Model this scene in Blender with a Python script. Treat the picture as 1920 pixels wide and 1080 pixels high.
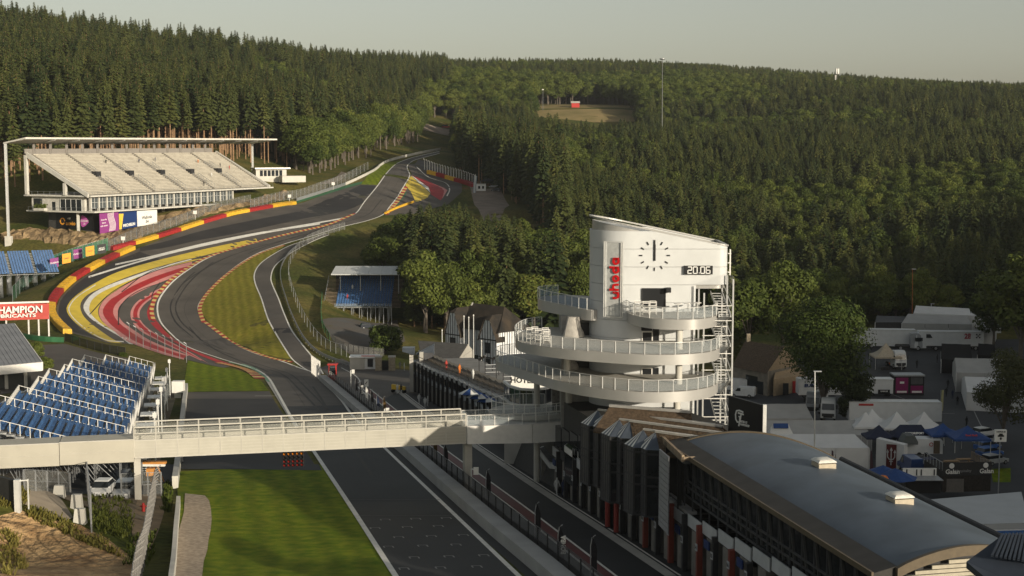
import bpy, bmesh, math, random
import numpy as np
from mathutils import Vector, Matrix
from mathutils.geometry import delaunay_2d_cdt
sc = bpy.context.scene
C = sc.collection
for o in list(bpy.data.objects): bpy.data.objects.remove(o)
# ---------------------------------------------------------------- camera
F = 2700.0            # focal length in pixels of a 1920 wide picture
CZ = 60.0             # height of the viewpoint
TH = math.atan(270.0 / F)
cam = bpy.data.cameras.new('camera'); camo = bpy.data.objects.new('camera', cam); C.objects.link(camo)
camo.location = (0, 0, CZ); camo.rotation_euler = (math.pi/2 - TH, 0, 0)
cam.sensor_width = 36; cam.lens = F/1920*36; cam.clip_start = 1; cam.clip_end = 30000
sc.camera = camo
# ---------------------------------------------------------------- sky, sun, exposure
SUN_EL = math.radians(12.0); SUN_AZ = math.radians(139)     # azimuth clockwise from +Y of the direction TO the sun
w = bpy.data.worlds.new('World'); sc.world = w; w.use_nodes = True
nt = w.node_tree; nt.nodes.clear()
sky = nt.nodes.new('ShaderNodeTexSky'); sky.sky_type = 'NISHITA'; sky.sun_disc = False
sky.sun_elevation = SUN_EL; sky.sun_rotation = SUN_AZ; sky.altitude = 400
sky.air_density = 1.0; sky.dust_density = 2.5; sky.ozone_density = 0.6
hs = nt.nodes.new('ShaderNodeHueSaturation'); hs.inputs['Saturation'].default_value = 0.45
bg = nt.nodes.new('ShaderNodeBackground'); bg.inputs['Strength'].default_value = 0.09
wo = nt.nodes.new('ShaderNodeOutputWorld')
tn = nt.nodes.new('ShaderNodeMix'); tn.data_type = 'RGBA'; tn.blend_type = 'MULTIPLY'; tn.inputs[0].default_value = 1; tn.inputs[7].default_value = (1.0, .98, .90, 1)
nt.links.new(sky.outputs[0], hs.inputs['Color']); nt.links.new(hs.outputs[0], tn.inputs[6]); nt.links.new(tn.outputs[2], bg.inputs['Color']); nt.links.new(bg.outputs[0], wo.inputs['Surface'])
sun = bpy.data.lights.new('sun', 'SUN'); suno = bpy.data.objects.new('sun', sun); C.objects.link(suno)
sun.energy = 4.0; sun.angle = math.radians(0.6); sun.color = (1.0, 0.89, 0.71)
tosun = Vector((math.sin(SUN_AZ)*math.cos(SUN_EL), math.cos(SUN_AZ)*math.cos(SUN_EL), math.sin(SUN_EL)))
suno.rotation_euler = tosun.to_track_quat('Z', 'Y').to_euler(); suno.location = (60, -60, 150)
sc.view_settings.view_transform = 'Standard'; sc.view_settings.look = 'None'
sc.view_settings.exposure = 0.4; sc.view_settings.gamma = 1.0; sc.view_settings.use_curve_mapping = False
sc.render.engine = 'CYCLES'
sc.cycles.max_bounces = 5; sc.cycles.diffuse_bounces = 2; sc.cycles.glossy_bounces = 2
sc.cycles.transmission_bounces = 3; sc.cycles.transparent_max_bounces = 6
# ---------------------------------------------------------------- rays of the viewpoint
def ray(px, py):
    u = (px-960.0)/F; v = (py-540.0)/F
    return np.array((u, math.cos(TH)-v*math.sin(TH), -math.sin(TH)-v*math.cos(TH)))
def atY(px, py, Y):
    d = ray(px, py); t = Y/d[1]; return Vector((d[0]*t, Y, CZ+d[2]*t))
def atZ(px, py, z):
    d = ray(px, py); t = (z-CZ)/d[2]; return Vector((d[0]*t, d[1]*t, z))
# ---------------------------------------------------------------- terrain height
SL = 0.087; H0 = 22.5
def plane_z(Y): return CZ-(H0+SL*Y)
_ct = []
def ct(*rows):
    for px, py, Y in rows:
        p = atY(px, py, Y); _ct.append((p.x, p.y, p.z))
def cz(*rows):
    for x, y, z in rows: _ct.append((x, y, CZ+z))
AX = Vector((-0.2150, 0.9766)); NX = Vector((0.9766, 0.2150)); O0 = Vector((-8.6, 105.7))   # axis of the pit straight, its right hand normal
def SN(s, n):  # s metres along the straight from O0, n metres to the right of its left white line
    return O0 + AX*s + NX*n
for s in (-170, -110, -60, -25, 10, 45, 80, 115, 150, 180):
    for n in (-28, -14, 0, 10, 21, 30):
        if n == 30 and s > 60: continue
        p = SN(s, n); _ct.append((p.x, p.y, plane_z(p.y)))
for s in (60, 110, 150, 185):
    p = SN(s, -46); _ct.append((p.x, p.y, plane_z(p.y)+.5))
# paddock: level
for x, y in ((60, 120), (75, 150), (45, 175), (70, 200), (50, 230), (80, 245), (100, 260)): cz((x, y, -47))
cz((45, 130, -42), (36, 165, -42), (24, 205, -44), (10, 240, -45.5), (60, 280, -46), (95, 300, -44.5), (80, 320, -44), (120, 320, -43), (30, 270, -47), (10, 290, -48.5), (-5, 330, -50.5), (35, 320, -49), (20, 370, -51), (60, 370, -48), (110, 365, -42), (118, 200, -45), (115, 100, -38), (128, 265, -42), (70, 70, -40), (60, 20, -26), (130, 0, -28), (205, 250, -24), (215, 330, -25), (185, 150, -20), (230, 90, -10), (270, 200, -5), (310, 280, -4), (330, 350, -5), (140, 30, -22))  # some right-hand points raise an unseen hill, added to shade the paddock
# Eau Rouge hollow and the climb
ct((540,690,328), (620,690,322), (440,650,364), (500,640,360), (360,640,352), (330,555,415), (300,600,390), (250,620,372), (400,490,460), (500,452,493), (600,425,517), (660,405,547), (700,370,587), (735,330,643), (760,308,692), (800,290,765), (840,282,850))
ct((130,630,347), (95,565,388), (150,500,428), (230,470,460), (330,432,492), (420,402,517), (550,384,572), (620,352,606), (700,316,690), (740,300,740))
ct((450,600,385), (430,530,428), (500,600,378), (490,520,432), (560,470,476), (545,560,402), (640,440,512), (600,470,485), (560,620,365), (620,650,348))
ct((675,597,410), (730,620,385), (600,560,412), (590,520,440), (720,660,352), (650,500,462), (700,440,520), (750,400,565), (800,380,600))
ct((780,355,625), (820,345,650), (860,350,650), (900,360,630), (930,385,600), (900,335,690), (860,318,720), (960,400,570), (1000,420,530))
ct((60,625,352), (60,540,425), (20,560,440), (0,640,330), (100,660,318), (180,680,300), (-150,600,380), (-150,520,460))
ct((40,440,480), (0,425,490), (150,432,478), (200,432,485), (270,420,505), (100,405,505), (-150,400,500), (300,385,520), (400,372,540), (480,362,565), (540,345,600), (600,330,640), (640,318,680))
# hillsides
ct((-200,300,540), (0,292,560), (200,288,590), (350,292,620), (500,300,660), (600,300,700), (700,285,760), (760,272,830), (800,264,930), (850,255,990))
cz((-420,560,10), (-300,800,42), (-420,820,66), (-170,1000,42), (-290,1050,60), (-60,1200,40), (-110,1400,58), (120,1400,54), (180,1750,74), (0,1900,78), (-300,1800,70), (-700,1300,80), (-700,600,40), (-420,300,-20), (-420,100,-20), (-200,200,-32), (-150,100,-22), (-120,0,-15), (0,-60,-17), (-60,50,-22))
cz((-10,640,-19), (30,640,-28), (0,560,-32), (20,480,-46), (30,430,-50), (60,520,-43), (40,800,-9), (20,900,-10), (60,900,-12), (50,1000,3), (75,1090,27), (20,1090,26), (60,1180,32), (150,1000,2))
cz((120,480,-42), (120,600,-32), (120,800,-10), (200,420,-28), (200,600,-25), (220,800,-6), (250,1000,16), (300,1200,30), (420,1400,34), (420,1000,15), (350,700,-5), (350,450,-15), (600,700,10), (700,1200,22), (700,1800,48), (500,1900,56), (1000,1000,20), (-1000,2200,90), (1000,2200,45), (0,2400,85), (-1000,100,10), (1000,100,10), (450,150,-20), (450,-50,-10), (-450,-60,-10))
# near left earth mound
ct((0,900,119), (-80,880,118), (60,985,113), (0,1080,92), (-120,1080,90), (150,1020,111), (250,1068,104), (190,960,124))
cz((-75,110,-26), (-75,90,-24))
_P = np.array(_ct, float)
def _phi(r2): return 0.5*r2*np.log(np.maximum(r2, 1e-9))
_S = 200.0
_Q = _P[:, :2]/_S
_n = len(_Q)
_A = np.zeros((_n+3, _n+3))
_A[:_n, :_n] = _phi(((_Q[:, None]-_Q[None])**2).sum(-1)) + np.eye(_n)*2e-4
_A[:_n, _n] = 1; _A[:_n, _n+1:] = _Q; _A[_n, :_n] = 1; _A[_n+1:, :_n] = _Q.T
_w = np.linalg.solve(_A, np.concatenate([_P[:, 2], np.zeros(3)]))
def tps(X, Y):
    q = np.stack([np.ravel(X), np.ravel(Y)], -1)/_S
    out = np.empty(len(q))
    for i in range(0, len(q), 20000):
        b = q[i:i+20000]
        out[i:i+20000] = _phi(((b[:, None]-_Q[None])**2).sum(-1))@_w[:_n] + _w[_n] + b@_w[_n+1:]
    return out.reshape(np.shape(X))
def _axis(spec):
    out = []
    for a, b, d in spec: out += list(np.arange(a, b, d))
    return np.array(out + [spec[-1][1]], float)
GXS = _axis([(-1100,-400,35), (-400,-180,7), (-180,130,2.5), (130,260,6), (260,1100,35)])
GYS = _axis([(-100,20,12), (20,320,2.5), (320,660,2.5), (660,860,3), (860,1000,7), (1000,2500,30)])
GZ = tps(*np.meshgrid(GXS, GYS))
def hz(x, y):
    x = np.clip(np.asarray(x, float), GXS[0], GXS[-1]-1e-3); y = np.clip(np.asarray(y, float), GYS[0], GYS[-1]-1e-3)
    i = np.searchsorted(GXS, x, 'right')-1; j = np.searchsorted(GYS, y, 'right')-1
    tx = (x-GXS[i])/(GXS[i+1]-GXS[i]); ty = (y-GYS[j])/(GYS[j+1]-GYS[j])
    return (GZ[j, i]*(1-tx)+GZ[j, i+1]*tx)*(1-ty) + (GZ[j+1, i]*(1-tx)+GZ[j+1, i+1]*tx)*ty
def H(x, y): return float(hz(x, y))
_YS = np.concatenate([np.arange(40, 700, 0.5), np.arange(700, 2400, 4)])
def G(px, py):     # where the line of sight meets the ground
    d = ray(px, py); d = d/d[1]
    z = CZ+d[2]*_YS; h = hz(d[0]*_YS, _YS)
    k = np.argmax(z < h)
    if not (z < h).any(): k = len(_YS)-1
    a, b = _YS[max(k-1, 0)], _YS[k]
    for _ in range(18):
        m = (a+b)/2
        if CZ+d[2]*m < float(hz(d[0]*m, m)): b = m
        else: a = m
    return Vector((d[0]*b, b, float(hz(d[0]*b, b))))
# ---------------------------------------------------------------- mesh building
class MB:
    def __init__(s): s.v = []; s.f = []; s.mi = []; s.sm = []
    def add(s, vs, fs, mi=0, sm=False):
        b = len(s.v); s.v += [tuple(v) for v in vs]; s.f += [tuple(b+i for i in f) for f in fs]; s.mi += [mi]*len(fs); s.sm += [sm]*len(fs); return s
    def quad(s, a, b, c, d, mi=0): return s.add((a, b, c, d), ((0, 1, 2, 3),), mi)
    def box(s, c, size, rz=0, mi=0, m=None):
        x, y, z = (k/2 for k in size); co, si = math.cos(rz), math.sin(rz); vs = []
        for X, Y, Z in ((-x,-y,-z),(x,-y,-z),(x,y,-z),(-x,y,-z),(-x,-y,z),(x,-y,z),(x,y,z),(-x,y,z)):
            vs.append((c[0]+X*co-Y*si, c[1]+X*si+Y*co, c[2]+Z))
        return s.add(vs, ((0,3,2,1),(4,5,6,7),(0,1,5,4),(1,2,6,5),(2,3,7,6),(3,0,4,7)), mi)
    def hexa(s, b, t, mi=0):   # four bottom and four top corners
        return s.add(list(b)+list(t), ((0,3,2,1),(4,5,6,7),(0,1,5,4),(1,2,6,5),(2,3,7,6),(3,0,4,7)), mi)
    def prism(s, poly, z0, z1, mi=0, mitop=None, sm=False):    # outline in plan (counter clockwise), z0/z1 number or function
        n = len(poly); f0 = z0 if callable(z0) else (lambda x, y: z0); f1 = z1 if callable(z1) else (lambda x, y: z1)
        vs = [(p[0], p[1], f0(p[0], p[1])) for p in poly]+[(p[0], p[1], f1(p[0], p[1])) for p in poly]
        s.add(vs, [tuple(range(n))[::-1]], mi); b = len(s.v)-2*n
        s.f.append(tuple(b+n+i for i in range(n))); s.mi.append(mi if mitop is None else mitop); s.sm.append(False)
        for i in range(n):
            s.f.append((b+i, b+(i+1) % n, b+n+(i+1) % n, b+n+i)); s.mi.append(mi); s.sm.append(sm)
        return s
    def tube(s, pts, r, k=6, mi=0, r2=None, cap=True):
        pts = [Vector(p) for p in pts]; rings = []; n = len(pts)
        for i, p in enumerate(pts):
            t = (pts[min(i+1, n-1)]-pts[max(i-1, 0)]).normalized()
            a = t.cross(Vector((0, 0, 1)) if abs(t.z) < .9 else Vector((1, 0, 0))).normalized(); b = t.cross(a)
            rr = r if r2 is None else r+(r2-r)*i/(n-1)
            rings.append([p+(a*math.cos(2*math.pi*j/k)+b*math.sin(2*math.pi*j/k))*rr for j in range(k)])
        vs = [v for R in rings for v in R]; fs = []
        for i in range(n-1):
            for j in range(k): fs.append((i*k+j, i*k+(j+1) % k, (i+1)*k+(j+1) % k, (i+1)*k+j))
        if cap: fs += [tuple(range(k)), tuple((n-1)*k+j for j in range(k))[::-1]]
        return s.add(vs, fs, mi, k > 5)
    def bar(s, a, b, w, h=None, mi=0):   # box beam from a to b, w wide, h high
        a = Vector(a); b = Vector(b); h = h or w; t = (b-a).normalized()
        x = t.cross(Vector((0, 0, 1))) if abs(t.z) < .99 else Vector((1, 0, 0))
        x = x.normalized()*w/2; y = x.cross(t).normalized()*h/2
        return s.hexa((a-x-y, a+x-y, b+x-y, b-x-y), (a-x+y, a+x+y, b+x+y, b-x+y), mi)
    def lathe(s, prof, c=(0, 0, 0), k=12, mi=0):
        vs = []; fs = []
        for r, z in prof:
            for j in range(k): vs.append((c[0]+r*math.cos(2*math.pi*j/k), c[1]+r*math.sin(2*math.pi*j/k), c[2]+z))
        for i in range(len(prof)-1):
            for j in range(k): fs.append((i*k+j, i*k+(j+1) % k, (i+1)*k+(j+1) % k, (i+1)*k+j))
        fs.append(tuple(range(k))[::-1]); fs.append(tuple((len(prof)-1)*k+j for j in range(k)))
        return s.add(vs, fs, mi, True)
    def loft(s, rings, mi=0, sm=True, cap=True, closed=True):
        k = len(rings[0]); vs = [v for R in rings for v in R]; fs = []
        for i in range(len(rings)-1):
            for j in range(k if closed else k-1): fs.append((i*k+j, i*k+(j+1) % k, (i+1)*k+(j+1) % k, (i+1)*k+j))
        s.add(vs, fs, mi, sm)
        if cap: b = len(s.v)-len(vs); s.f += [tuple(b+j for j in range(k))[::-1], tuple(b+len(vs)-k+j for j in range(k))]; s.mi += [mi, mi]; s.sm += [False, False]
        return s
    def mesh(s, name, off=(0, 0, 0)):
        me = bpy.data.meshes.new(name); ox, oy, oz = off
        me.from_pydata([(x-ox, y-oy, z-oz) for x, y, z in s.v], [], s.f)
        if any(s.mi): me.polygons.foreach_set('material_index', s.mi)
        me.polygons.foreach_set('use_smooth', s.sm)
        me.validate(); me.update()
        if any(s.sm): me.set_sharp_from_angle(angle=math.radians(38))
        return me
def setp(o, label=None, cat=None, group=None, kind=None):
    if label: o['label'] = label
    if cat: o['category'] = cat
    if group: o['group'] = group
    if kind: o['kind'] = kind
    return o
def mats(me, mat):
    for m in (mat if isinstance(mat, (list, tuple)) else [mat]): me.materials.append(m)
def thing(name, label, cat, loc=(0, 0, 0), group=None, rz=0):
    o = bpy.data.objects.new(name, None); C.objects.link(o); o.location = loc; o.rotation_euler = (0, 0, rz); o.empty_display_size = .5
    return setp(o, label, cat, group)
def toloc(parent, v):
    ch = []; p = parent
    while p is not None: ch.append(p); p = p.parent
    v = Vector(v)
    for p in reversed(ch):
        v = v-Vector(p.location); a = -p.rotation_euler.z
        if a: v = Vector((v.x*math.cos(a)-v.y*math.sin(a), v.x*math.sin(a)+v.y*math.cos(a), v.z))
    return v
def part(name, mb, mat, parent=None, loc=None, kind=None, label=None, local=False, rz=0):
    """mesh given in world coordinates (or local ones of its parent) as a child of parent"""
    off = Vector((0, 0, 0)); p = parent
    if not local:
        while p is not None: off += Vector(p.location); p = p.parent
    if not local and loc is not None: off += Vector(loc)
    me = mb if isinstance(mb, bpy.types.Mesh) else mb.mesh(name, off)
    if not me.materials: mats(me, mat)
    o = bpy.data.objects.new(name, me); C.objects.link(o); o.parent = parent
    if loc is not None: o.location = loc
    if rz: o.rotation_euler = (0, 0, rz)
    return setp(o, label, None, None, kind)
def solo(name, mb, mat, label, cat, group=None, loc=(0, 0, 0), rz=0, local=False):
    """a thing that is one mesh"""
    me = mb if isinstance(mb, bpy.types.Mesh) else mb.mesh(name, (0, 0, 0) if local else loc)
    if not me.materials: mats(me, mat)
    o = bpy.data.objects.new(name, me); C.objects.link(o); o.location = loc; o.rotation_euler = (0, 0, rz)
    return setp(o, label, cat, group)
def struct(name, mb, mat, parent=None):
    o = part(name, mb, mat, parent)
    if parent is None: o['kind'] = 'structure'
    return o
def dup(root, loc, rz=0, label=None, scale=None):
    r = root.copy(); C.objects.link(r); r.location = loc; r.rotation_euler = (0, 0, rz)
    if scale: r.scale = (scale,)*3
    if label: r['label'] = label
    for ch in root.children:
        c = ch.copy(); C.objects.link(c); c.parent = r
        for g in ch.children:
            d = g.copy(); C.objects.link(d); d.parent = c
    return r
# ---------------------------------------------------------------- materials
_M = {}
def M(name, col, rough=.7, var=.12, scale=3., metal=0., bump=0., spec=.3, col2=None, coord='Object', detail=4, dist=.05, bscale=None, alpha=1, trans=0):
    if name in _M: return _M[name]
    m = bpy.data.materials.new(name); m.use_nodes = True; t = m.node_tree; b = t.nodes['Principled BSDF']
    b.inputs['Roughness'].default_value = rough; b.inputs['Metallic'].default_value = metal; b.inputs['Specular IOR Level'].default_value = spec
    tc = t.nodes.new('ShaderNodeTexCoord'); nz = t.nodes.new('ShaderNodeTexNoise'); nz.inputs['Scale'].default_value = scale; nz.inputs['Detail'].default_value = detail
    t.links.new(tc.outputs[coord], nz.inputs['Vector'])
    rp = t.nodes.new('ShaderNodeValToRGB'); rp.color_ramp.elements[0].position = .3; rp.color_ramp.elements[1].position = .7
    a = [c*(1-var) for c in col]; z = col2 or [min(1, c*(1+var)) for c in col]
    rp.color_ramp.elements[0].color = (*a, 1); rp.color_ramp.elements[1].color = (*z, 1)
    t.links.new(nz.outputs[0], rp.inputs[0]); t.links.new(rp.outputs[0], b.inputs['Base Color'])
    if bump:
        n2 = t.nodes.new('ShaderNodeTexNoise'); n2.inputs['Scale'].default_value = bscale or scale*3; n2.inputs['Detail'].default_value = 5
        t.links.new(tc.outputs[coord], n2.inputs['Vector'])
        bp = t.nodes.new('ShaderNodeBump'); bp.inputs['Strength'].default_value = bump; bp.inputs['Distance'].default_value = dist
        t.links.new(n2.outputs[0], bp.inputs['Height']); t.links.new(bp.outputs[0], b.inputs['Normal'])
    if alpha < 1: b.inputs['Alpha'].default_value = alpha
    if trans: b.inputs['Transmission Weight'].default_value = trans
    _M[name] = m; return m
def leafmat(name, col, col2, tr=.25):
    m = bpy.data.materials.new(name); m.use_nodes = True; t = m.node_tree; b = t.nodes['Principled BSDF']
    b.inputs['Roughness'].default_value = .65; b.inputs['Specular IOR Level'].default_value = .2
    oi = t.nodes.new('ShaderNodeObjectInfo'); tc = t.nodes.new('ShaderNodeTexCoord')
    nz = t.nodes.new('ShaderNodeTexNoise'); nz.inputs['Scale'].default_value = .9; nz.inputs['Detail'].default_value = 3
    t.links.new(tc.outputs['Object'], nz.inputs['Vector'])
    ad = t.nodes.new('ShaderNodeMath'); ad.operation = 'MULTIPLY_ADD'; ad.inputs[1].default_value = .7
    t.links.new(oi.outputs['Random'], ad.inputs[0])
    sb = t.nodes.new('ShaderNodeMath'); sb.operation = 'MULTIPLY_ADD'; sb.inputs[1].default_value = 1.1; sb.inputs[2].default_value = -.42
    t.links.new(nz.outputs[0], sb.inputs[0]); t.links.new(sb.outputs[0], ad.inputs[2])
    mx = t.nodes.new('ShaderNodeValToRGB'); mx.color_ramp.elements[0].color = (*col, 1); mx.color_ramp.elements[1].color = (*col2, 1)
    mx.color_ramp.elements[1].position = .86; e_ = mx.color_ramp.elements.new(1.0); e_.color = (col2[0]*1.35, col2[1]*1.02, col2[2]*1.2, 1)
    t.links.new(ad.outputs[0], mx.inputs[0]); t.links.new(mx.outputs[0], b.inputs['Base Color'])
    tl = t.nodes.new('ShaderNodeBsdfTranslucent'); t.links.new(mx.outputs[0], tl.inputs['Color'])
    ms = t.nodes.new('ShaderNodeMixShader'); ms.inputs[0].default_value = tr
    t.links.new(b.outputs[0], ms.inputs[1]); t.links.new(tl.outputs[0], ms.inputs[2]); t.links.new(ms.outputs[0], t.nodes['Material Output'].inputs['Surface'])
    _M[name] = m; return m
# ---------------------------------------------------------------- draped surfaces
def crv(pts, n):      # smooth resampling of a polyline
    P = [Vector((float(p[0]), float(p[1]))) for p in pts]
    if len(P) == 2: return [P[0].lerp(P[1], i/(n-1)) for i in range(n)]
    Q = [P[0]*2-P[1]]+P+[P[-1]*2-P[-2]]; d = []
    for i in range(1, len(Q)-2):
        for k in range(12):
            t = k/12; a, b, c, e = Q[i-1], Q[i], Q[i+1], Q[i+2]
            d.append(.5*((2*b)+(c-a)*t+(2*a-5*b+4*c-e)*t*t+(3*b-a-3*c+e)*t**3))
    d.append(P[-1]); L = [0]
    for i in range(1, len(d)): L.append(L[-1]+(d[i]-d[i-1]).length)
    out = []; j = 0
    for i in range(n):
        t = L[-1]*i/(n-1)
        while j < len(L)-2 and L[j+1] < t: j += 1
        out.append(d[j].lerp(d[j+1], (t-L[j])/max(L[j+1]-L[j], 1e-9)))
    return out
def gline(pts, n):     # ground points under a drawn curve
    return [G(p.x, p.y) for p in crv(pts, n)]
def ribbon_w(A, B, off, m=2, alt=None, h=0):     # between two world polylines
    mb = MB(); n = len(A); vs = []
    for a, b in zip(A, B):
        for k in range(m+1):
            x = a.x+(b.x-a.x)*k/m; y = a.y+(b.y-a.y)*k/m; vs.append((x, y, H(x, y)+off))
    fs = [(i*(m+1)+k, i*(m+1)+k+1, (i+1)*(m+1)+k+1, (i+1)*(m+1)+k) for i in range(n-1) for k in range(m)]
    a, b = Vector(vs[m])-Vector(vs[0]), Vector(vs[m+1])-Vector(vs[0])
    if a.cross(b).z < 0: fs = [f[::-1] for f in fs]
    mb.add(vs, fs)
    if alt: mb.mi = [(i//alt) % 2 for i in range(n-1) for k in range(m)]
    return mb
def ribbon(pa, pb, off, n=40, m=2, alt=None): return ribbon_w(gline(pa, n), gline(pb, n), off, m, alt)
def wline(W, width, off, side=0, alt=None, m=1):       # a painted line of real width along world points
    A = []; B = []
    for i, p in enumerate(W):
        t = (W[min(i+1, len(W)-1)]-W[max(i-1, 0)]); t = Vector((t.x, t.y)).normalized(); nn = Vector((t.y, -t.x))*width
        q = Vector((p.x, p.y)); A.append(q+nn*(side/2-.5)); B.append(q+nn*(side/2+.5))
    return ribbon_w(A, B, off, m, alt)
def patch_w(poly, off, step=4.0):
    P = [Vector((p[0], p[1])) for p in poly]; xs = [p.x for p in P]; ys = [p.y for p in P]
    pts = []; n0 = 0
    for i, p in enumerate(P):
        q = P[(i+1) % len(P)]; k = max(1, int((q-p).length/step))
        for j in range(k): pts.append(p.lerp(q, j/k))
    n0 = len(pts)
    def inside(x, y):
        c = False; j = len(P)-1
        for i in range(len(P)):
            if (P[i].y > y) != (P[j].y > y) and x < (P[j].x-P[i].x)*(y-P[i].y)/(P[j].y-P[i].y)+P[i].x: c = not c
            j = i
        return c
    for x in np.arange(min(xs)+step/2, max(xs), step):
        for y in np.arange(min(ys)+step/2, max(ys), step):
            if inside(x, y): pts.append(Vector((x, y)))
    v, e, f, *_ = delaunay_2d_cdt(pts, [(i, (i+1) % n0) for i in range(n0)], [], 1, 1e-4)
    fs = []
    for t in f:
        a, b, c = (v[k] for k in t)
        if (b-a).cross(c-a) < 0: t = t[::-1]
        fs.append(tuple(t))
    mb = MB(); mb.add([(p.x, p.y, H(p.x, p.y)+off) for p in v], fs); return mb
def patch(pts, off, step=4.0, n=None): return patch_w([(g.x, g.y) for g in (G(*p) for p in pts)], off, step)
# ================================================================ the ground and the circuit
def groundmat():
    m = bpy.data.materials.new('meadow_and_forest_floor'); m.use_nodes = True; t = m.node_tree; b = t.nodes['Principled BSDF']
    b.inputs['Roughness'].default_value = .9; b.inputs['Specular IOR Level'].default_value = .1
    tc = t.nodes.new('ShaderNodeTexCoord')
    n1 = t.nodes.new('ShaderNodeTexNoise'); n1.inputs['Scale'].default_value = .06; n1.inputs['Detail'].default_value = 6
    n2 = t.nodes.new('ShaderNodeTexNoise'); n2.inputs['Scale'].default_value = 1.1; n2.inputs['Detail'].default_value = 5
    for n in (n1, n2): t.links.new(tc.outputs['Object'], n.inputs['Vector'])
    r1 = t.nodes.new('ShaderNodeValToRGB'); r1.color_ramp.elements[0].position = .38; r1.color_ramp.elements[1].position = .66
    r1.color_ramp.elements[0].color = (.07, .085, .018, 1); r1.color_ramp.elements[1].color = (.17, .14, .045, 1)
    r2 = t.nodes.new('ShaderNodeValToRGB'); r2.color_ramp.elements[0].position = .3; r2.color_ramp.elements[1].position = .75
    r2.color_ramp.elements[0].color = (.5, .5, .5, 1); r2.color_ramp.elements[1].color = (1.2, 1.2, 1.1, 1)
    mx = t.nodes.new('ShaderNodeMix'); mx.data_type = 'RGBA'; mx.blend_type = 'MULTIPLY'; mx.inputs[0].default_value = 1
    t.links.new(n1.outputs[0], r1.inputs[0]); t.links.new(n2.outputs[0], r2.inputs[0])
    t.links.new(r1.outputs[0], mx.inputs[6]); t.links.new(r2.outputs[0], mx.inputs[7]); t.links.new(mx.outputs[2], b.inputs['Base Color'])
    bp = t.nodes.new('ShaderNodeBump'); bp.inputs['Strength'].default_value = .6; bp.inputs['Distance'].default_value = .25
    t.links.new(n2.outputs[0], bp.inputs['Height']); t.links.new(bp.outputs[0], b.inputs['Normal']); return m
GRASSY = groundmat()
def lawnmat(name, a, b_, sc_=.9):
    m = M(name, a, .85, .0, sc_, col2=b_, bump=.5, bscale=7, dist=.08, spec=.1, detail=8)
    t = m.node_tree; wv = t.nodes.new('ShaderNodeTexWave'); wv.inputs['Scale'].default_value = .13; wv.inputs['Distortion'].default_value = 2.5; wv.inputs['Detail'].default_value = 3
    mp = t.nodes.new('ShaderNodeMapping'); mp.inputs['Rotation'].default_value = (0, 0, -math.atan2(AX.y, AX.x)+math.pi/2)
    t.links.new(t.nodes['Texture Coordinate'].outputs['Object'], mp.inputs[0]); t.links.new(mp.outputs[0], wv.inputs['Vector'])
    rp = t.nodes['Color Ramp']; mx = t.nodes.new('ShaderNodeMix'); mx.data_type = 'RGBA'; mx.blend_type = 'MULTIPLY'; mx.inputs[0].default_value = .22
    t.links.new(rp.outputs[0], mx.inputs[6]); t.links.new(wv.outputs[0], mx.inputs[7]); t.links.new(mx.outputs[2], t.nodes['Principled BSDF'].inputs['Base Color'])
    return m
LAWN = lawnmat('mown_grass', (.09, .155, .004), (.215, .24, .014))
LAWN2 = lawnmat('dry_mown_grass', (.16, .165, .016), (.28, .23, .04))
ASPH = M('track_asphalt', (.092, .081, .070), .75, .2, .12, bump=.25, bscale=14, dist=.02, detail=9)
ASPHD = M('dark_asphalt', (.032, .030, .030), .75, .2, .15, bump=.25, bscale=14, dist=.02, detail=9)
ASPHS = M('shade_dark_asphalt', (.026, .027, .029), .72, .2, .12, bump=.25, bscale=14, dist=.02, detail=9)  # colour holds the bluish shade over straight, pit lane and service lane
ASPHP = M('paddock_asphalt', (.042, .044, .049), .75, .25, .1, bump=.25, bscale=10, dist=.02, detail=9)
WHITE = M('white_line_paint', (.70, .68, .62), .6, .12, .8, detail=8)
YEL = M('yellow_runoff_paint', (.62, .46, .055), .6, .12, .35, detail=8)
REDP = M('red_runoff_paint', (.36, .022, .024), .6, .15, .35, detail=8)
PINK = M('pink_runoff_paint', (.58, .24, .22), .6, .12, .35, detail=8)
KRED = M('kerb_red', (.36, .03, .025), .6, .2, 1); KYEL = M('kerb_yellow', (.60, .44, .14), .6, .2, 1)
GREENP = M('green_paint', (.03, .12, .05), .6, .2, .6)
CONC = M('pale_concrete', (.42, .40, .36), .8, .12, .6, bump=.2, bscale=9, dist=.01, detail=8)
GRAVEL = M('gravel', (.40, .32, .24), .95, .3, 2.5, bump=.9, bscale=12, dist=.08, detail=9)
DIRT = M('bare_earth', (.30, .19, .10), .95, .35, .35, bump=.9, bscale=2.5, dist=.4, detail=10, col2=(.42, .30, .17))
# base sheet
_v = np.stack(np.meshgrid(GXS, GYS), -1).reshape(-1, 2); nx, ny = len(GXS), len(GYS)
me = bpy.data.meshes.new('ground')
vv = np.concatenate([_v, GZ.reshape(-1, 1)], 1)
idx = (np.arange(ny-1)[:, None]*nx+np.arange(nx-1)[None]).ravel()
fa = np.stack([idx, idx+1, idx+nx+1, idx+nx], -1)
me.from_pydata(vv.tolist(), [], fa.tolist()); me.polygons.foreach_set('use_smooth', [True]*len(fa)); mats(me, GRASSY)
ground = bpy.data.objects.new('ground', me); C.objects.link(ground); ground['kind'] = 'structure'

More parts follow.
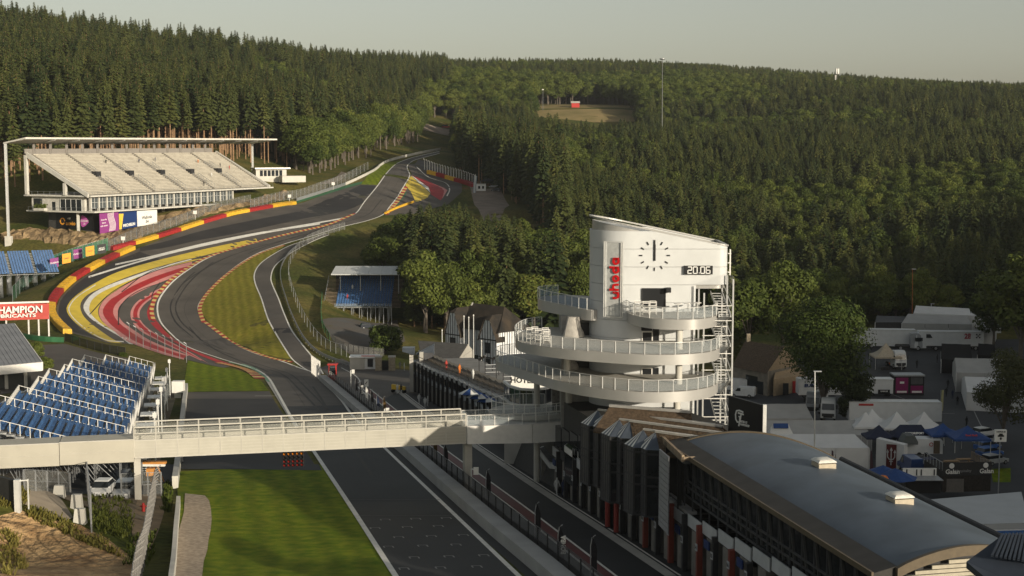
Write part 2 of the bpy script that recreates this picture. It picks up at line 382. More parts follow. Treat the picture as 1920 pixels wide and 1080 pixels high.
# edges of the racing line, as drawn lines met with the ground
TL = [(772,1130),(740,1080),(663,960),(590,850),(550,790),(519,735),(502,708),(475,692),(410,672),(350,650),(318,624),(300,602),(295,577),(302,556),(325,528),(360,502),(397,481),(454,462),(516,445),(560,434.5),(613,422.5),(647,409),(668,399.6),(684,378),(707,350),(725,325),(741,309),(755,302),(780,294),(824,284)]
TR = [(1022,1130),(970,1080),(845,960),(725,845),(666,786),(640,752),(610,720),(590,701),(560,690),(525,677),(480,664),(437,645),(412,627),(387,607),(375,590),(372,575),(382,557),(400,536),(422,516),(454,492),(488,473.5),(530,459),(560,450),(600,438.5),(636,427),(688,414.5),(718,403),(730,389),(744,371),(757.5,349),(768,330),(764,318),(764,311),(771,304),(784,298.5),(824,288)]
NT = 240
gTL = gline(TL, NT)
gTR0 = gline(TR, 640)
# match the right edge to the left one by nearest points, kept in order
def match(A, B):
    out = []; j = 0
    for a in A:
        best = min(range(j, min(j+40, len(B))), key=lambda k: (B[k].xy-a.xy).length)
        j = best; out.append(B[best])
    return out
gTR = match(gTL, gTR0)
track = struct('race_track', ribbon_w(gTL, gTR, .10, 6), ASPH)
# near part of the straight, asphalt coloured darker for the pit building's shade
k0 = min(range(NT), key=lambda i: (gTL[i].xy-G(535,760).xy).length)
struct('shaded_straight_surface', ribbon_w(gTL[:k0], gTR[:k0], .107, 6), ASPHS, track)
struct('edge_line', wline(gTL, .45, .125), WHITE, track)
struct('edge_line', wline(gTR0, .40, .125), WHITE, track)
# the tarmac run-off left of the climb
RO = [(135,625),(107,595),(106,577),(115,555),(141,530),(175,508),(216,486),(257,467),(313,445),(375,420),(438,405),(500,392),(557,383),(606,366),(647,353),(676,346),(707,347)]
ROi = [(348,672),(300,640),(250,640),(200,640),(160,630)]
runoff = struct('runoff_tarmac', patch(RO+[(684,378),(660,405),(613,423),(516,446),(397,483),(325,530),(300,556),(297,600),(350,652),(440,684),(420,690),(345,673),(245,645),(200,643)], .035, 4), ASPH)
struct('dark_tarmac', ribbon([(262,464),(313,452),(375,434),(469,414),(560,396),(606,377),(652,358.5),(676,347)], [(262,472),(313,464),(375,450),(438,439),(560,412),(640,397),(684,378),(705,348.5)], .05, 40, 4), ASPHD, runoff)
struct('dark_tarmac', ribbon([(137,622),(113,598),(110,580),(118,558),(143,533),(176,511),(216,490),(262,472)], [(200,641),(160,622),(135,600),(126,578),(142,554),(176,531),(240,503),(300,486)], .05, 50, 4), ASPHD, runoff)
struct('dark_tarmac', ribbon([(216,497),(282,482.5),(376,459.5),(470,440.5),(600,419),(645,411)], [(235,497.5),(313,475.5),(407,454),(501,435),(600,420.5),(646,412)], .05, 40, 2), ASPHD, runoff)
struct('white_stripe', ribbon([(216,495),(282,480.5),(376,457.5),(470,438.5),(600,416),(645,408)], [(216,498),(282,483.3),(376,460.3),(470,441),(600,418.5),(645,410.5)], .06, 50, 1), WHITE, runoff)
struct('white_stripe', ribbon([(166,518),(235,497),(313,475),(407,453.5),(501,434.5),(600,418.8)], [(166,521.5),(235,500),(313,478),(407,456.5),(501,437.2),(600,421)], .064, 50, 1), WHITE, runoff)
Y1o = [(215,643),(200,640),(170,626),(140,604),(125.5,585),(127.5,571),(142,555),(175,533),(219,511),(282,492),(344,476.5),(407,462),(480,447.5)]
Y1i = [(230,644),(215,638),(185,618),(160,597),(151,580),(152.5,566),(165,552.5),(188,541),(235,521),(297,500.5),(360,485),(420,470),(484,454)]
W1o = [(242,645),(225,632),(205,620),(172,599),(157,580),(160,566),(175,550),(206,534),(250,518),(300,501),(360,485)]
W1i = [(250,646),(235,632),(215,622),(188,606),(170,588),(167.5,575),(175,560),(195,546),(225,533),(262,519),(305,503),(360,487)]
Y2i = [(215,622),(202,612),(189,600),(184,587),(186,575),(197.5,560),(219,544),(250,526),(297,506),(360,490),(400,481)]
P1i = [(345,672),(300,658),(255,641),(220,619),(199,599),(193,582),(205,564),(222,553),(246,538),(282,522),(329,506),(360,498)]
P1o = [(345,675),(300,663),(240,641),(215,622),(197,608),(187,594),(186,580),(196,562),(219,545),(250,527),(297,507),(360,491)]
R1i = [(350,668),(312,656),(270,638),(240,619),(220,602),(212,586),(218,570),(240,553),(275,535),(313,519),(350,506)]
P2i = [(355,667),(320,655),(282,639),(252,620),(230,604),(221,587),(227,571),(248,555),(282,538),(318,523),(350,509)]
R2o = [(376,676),(330,655),(292,637),(262,620),(248,603),(245,585),(256,567),(280,551),(306,538)]
R2a = [(379,676),(334,655),(297,637),(268,620),(253,602),(250,585),(260,568),(284,553),(308,541)]
R2b = [(387,680),(346,657),(304,635),(275,617),(260,600),(258,585),(267,570),(286,556),(308,544)]
R2i = [(391,682),(351,658),(309,635.5),(280,618),(264,601),(262,585),(271,571),(289,557.5),(309,546)]
R3o = [(440,688),(400,677),(350,655),(312,632),(285,609),(276,590),(280,573),(294,556)]
R3i = [(444,686),(405,673.5),(354,652.5),(318,629),(297,606),(284,590),(286,573),(297,557)]
def band(a, b, off, mat, n=70): struct('painted_stripe', ribbon(a, b, off, n, 3), mat, runoff)
band(Y1o, Y1i, .056, YEL); band(W1o, W1i, .060, WHITE, 60); band(W1i[2:], Y2i, .064, YEL, 60)
band([(232,640),(200,637.5),(172,624),(144,602),(131,585),(133,572),(147,556),(180,535)], [(232,642),(200,639),(171,625.5),(142.5,603),(129,585),(131,571.5),(145.5,555),(179,533.5)], .068, WHITE, 50)
band(P1o, P1i, .068, PINK); band(P1i, R1i, .072, REDP); band(R1i, P2i, .076, PINK)
band(R2o, R2a, .060, PINK); band(R2a, R2b, .064, REDP); band(R2b, R2i, .068, PINK); band(R3o, R3i, .072, REDP)
# kerbs
def kerb(pts, wd, n, side, alt=1):
    W = gline(pts, n); mb = wline(W, wd, .15, side, alt, 1); struct('kerb', mb, [KRED, KYEL], track)
kerb([(293,603),(289,590),(289,577),(297,557),(322,528),(357,502.5),(395,482),(454,463.5),(516,446.5),(560,436),(613,424),(647,410.5),(668,401)], 1.15, 110, -1)
kerb([(378,606),(373,592),(371,578),(380,558),(398,537),(420,517),(452,493.5),(486,475),(530,460)], 1.1, 70, 1)
kerb([(545,681),(500,671),(437,646.5),(412,629),(387,609.5),(378,604)], 1.0, 44, 1)
kerb([(498,711),(478,697),(445,687),(412,680)], 2.2, 26, -1)
kerb([(720,402),(731,390),(745,372),(758,350)], 1.6, 24, 1)
struct('kerb_back', ribbon([(508,716),(486,694),(455,683),(430,679)], [(503,717),(480,697),(450,685),(428,680)], .10, 24, 1), M('kerb_green', (.16, .30, .2), .7), track)
# infield, verges and link road
infield = struct('infield_grass', patch([(550,674),(520,670),(480,661),(440,642.5),(415,624),(391,604),(379,588),(376,575),(386,557),(404,536),(426,516),(458,492),(490,474.5),(535,461),(513,477),(490,493),(478,512),(479,533),(490,560),(502,597),(515,622),(535,655)], .05, 4), LAWN2)
LR = gline([(594,702),(575,694),(550,676),(535,655),(515,622),(502,597),(490,560),(479,533),(477,514),(488,495),(513,477),(541,462),(570,452),(610,438)], 70)
LRr = match(LR, gline([(606,702),(594,682),(585,669),(567,647),(547,620),(532,587),(522,560),(511,535),(508,520),(515,500),(538,480),(566,463),(600,447),(640,433)], 220))
link = struct('pit_exit_road', ribbon_w(LR, LRr, .07, 3), ASPH)
struct('edge_line', wline(LR, .35, .10), WHITE, link); struct('edge_line', wline(LRr, .35, .10), WHITE, link)
struct('resurfaced_patch', patch([(511,616),(542,616),(549,625),(516,625)], .085, 3), ASPHD, link)
struct('verge_grass', patch([(352,676),(400,687),(440,693),(475,703),(492,717),(504,733),(342,735)], .05, 4), LAWN)
struct('escape_tarmac', patch([(342,736),(505,734),(512,748),(340,748)], .045, 3), ASPH)
esc = struct('escape_tarmac', patch([(340,748),(512,748),(551,808),(570,840),(590,872),(330,872)], .045, 4), ASPHD)
for a, b in (((478,743),(521,743)), ((495,785),(537,785))): struct('white_stripe', wline([G(*a), G(*b)], .35, .07), WHITE, esc)
struct('concrete_shoulder', ribbon([(497,712),(512,735),(545,790),(580,846)], [(502,710),(519,735),(550,790),(590,850)], .07, 20, 1), CONC)
lawn = struct('trackside_lawn', patch_w([SN(s, n) for s, n in ((-25,-.6),(30,-.6),(58,-.6),(58,-17),(30,-16.4),(0,-16),(-25,-15.8))], .06, 3), LAWN)
struct('service_lane', ribbon([(336,881),(450,881),(604,883)], [(336,870),(450,871),(598,872)], .08, 20, 2), ASPHS)
struct('gravel_bed', patch([(347,927),(366,929),(384,931),(392,940),(395.5,956),(397,975),(395,997),(391,1015),(389,1033),(382,1055),(378,1090),(316,1090),(330,1020),(345,961)], .11, 1.5), GRAVEL)
# pit lane and everything paved around it
PLa = [SN(s, 8.5) for s in range(-60, 176, 4)]; PLb = [SN(s, 26) for s in range(-60, 176, 4)]
pit = struct('pit_lane', ribbon_w(PLa, PLb, .03, 6), ASPHS)
struct('forecourt', patch([(600,690),(640,672),(700,690),(760,694),(800,700),(830,745),(745,735),(700,760),(640,730)], .045, 4), ASPH)
def along(n, s0, s1, wd, off, mat, name): struct(name, wline([Vector((*SN(s, n), 0)) for s in np.arange(s0, s1, 4)], wd, off), mat, pit)
REDLINE = M('red_lane_paint', (.12, .028, .028), .6, .2, .5)
# ---- red pit lane line
gRL = gline([(687,730),(750,782),(820,840),(920,914),(1000,974),(1142,1085)], 60)
struct('red_lane_line', wline(gRL, 1.0, .07), REDLINE, pit)
struct('white_lane_line', wline(gRL, .22, .075, side=6), WHITE, pit); struct('white_lane_line', wline(gRL, .22, .075, side=-6), WHITE, pit)
gCB = gline([(745,733),(810,782),(1000,911),(1130,996),(1258,1082)], 50)
struct('garage_kerb', wline(gCB, .9, .09), CONC, pit); struct('white_lane_line', wline(gCB, .18, .094, side=-8), WHITE, pit)
struct('white_lane_line', wline(gline([(640,690),(665,704),(675,716),(668,722),(687,742)], 24), .25, .075), WHITE, pit)
# start grid
for i, (a, b) in enumerate(((650,935.5),)):
    pass
grid = [((672,969),(850,969.5)), ((651,939),(825,939))]
for a, b in grid: struct('grid_line', wline([G(*a), G(*b)], .14, .132), M('worn_grid_paint', (.10, .10, .095), .7, .3, 2), track)
for a in ((713,976),(770,974.5),(827,973),(694,992),(754,990),(812,988),(738,1009),(799,1007),(859,1005),(719,1027),(783,1025),(845,1023),(767,1047),(832,1045),(897,1043),(748,1068),(816,1066),(884,1064)):
    q0 = G(a[0], a[1]); q1 = G(a[0]+17, a[1]); mb = wline([q0, q1], .12, .14)
    for q in (q0, q1): mb2 = wline([q, q-Vector((*AX, 0))*.7], .12, .136); mb.add(mb2.v, mb2.f)
    struct('grid_slot', mb, M('slot_paint', (.26, .25, .24), .7, .2, 2), track)
# paddock surface and lanes
paddock = struct('paddock_tarmac', patch_w([(22,238),(30,205),(36,170),(40,140),(44,112),(64,112),(100,180),(115,250),(128,318),(70,322),(58,300),(40,285),(20,262)], .04, 4), ASPHP)
struct('stand_yard', patch([(600,600),(660,598),(745,600),(760,640),(700,668),(660,668),(625,640)], .05, 4), M('worn_yard', (.15, .12, .09), .9, .3, .15, col2=(.10,.10,.10), detail=8))
struct('upper_service_road', patch([(880,350),(905,345),(940,358),(955,385),(940,415),(905,415),(890,385)], .06, 4), M('dusty_road', (.26, .21, .17), .9, .2, .2))
# painted apron and merge road at the top of the climb
apron = struct('crest_tarmac', patch([(759,350),(772,326),(765,312),(784,299),(810,304),(842,327),(866,346),(866,360),(835,385),(790,400),(722,404),(745,373)], .05, 4), ASPH)
struct('painted_stripe', patch([(760,348),(771,330),(784,343),(799,355),(807,363),(801,371),(779,379),(776,371),(770,359)], .07, 3), YEL, apron)
struct('painted_stripe', patch([(771,329),(784,342),(799,354),(807,362),(812,358),(803,346),(785,335)], .08, 3), WHITE, apron)
struct('painted_stripe', patch([(771,328.5),(801,339),(831,352),(839,357),(833,367),(826,376),(808,365),(804,352),(790,342)], .09, 3), REDP, apron)
struct('painted_stripe', patch([(806,341),(831,352),(839,357),(833,367),(829,373),(833,358),(826,352)], .10, 3), PINK, apron)
struct('white_stripe', wline(gline([(781,313),(803,332),(835,343),(843,355),(838,368)], 30), .5, .085), WHITE, apron)
struct('green_patch', patch([(757,352),(762,362),(745,388),(733,391)], .065, 3), GREENP, apron)
struct('crest_grass', patch([(676,346),(707,347),(725,325),(741,309),(754,301),(730,304),(706,318),(684,337)], .055, 4), LAWN)
struct('green_strip', ribbon([(528,389),(560,380),(606,366.5),(647,353.5),(678,345)], [(528,386),(560,376),(606,362),(647,348.5),(680,340)], .06, 30, 1), GREENP)
struct('forest_road', ribbon([(640,322),(628,333),(600,345)], [(652,325),(640,337),(620,345)], .08, 12, 2), M('dusty_road', (.3,.25,.2)))
struct('hill_meadow', patch_w([(20,1060),(60,1045),(90,1050),(96,1090),(86,1135),(50,1130),(15,1120)], .08, 9), M('dry_meadow', (.19,.165,.05), .9, .3, .05, col2=(.30,.22,.10), detail=8))

# rubber left by tyres
RUB = M('tyre_rubber_mark', (.030, .027, .025), .7, .3, .5)
mid = [a.lerp(b, .5) for a, b in zip(gTL, gTR)]
for k, (i0, i1, f0, f1) in enumerate((int(a*1.6), int(b*1.6), c, d) for a, b, c, d in ((56,74,.15,.5),(60,78,.22,.58),(66,92,.5,.2),(70,96,.58,.28),(88,112,.25,.62),(92,118,.32,.7),(100,124,.75,.4),(40,58,.62,.3),(44,62,.7,.38),(112,132,.3,.55),(30,52,.5,.72))):
    W = [gTL[i].lerp(gTR[i], f0+(f1-f0)*(i-i0)/(i1-i0)) for i in range(i0, i1)]; struct('tyre_mark', wline(W, .38, .118), RUB, track)
for q in ([(400,478),(330,492),(270,516),(228,548)], [(340,520),(262,545),(226,575),(222,610)], [(430,470),(300,505),(215,545),(168,590)], [(560,428),(470,437),(380,455)], [(600,408),(520,420),(430,432)], [(520,760),(470,775),(400,782),(350,790)], [(310,600),(285,560),(300,530)]):
    struct('tyre_mark', wline(gline(q, 26), .30, .083), RUB, runoff)
for f in (.33, .66): struct('paving_seam', wline([a.lerp(b, f) for a, b in zip(gTL, gTR)], .07, .116), M('paving_seam', (.05,.046,.042), .8), track)
# ================================================================ trees
rnd = random.Random(7)
BARK = M('spruce_bark', (.26, .16, .09), .9, .3, 2, bump=.4); BARK2 = M('grey_bark', (.12, .10, .08), .9, .3, 2)
NEEDLE = leafmat('spruce_needles', (.015, .028, .010), (.080, .090, .022), .14)
LEAF = leafmat('broad_leaves', (.028, .050, .008), (.125, .150, .028), .25)
LEAFD = leafmat('dusty_leaves', (.05, .06, .02), (.10, .10, .035), .25)
def spruce(seed, Ht, c0, R, dens=1.0):
    r = random.Random(seed); v = []; f = []
    z = Ht*c0; lv = 0
    while z < Ht-.3:
        t = (z-Ht*c0)/(Ht*(1-c0)); prof = ((1-t)**.55*(.62+.38*min(1, t*5)))*(1 if t < .82 else .85)
        nb = max(4, int((8 if t < .7 else 6)*dens)); a0 = r.random()*6.3
        for k in range(nb):
            L = R*prof*r.uniform(.62, 1.18)+.25
            if r.random() < .07: continue
            a = a0+6.283*k/nb+r.uniform(-.25, .25); ca, sa = math.cos(a), math.sin(a)
            zz = z+r.uniform(-.3, .3); dr = L*r.uniform(.12, .42)
            w0 = L*r.uniform(.24, .36)
            def P(d, s, dz): return (d*ca-s*sa, d*sa+d*0+s*ca, zz+dz)
            b = len(v)
            v += [P(L*.04, 0, .15*L*.5), P(L*.55, w0, -dr*.55-.1*L), P(L*.6, 0, -dr*.32), P(L*.55, -w0, -dr*.55-.1*L), P(L, 0, -dr), P(L*.86, w0*.55, -dr-.12*L), P(L*.86, -w0*.55, -dr-.12*L), P(L*.45, 0, -dr*.5-.38*L*.7)]
            f += [(b, b+1, b+2), (b, b+2, b+3), (b+2, b+5, b+4), (b+2, b+4, b+6), (b+1, b+7, b+2), (b+3, b+2, b+7), (b+1, b+5, b+2), (b+3, b+2, b+6)]
        z += r.uniform(.55, .95)*(1.15-.45*t)*Ht/26
    mb = MB(); mb.add(v, f); mb.add([(-.25,0,Ht-2.2),(.25,0,Ht-2.2),(0,0,Ht),(0,-.25,Ht-2.2),(0,.25,Ht-2.2)], [(0,1,2),(3,4,2)])
    tr = MB(); tr.tube([(0,0,-1.5),(0,0,Ht*.5),(0,0,Ht*.97)], .30*Ht/30, 6, 0, .03)
    if c0 > .25:
        z = Ht*.1
        while z < Ht*c0+1:
            a = r.random()*6.28; L = r.uniform(.6, 1.8); tr.bar((0,0,z), (math.cos(a)*L, math.sin(a)*L, z-.15*L), .05); z += r.uniform(.4, 1.1)
    return mb.mesh('crown'), tr.mesh('trunk')
def broadleaf(seed, Ht, R, n, lf=.42, lobes=13, c0=.22, flat=1.0):
    r = random.Random(seed); v = []; f = []; L = []
    cz_ = Ht*(c0+(1-c0)*.5); rz_ = Ht*(1-c0)*.5
    for i in range(lobes):
        a = r.random()*6.28; q = r.uniform(-.85, .85); k = math.sqrt(1-q*q)*R*r.uniform(.4, .68)
        L.append((k*math.cos(a), k*math.sin(a), cz_+q*rz_*.72, R*r.uniform(.34, .52)))
    L.append((0, 0, cz_, R*.6)); L.append((0, 0, Ht-R*.42, R*.4))
    for i in range(n):
        x, y, z, q = L[r.randrange(len(L))]
        u = r.uniform(-1, 1); a = r.random()*6.28; s = math.sqrt(1-u*u); d = Vector((s*math.cos(a), s*math.sin(a), u)); rr = q*(r.random()**.35)
        c = Vector((x, y, z))+Vector((d.x*rr, d.y*rr, d.z*rr*.85))
        if c.z < Ht*c0*.8: continue
        nrm = (d+Vector((r.uniform(-.8,.8), r.uniform(-.8,.8), r.uniform(-.3,.9)))).normalized(); e = nrm.orthogonal().normalized(); g = nrm.cross(e); aa = r.random()*6.28
        e, g = e*math.cos(aa)+g*math.sin(aa), g*math.cos(aa)-e*math.sin(aa); h = lf*r.uniform(.55, 1.2); b = len(v)
        v += [c-e*h, c+g*h*.55, c+e*h, c-g*h*.55]; f.append((b, b+1, b+2, b+3))
    mb = MB(); mb.add(v, f); tr = MB(); tr.tube([(0,0,-1.2),(.1,0,Ht*c0),(0,.1,Ht*.6)], Ht*.022, 7, 0, Ht*.006)
    for x, y, z, q in L[:7]: tr.tube([(0,0,Ht*c0*r.uniform(.7,1.3)), (x*.5,y*.5,z*.7+Ht*c0*.3), (x,y,z)], Ht*.009, 5, 0, .03)
    return mb.mesh('crown'), tr.mesh('trunk')
PROTO = {}
for k, a in {'s0': (1,26,.10,4.3), 's1': (2,23,.06,4.6), 's2': (3,27,.16,4.1), 't0': (4,34,.42,3.7), 't1': (5,33,.5,3.5), 't2': (6,33,.36,4.0)}.items():
    c, t = spruce(*a); mats(c, NEEDLE); mats(t, BARK); PROTO[k] = (c, t)
for k, a in {'d0': (11,19,6.2,8200), 'd1': (12,16,5.4,7200), 'd2': (13,22,6.6,9000), 'd3': (14,12,5.0,6500)}.items():
    c, t = broadleaf(*a, lf=.43, lobes=19); mats(c, LEAF); mats(t, BARK2); PROTO[k] = (c, t)
def tree(kind, x, y, s, rz, label, group, name=None, z=None):
    nm = name or ('spruce_tree' if kind[0] in 'st' else 'broadleaf_tree')
    o = thing(nm, label, 'tree', (x, y, H(x, y) if z is None else z), group, rz); gth = rnd.uniform(.78, 1.3); o.scale = (s*gth, s*gth, s)
    c, t = PROTO[kind]
    for nme, m_ in (('crown', c), ('trunk', t)):
        q = bpy.data.objects.new(nme, m_); C.objects.link(q); q.parent = o
    return o
def interp(tab, x): return float(np.interp(x, [t[0] for t in tab], [t[1] for t in tab]))
EDGE = [(-400,500),(-200,515),(0,525),(100,540),(300,585),(420,625),(500,645),(545,652),(590,640),(640,690),(700,745),(745,800),(785,900),(800,1030),(850,1040),(858,730),(872,670),(900,655),(950,625),(985,590),(1020,520),(1050,470),(1100,430),(1250,400),(1380,372),(1500,352),(1650,345),(1920,332),(2300,300)]
cand = []
yy = 330.0
while yy < 1900:
    sp = 4.3 if yy < 700 else (5.2 if yy < 1000 else 6.8)
    xw = .43*yy+40
    x = -xw
    while x < xw:
        X = x+rnd.uniform(-.45, .45)*sp; Y = yy+rnd.uniform(-.45, .45)*sp; px = 960+X/Y*F
        e = interp(EDGE, px)
        if Y > e and not (14 < X < 90 and 930+abs(X-52)*1.2 < Y < 1140-abs(X-52)*.6) and not (-60 < X < -25 and 1000 < Y < 1040): cand.append((X, Y, px, Y-e))
        x += sp
    yy += sp*.9
# the clump in the hollow between climb and tower
for i in range(900):
    px = rnd.uniform(700, 1110); Y = rnd.uniform(395, 560)
    if px < 770 and Y < 440: continue
    if px < 770 and Y > 505: continue
    if Y > np.interp(px, [700, 780, 960, 1000, 1110], [505, 505, 530, 540, 520]): continue
    cand.append(((px-960)/F*Y, Y, px, 5.0))
# unseen wood on a raised hill right of the view, added to shade the paddock
for yy in np.arange(-50, 430, 5.2):
    for xx in np.arange(58, 300, 5.2):
        X = xx+rnd.uniform(-2,2); Y = yy+rnd.uniform(-2,2)
        if X > .40*max(Y,0)+34 and X > (112 if Y < 75 else 102): cand.append((X, Y, 2200, 30.0))
acc = {}; trees = []
def free(x, y, d):
    i, j = int(x//6), int(y//6)
    for a in (i-1, i, i+1):
        for b in (j-1, j, j+1):
            for q in acc.get((a, b), ()):
                if (q[0]-x)**2+(q[1]-y)**2 < d*d: return False
    return True
for X, Y, px, dpt in cand:
    if not free(X, Y, 3.1 if px > 1065 and px < 2100 else 4.0): continue
    acc.setdefault((int(X//6), int(Y//6)), []).append((X, Y))
    n = math.sin(X*.021+1.3)*math.cos(Y*.017)+.5*math.sin(X*.06+Y*.045)
    if px == 2200: kd = rnd.choice(('s0','s1','d2')); s = rnd.uniform(.95, 1.2)
    elif px < 548 and Y < 800: kd = rnd.choice(('t0','t1','t2')); s = rnd.uniform(.86, 1.1)
    elif px < 840 and dpt != 5.0: kd = rnd.choice(('d0','d2','d2','d1')) if (dpt < 60 and px > 548) or n > 1.0 else rnd.choice(('s0','s2','t2')); s = rnd.uniform(.8, 1.1)
    elif px < 1120 and Y < 575 and dpt == 5.0:
        kd = rnd.choice(('s0','s1','s2')) if 765 < px < 975 and Y > 405 else rnd.choice(('d0','d1','d2','s1','d2')); s = rnd.uniform(.85, 1.1)
        if kd[0] == 's': s *= 1.15
    elif px > 1240 and Y > 1150 and n > .1: kd = rnd.choice(('d0','d2')); s = rnd.uniform(.9, 1.2)
    elif Y > 1040 and abs(X-70) < 120 and Y < 1300: kd = rnd.choice(('d0','d2')); s = rnd.uniform(.9, 1.15)
    else:
        dec = n+rnd.uniform(-.35,.35) > (.5 if Y > 650 else .1); kd = rnd.choice(('d0','d1','d2')) if dec else rnd.choice(('s0','s1','s2','s0','s1')); s = rnd.uniform(.58, .86) if px > 1065 else rnd.uniform(.7, 1.0)
        if 840 < px < 1060 and Y < 720: kd = rnd.choice(('s0','s2','t2','t0')); s = rnd.uniform(.85, 1.05)
        if px > 1350 and Y < 420: s *= .8
    if dpt == 5.0 and px < 1120:
        yl = float(np.interp(px, [700,760,800,860,900,960,1000,1110], [428,388,374,374,393,398,412,425]))+rnd.uniform(0, 26)
        hmax = CZ-(yl-270)/F*Y-H(X, Y); s = min(s, hmax/{'s0':26,'s1':23,'s2':27,'d0':19,'d1':16,'d2':22}[kd])
        if s < .3: continue
    if Y > 850 and px != 2200: s = rnd.uniform(.74, 1.0)*(1.12 if kd[0] == 'd' else 1)
    trees.append((X, Y, px, dpt, kd, s))
NTREES = len(trees)
def zone(t):
    px, Y = t[2], t[1]
    if px < 548: return 0
    if px < 845: return 1
    if t[3] == 5.0 and px < 1115: return 2
    if px < 1065: return 3
    return 4
ZN = {0: ('behind the large grandstand', ((160,'left end'),(340,'middle'),(9999,'right end'))), 1: ('left of the crest', ((640,'by the kiosk'),(745,'midway up'),(9999,'near the summit'))),
      2: ('in the hollow', ((800,'by the small stand'),(900,'behind the timbered house'),(990,'left of the tower'),(9999,'directly behind the tower'))), 3: ('right of the crest', ((940,'by the crest fence'),(9999,'above the hollow'))),
      4: ('on the slope behind the paddock', ((1260,'behind the tower'),(1420,'behind the stone house'),(1560,'left behind the big paddock tree'),(1640,'right behind the big paddock tree'),(1720,'behind the far trucks'),(1820,'behind the long white marquee'),(9999,'at the right edge')))}
def treelabel(t):
    z = zone(t); base, sub = ZN[z]; pl = next(n for lim, n in sub if t[2] < lim); con_ = t[4][0] in 'st'
    row = 'front-row' if t[3] < 9 and z != 2 else ('near' if t[1] < 450 else 'inner'); hi, lo = (.68, .56) if z == 4 and con_ else (.98, .85); sz = 'tall' if t[5] > hi else ('small' if t[5] < lo else 'middling')
    kind = 'bare-stemmed spruce' if t[4][0] == 't' else ('spruce' if con_ else 'broadleaf tree')
    return sz+' '+row+' '+kind+' '+base+', '+pl, kind+'s '+base+' '+pl+' '+row+' '+sz
def score(t):
    if not -60 < t[2] < 1980: return -1
    return 1000.0/t[1] - (t[3] if t[3] != 5.0 else 0)*.02
con = sorted([t for t in trees if t[4][0] in 'st'], key=score, reverse=True); dec = sorted([t for t in trees if t[4][0] == 'd'], key=score, reverse=True)
indiv = con[:300]+dec[:300]
first = {}
for t in indiv:
    L_, g_ = treelabel(t); o = tree(t[4], t[0], t[1], t[5], rnd.random()*6.28, L_, g_)
    first.setdefault(t[4], o)
rest = con[300:]+dec[300:]
me = bpy.data.meshes.new('forest'); me.from_pydata([(t[0], t[1], H(t[0], t[1])) for t in rest], [], [])
KS = list(PROTO)
at = me.attributes.new('variant', 'INT', 'POINT'); at.data.foreach_set('value', [KS.index(t[4]) for t in rest])
at = me.attributes.new('size', 'FLOAT', 'POINT'); at.data.foreach_set('value', [t[5] for t in rest])
at = me.attributes.new('turn', 'FLOAT', 'POINT'); at.data.foreach_set('value', [rnd.random()*6.28 for t in rest])
at = me.attributes.new('girth', 'FLOAT', 'POINT'); at.data.foreach_set('value', [t[5]*rnd.uniform(.78, 1.35) for t in rest])
forest = bpy.data.objects.new('forest', me); C.objects.link(forest); setp(forest, 'dense mixed spruce and broadleaf forest covering the hills', 'forest', None, 'stuff')
ng = bpy.data.node_groups.new('forest_scatter', 'GeometryNodeTree')
ng.interface.new_socket('Geometry', in_out='INPUT', socket_type='NodeSocketGeometry'); ng.interface.new_socket('Geometry', in_out='OUTPUT', socket_type='NodeSocketGeometry')
N = ng.nodes; LK = ng.links; gi = N.new('NodeGroupInput'); go = N.new('NodeGroupOutput'); jn = N.new('GeometryNodeJoinGeometry'); LK.new(jn.outputs[0], go.inputs[0])
def nattr(nm, ty):
    n = N.new('GeometryNodeInputNamedAttribute'); n.data_type = ty; n.inputs[0].default_value = nm; return n.outputs[0]
va, sa_, ta = nattr('variant', 'INT'), nattr('size', 'FLOAT'), nattr('turn', 'FLOAT')
cx = N.new('ShaderNodeCombineXYZ'); LK.new(ta, cx.inputs[2]); sx = N.new('ShaderNodeCombineXYZ'); ga_ = nattr('girth', 'FLOAT'); LK.new(ga_, sx.inputs[0]); LK.new(ga_, sx.inputs[1]); LK.new(sa_, sx.inputs[2])
for k, kd in enumerate(KS):
    if kd not in first: continue
    cm = N.new('FunctionNodeCompare'); cm.data_type = 'INT'; cm.operation = 'EQUAL'; LK.new(va, cm.inputs[2]); cm.inputs[3].default_value = k
    j2 = N.new('GeometryNodeJoinGeometry')
    for ch in first[kd].children:
        oi = N.new('GeometryNodeObjectInfo'); oi.inputs['Object'].default_value = ch; LK.new(oi.outputs['Geometry'], j2.inputs[0])
    ip = N.new('GeometryNodeInstanceOnPoints'); LK.new(gi.outputs[0], ip.inputs['Points']); LK.new(cm.outputs[0], ip.inputs['Selection']); LK.new(j2.outputs[0], ip.inputs['Instance'])
    LK.new(cx.outputs[0], ip.inputs['Rotation']); LK.new(sx.outputs[0], ip.inputs['Scale']); LK.new(ip.outputs[0], jn.inputs[0])
md = forest.modifiers.new('scatter', 'NODES'); md.node_group = ng
print('TREES', NTREES, len(con), len(dec))
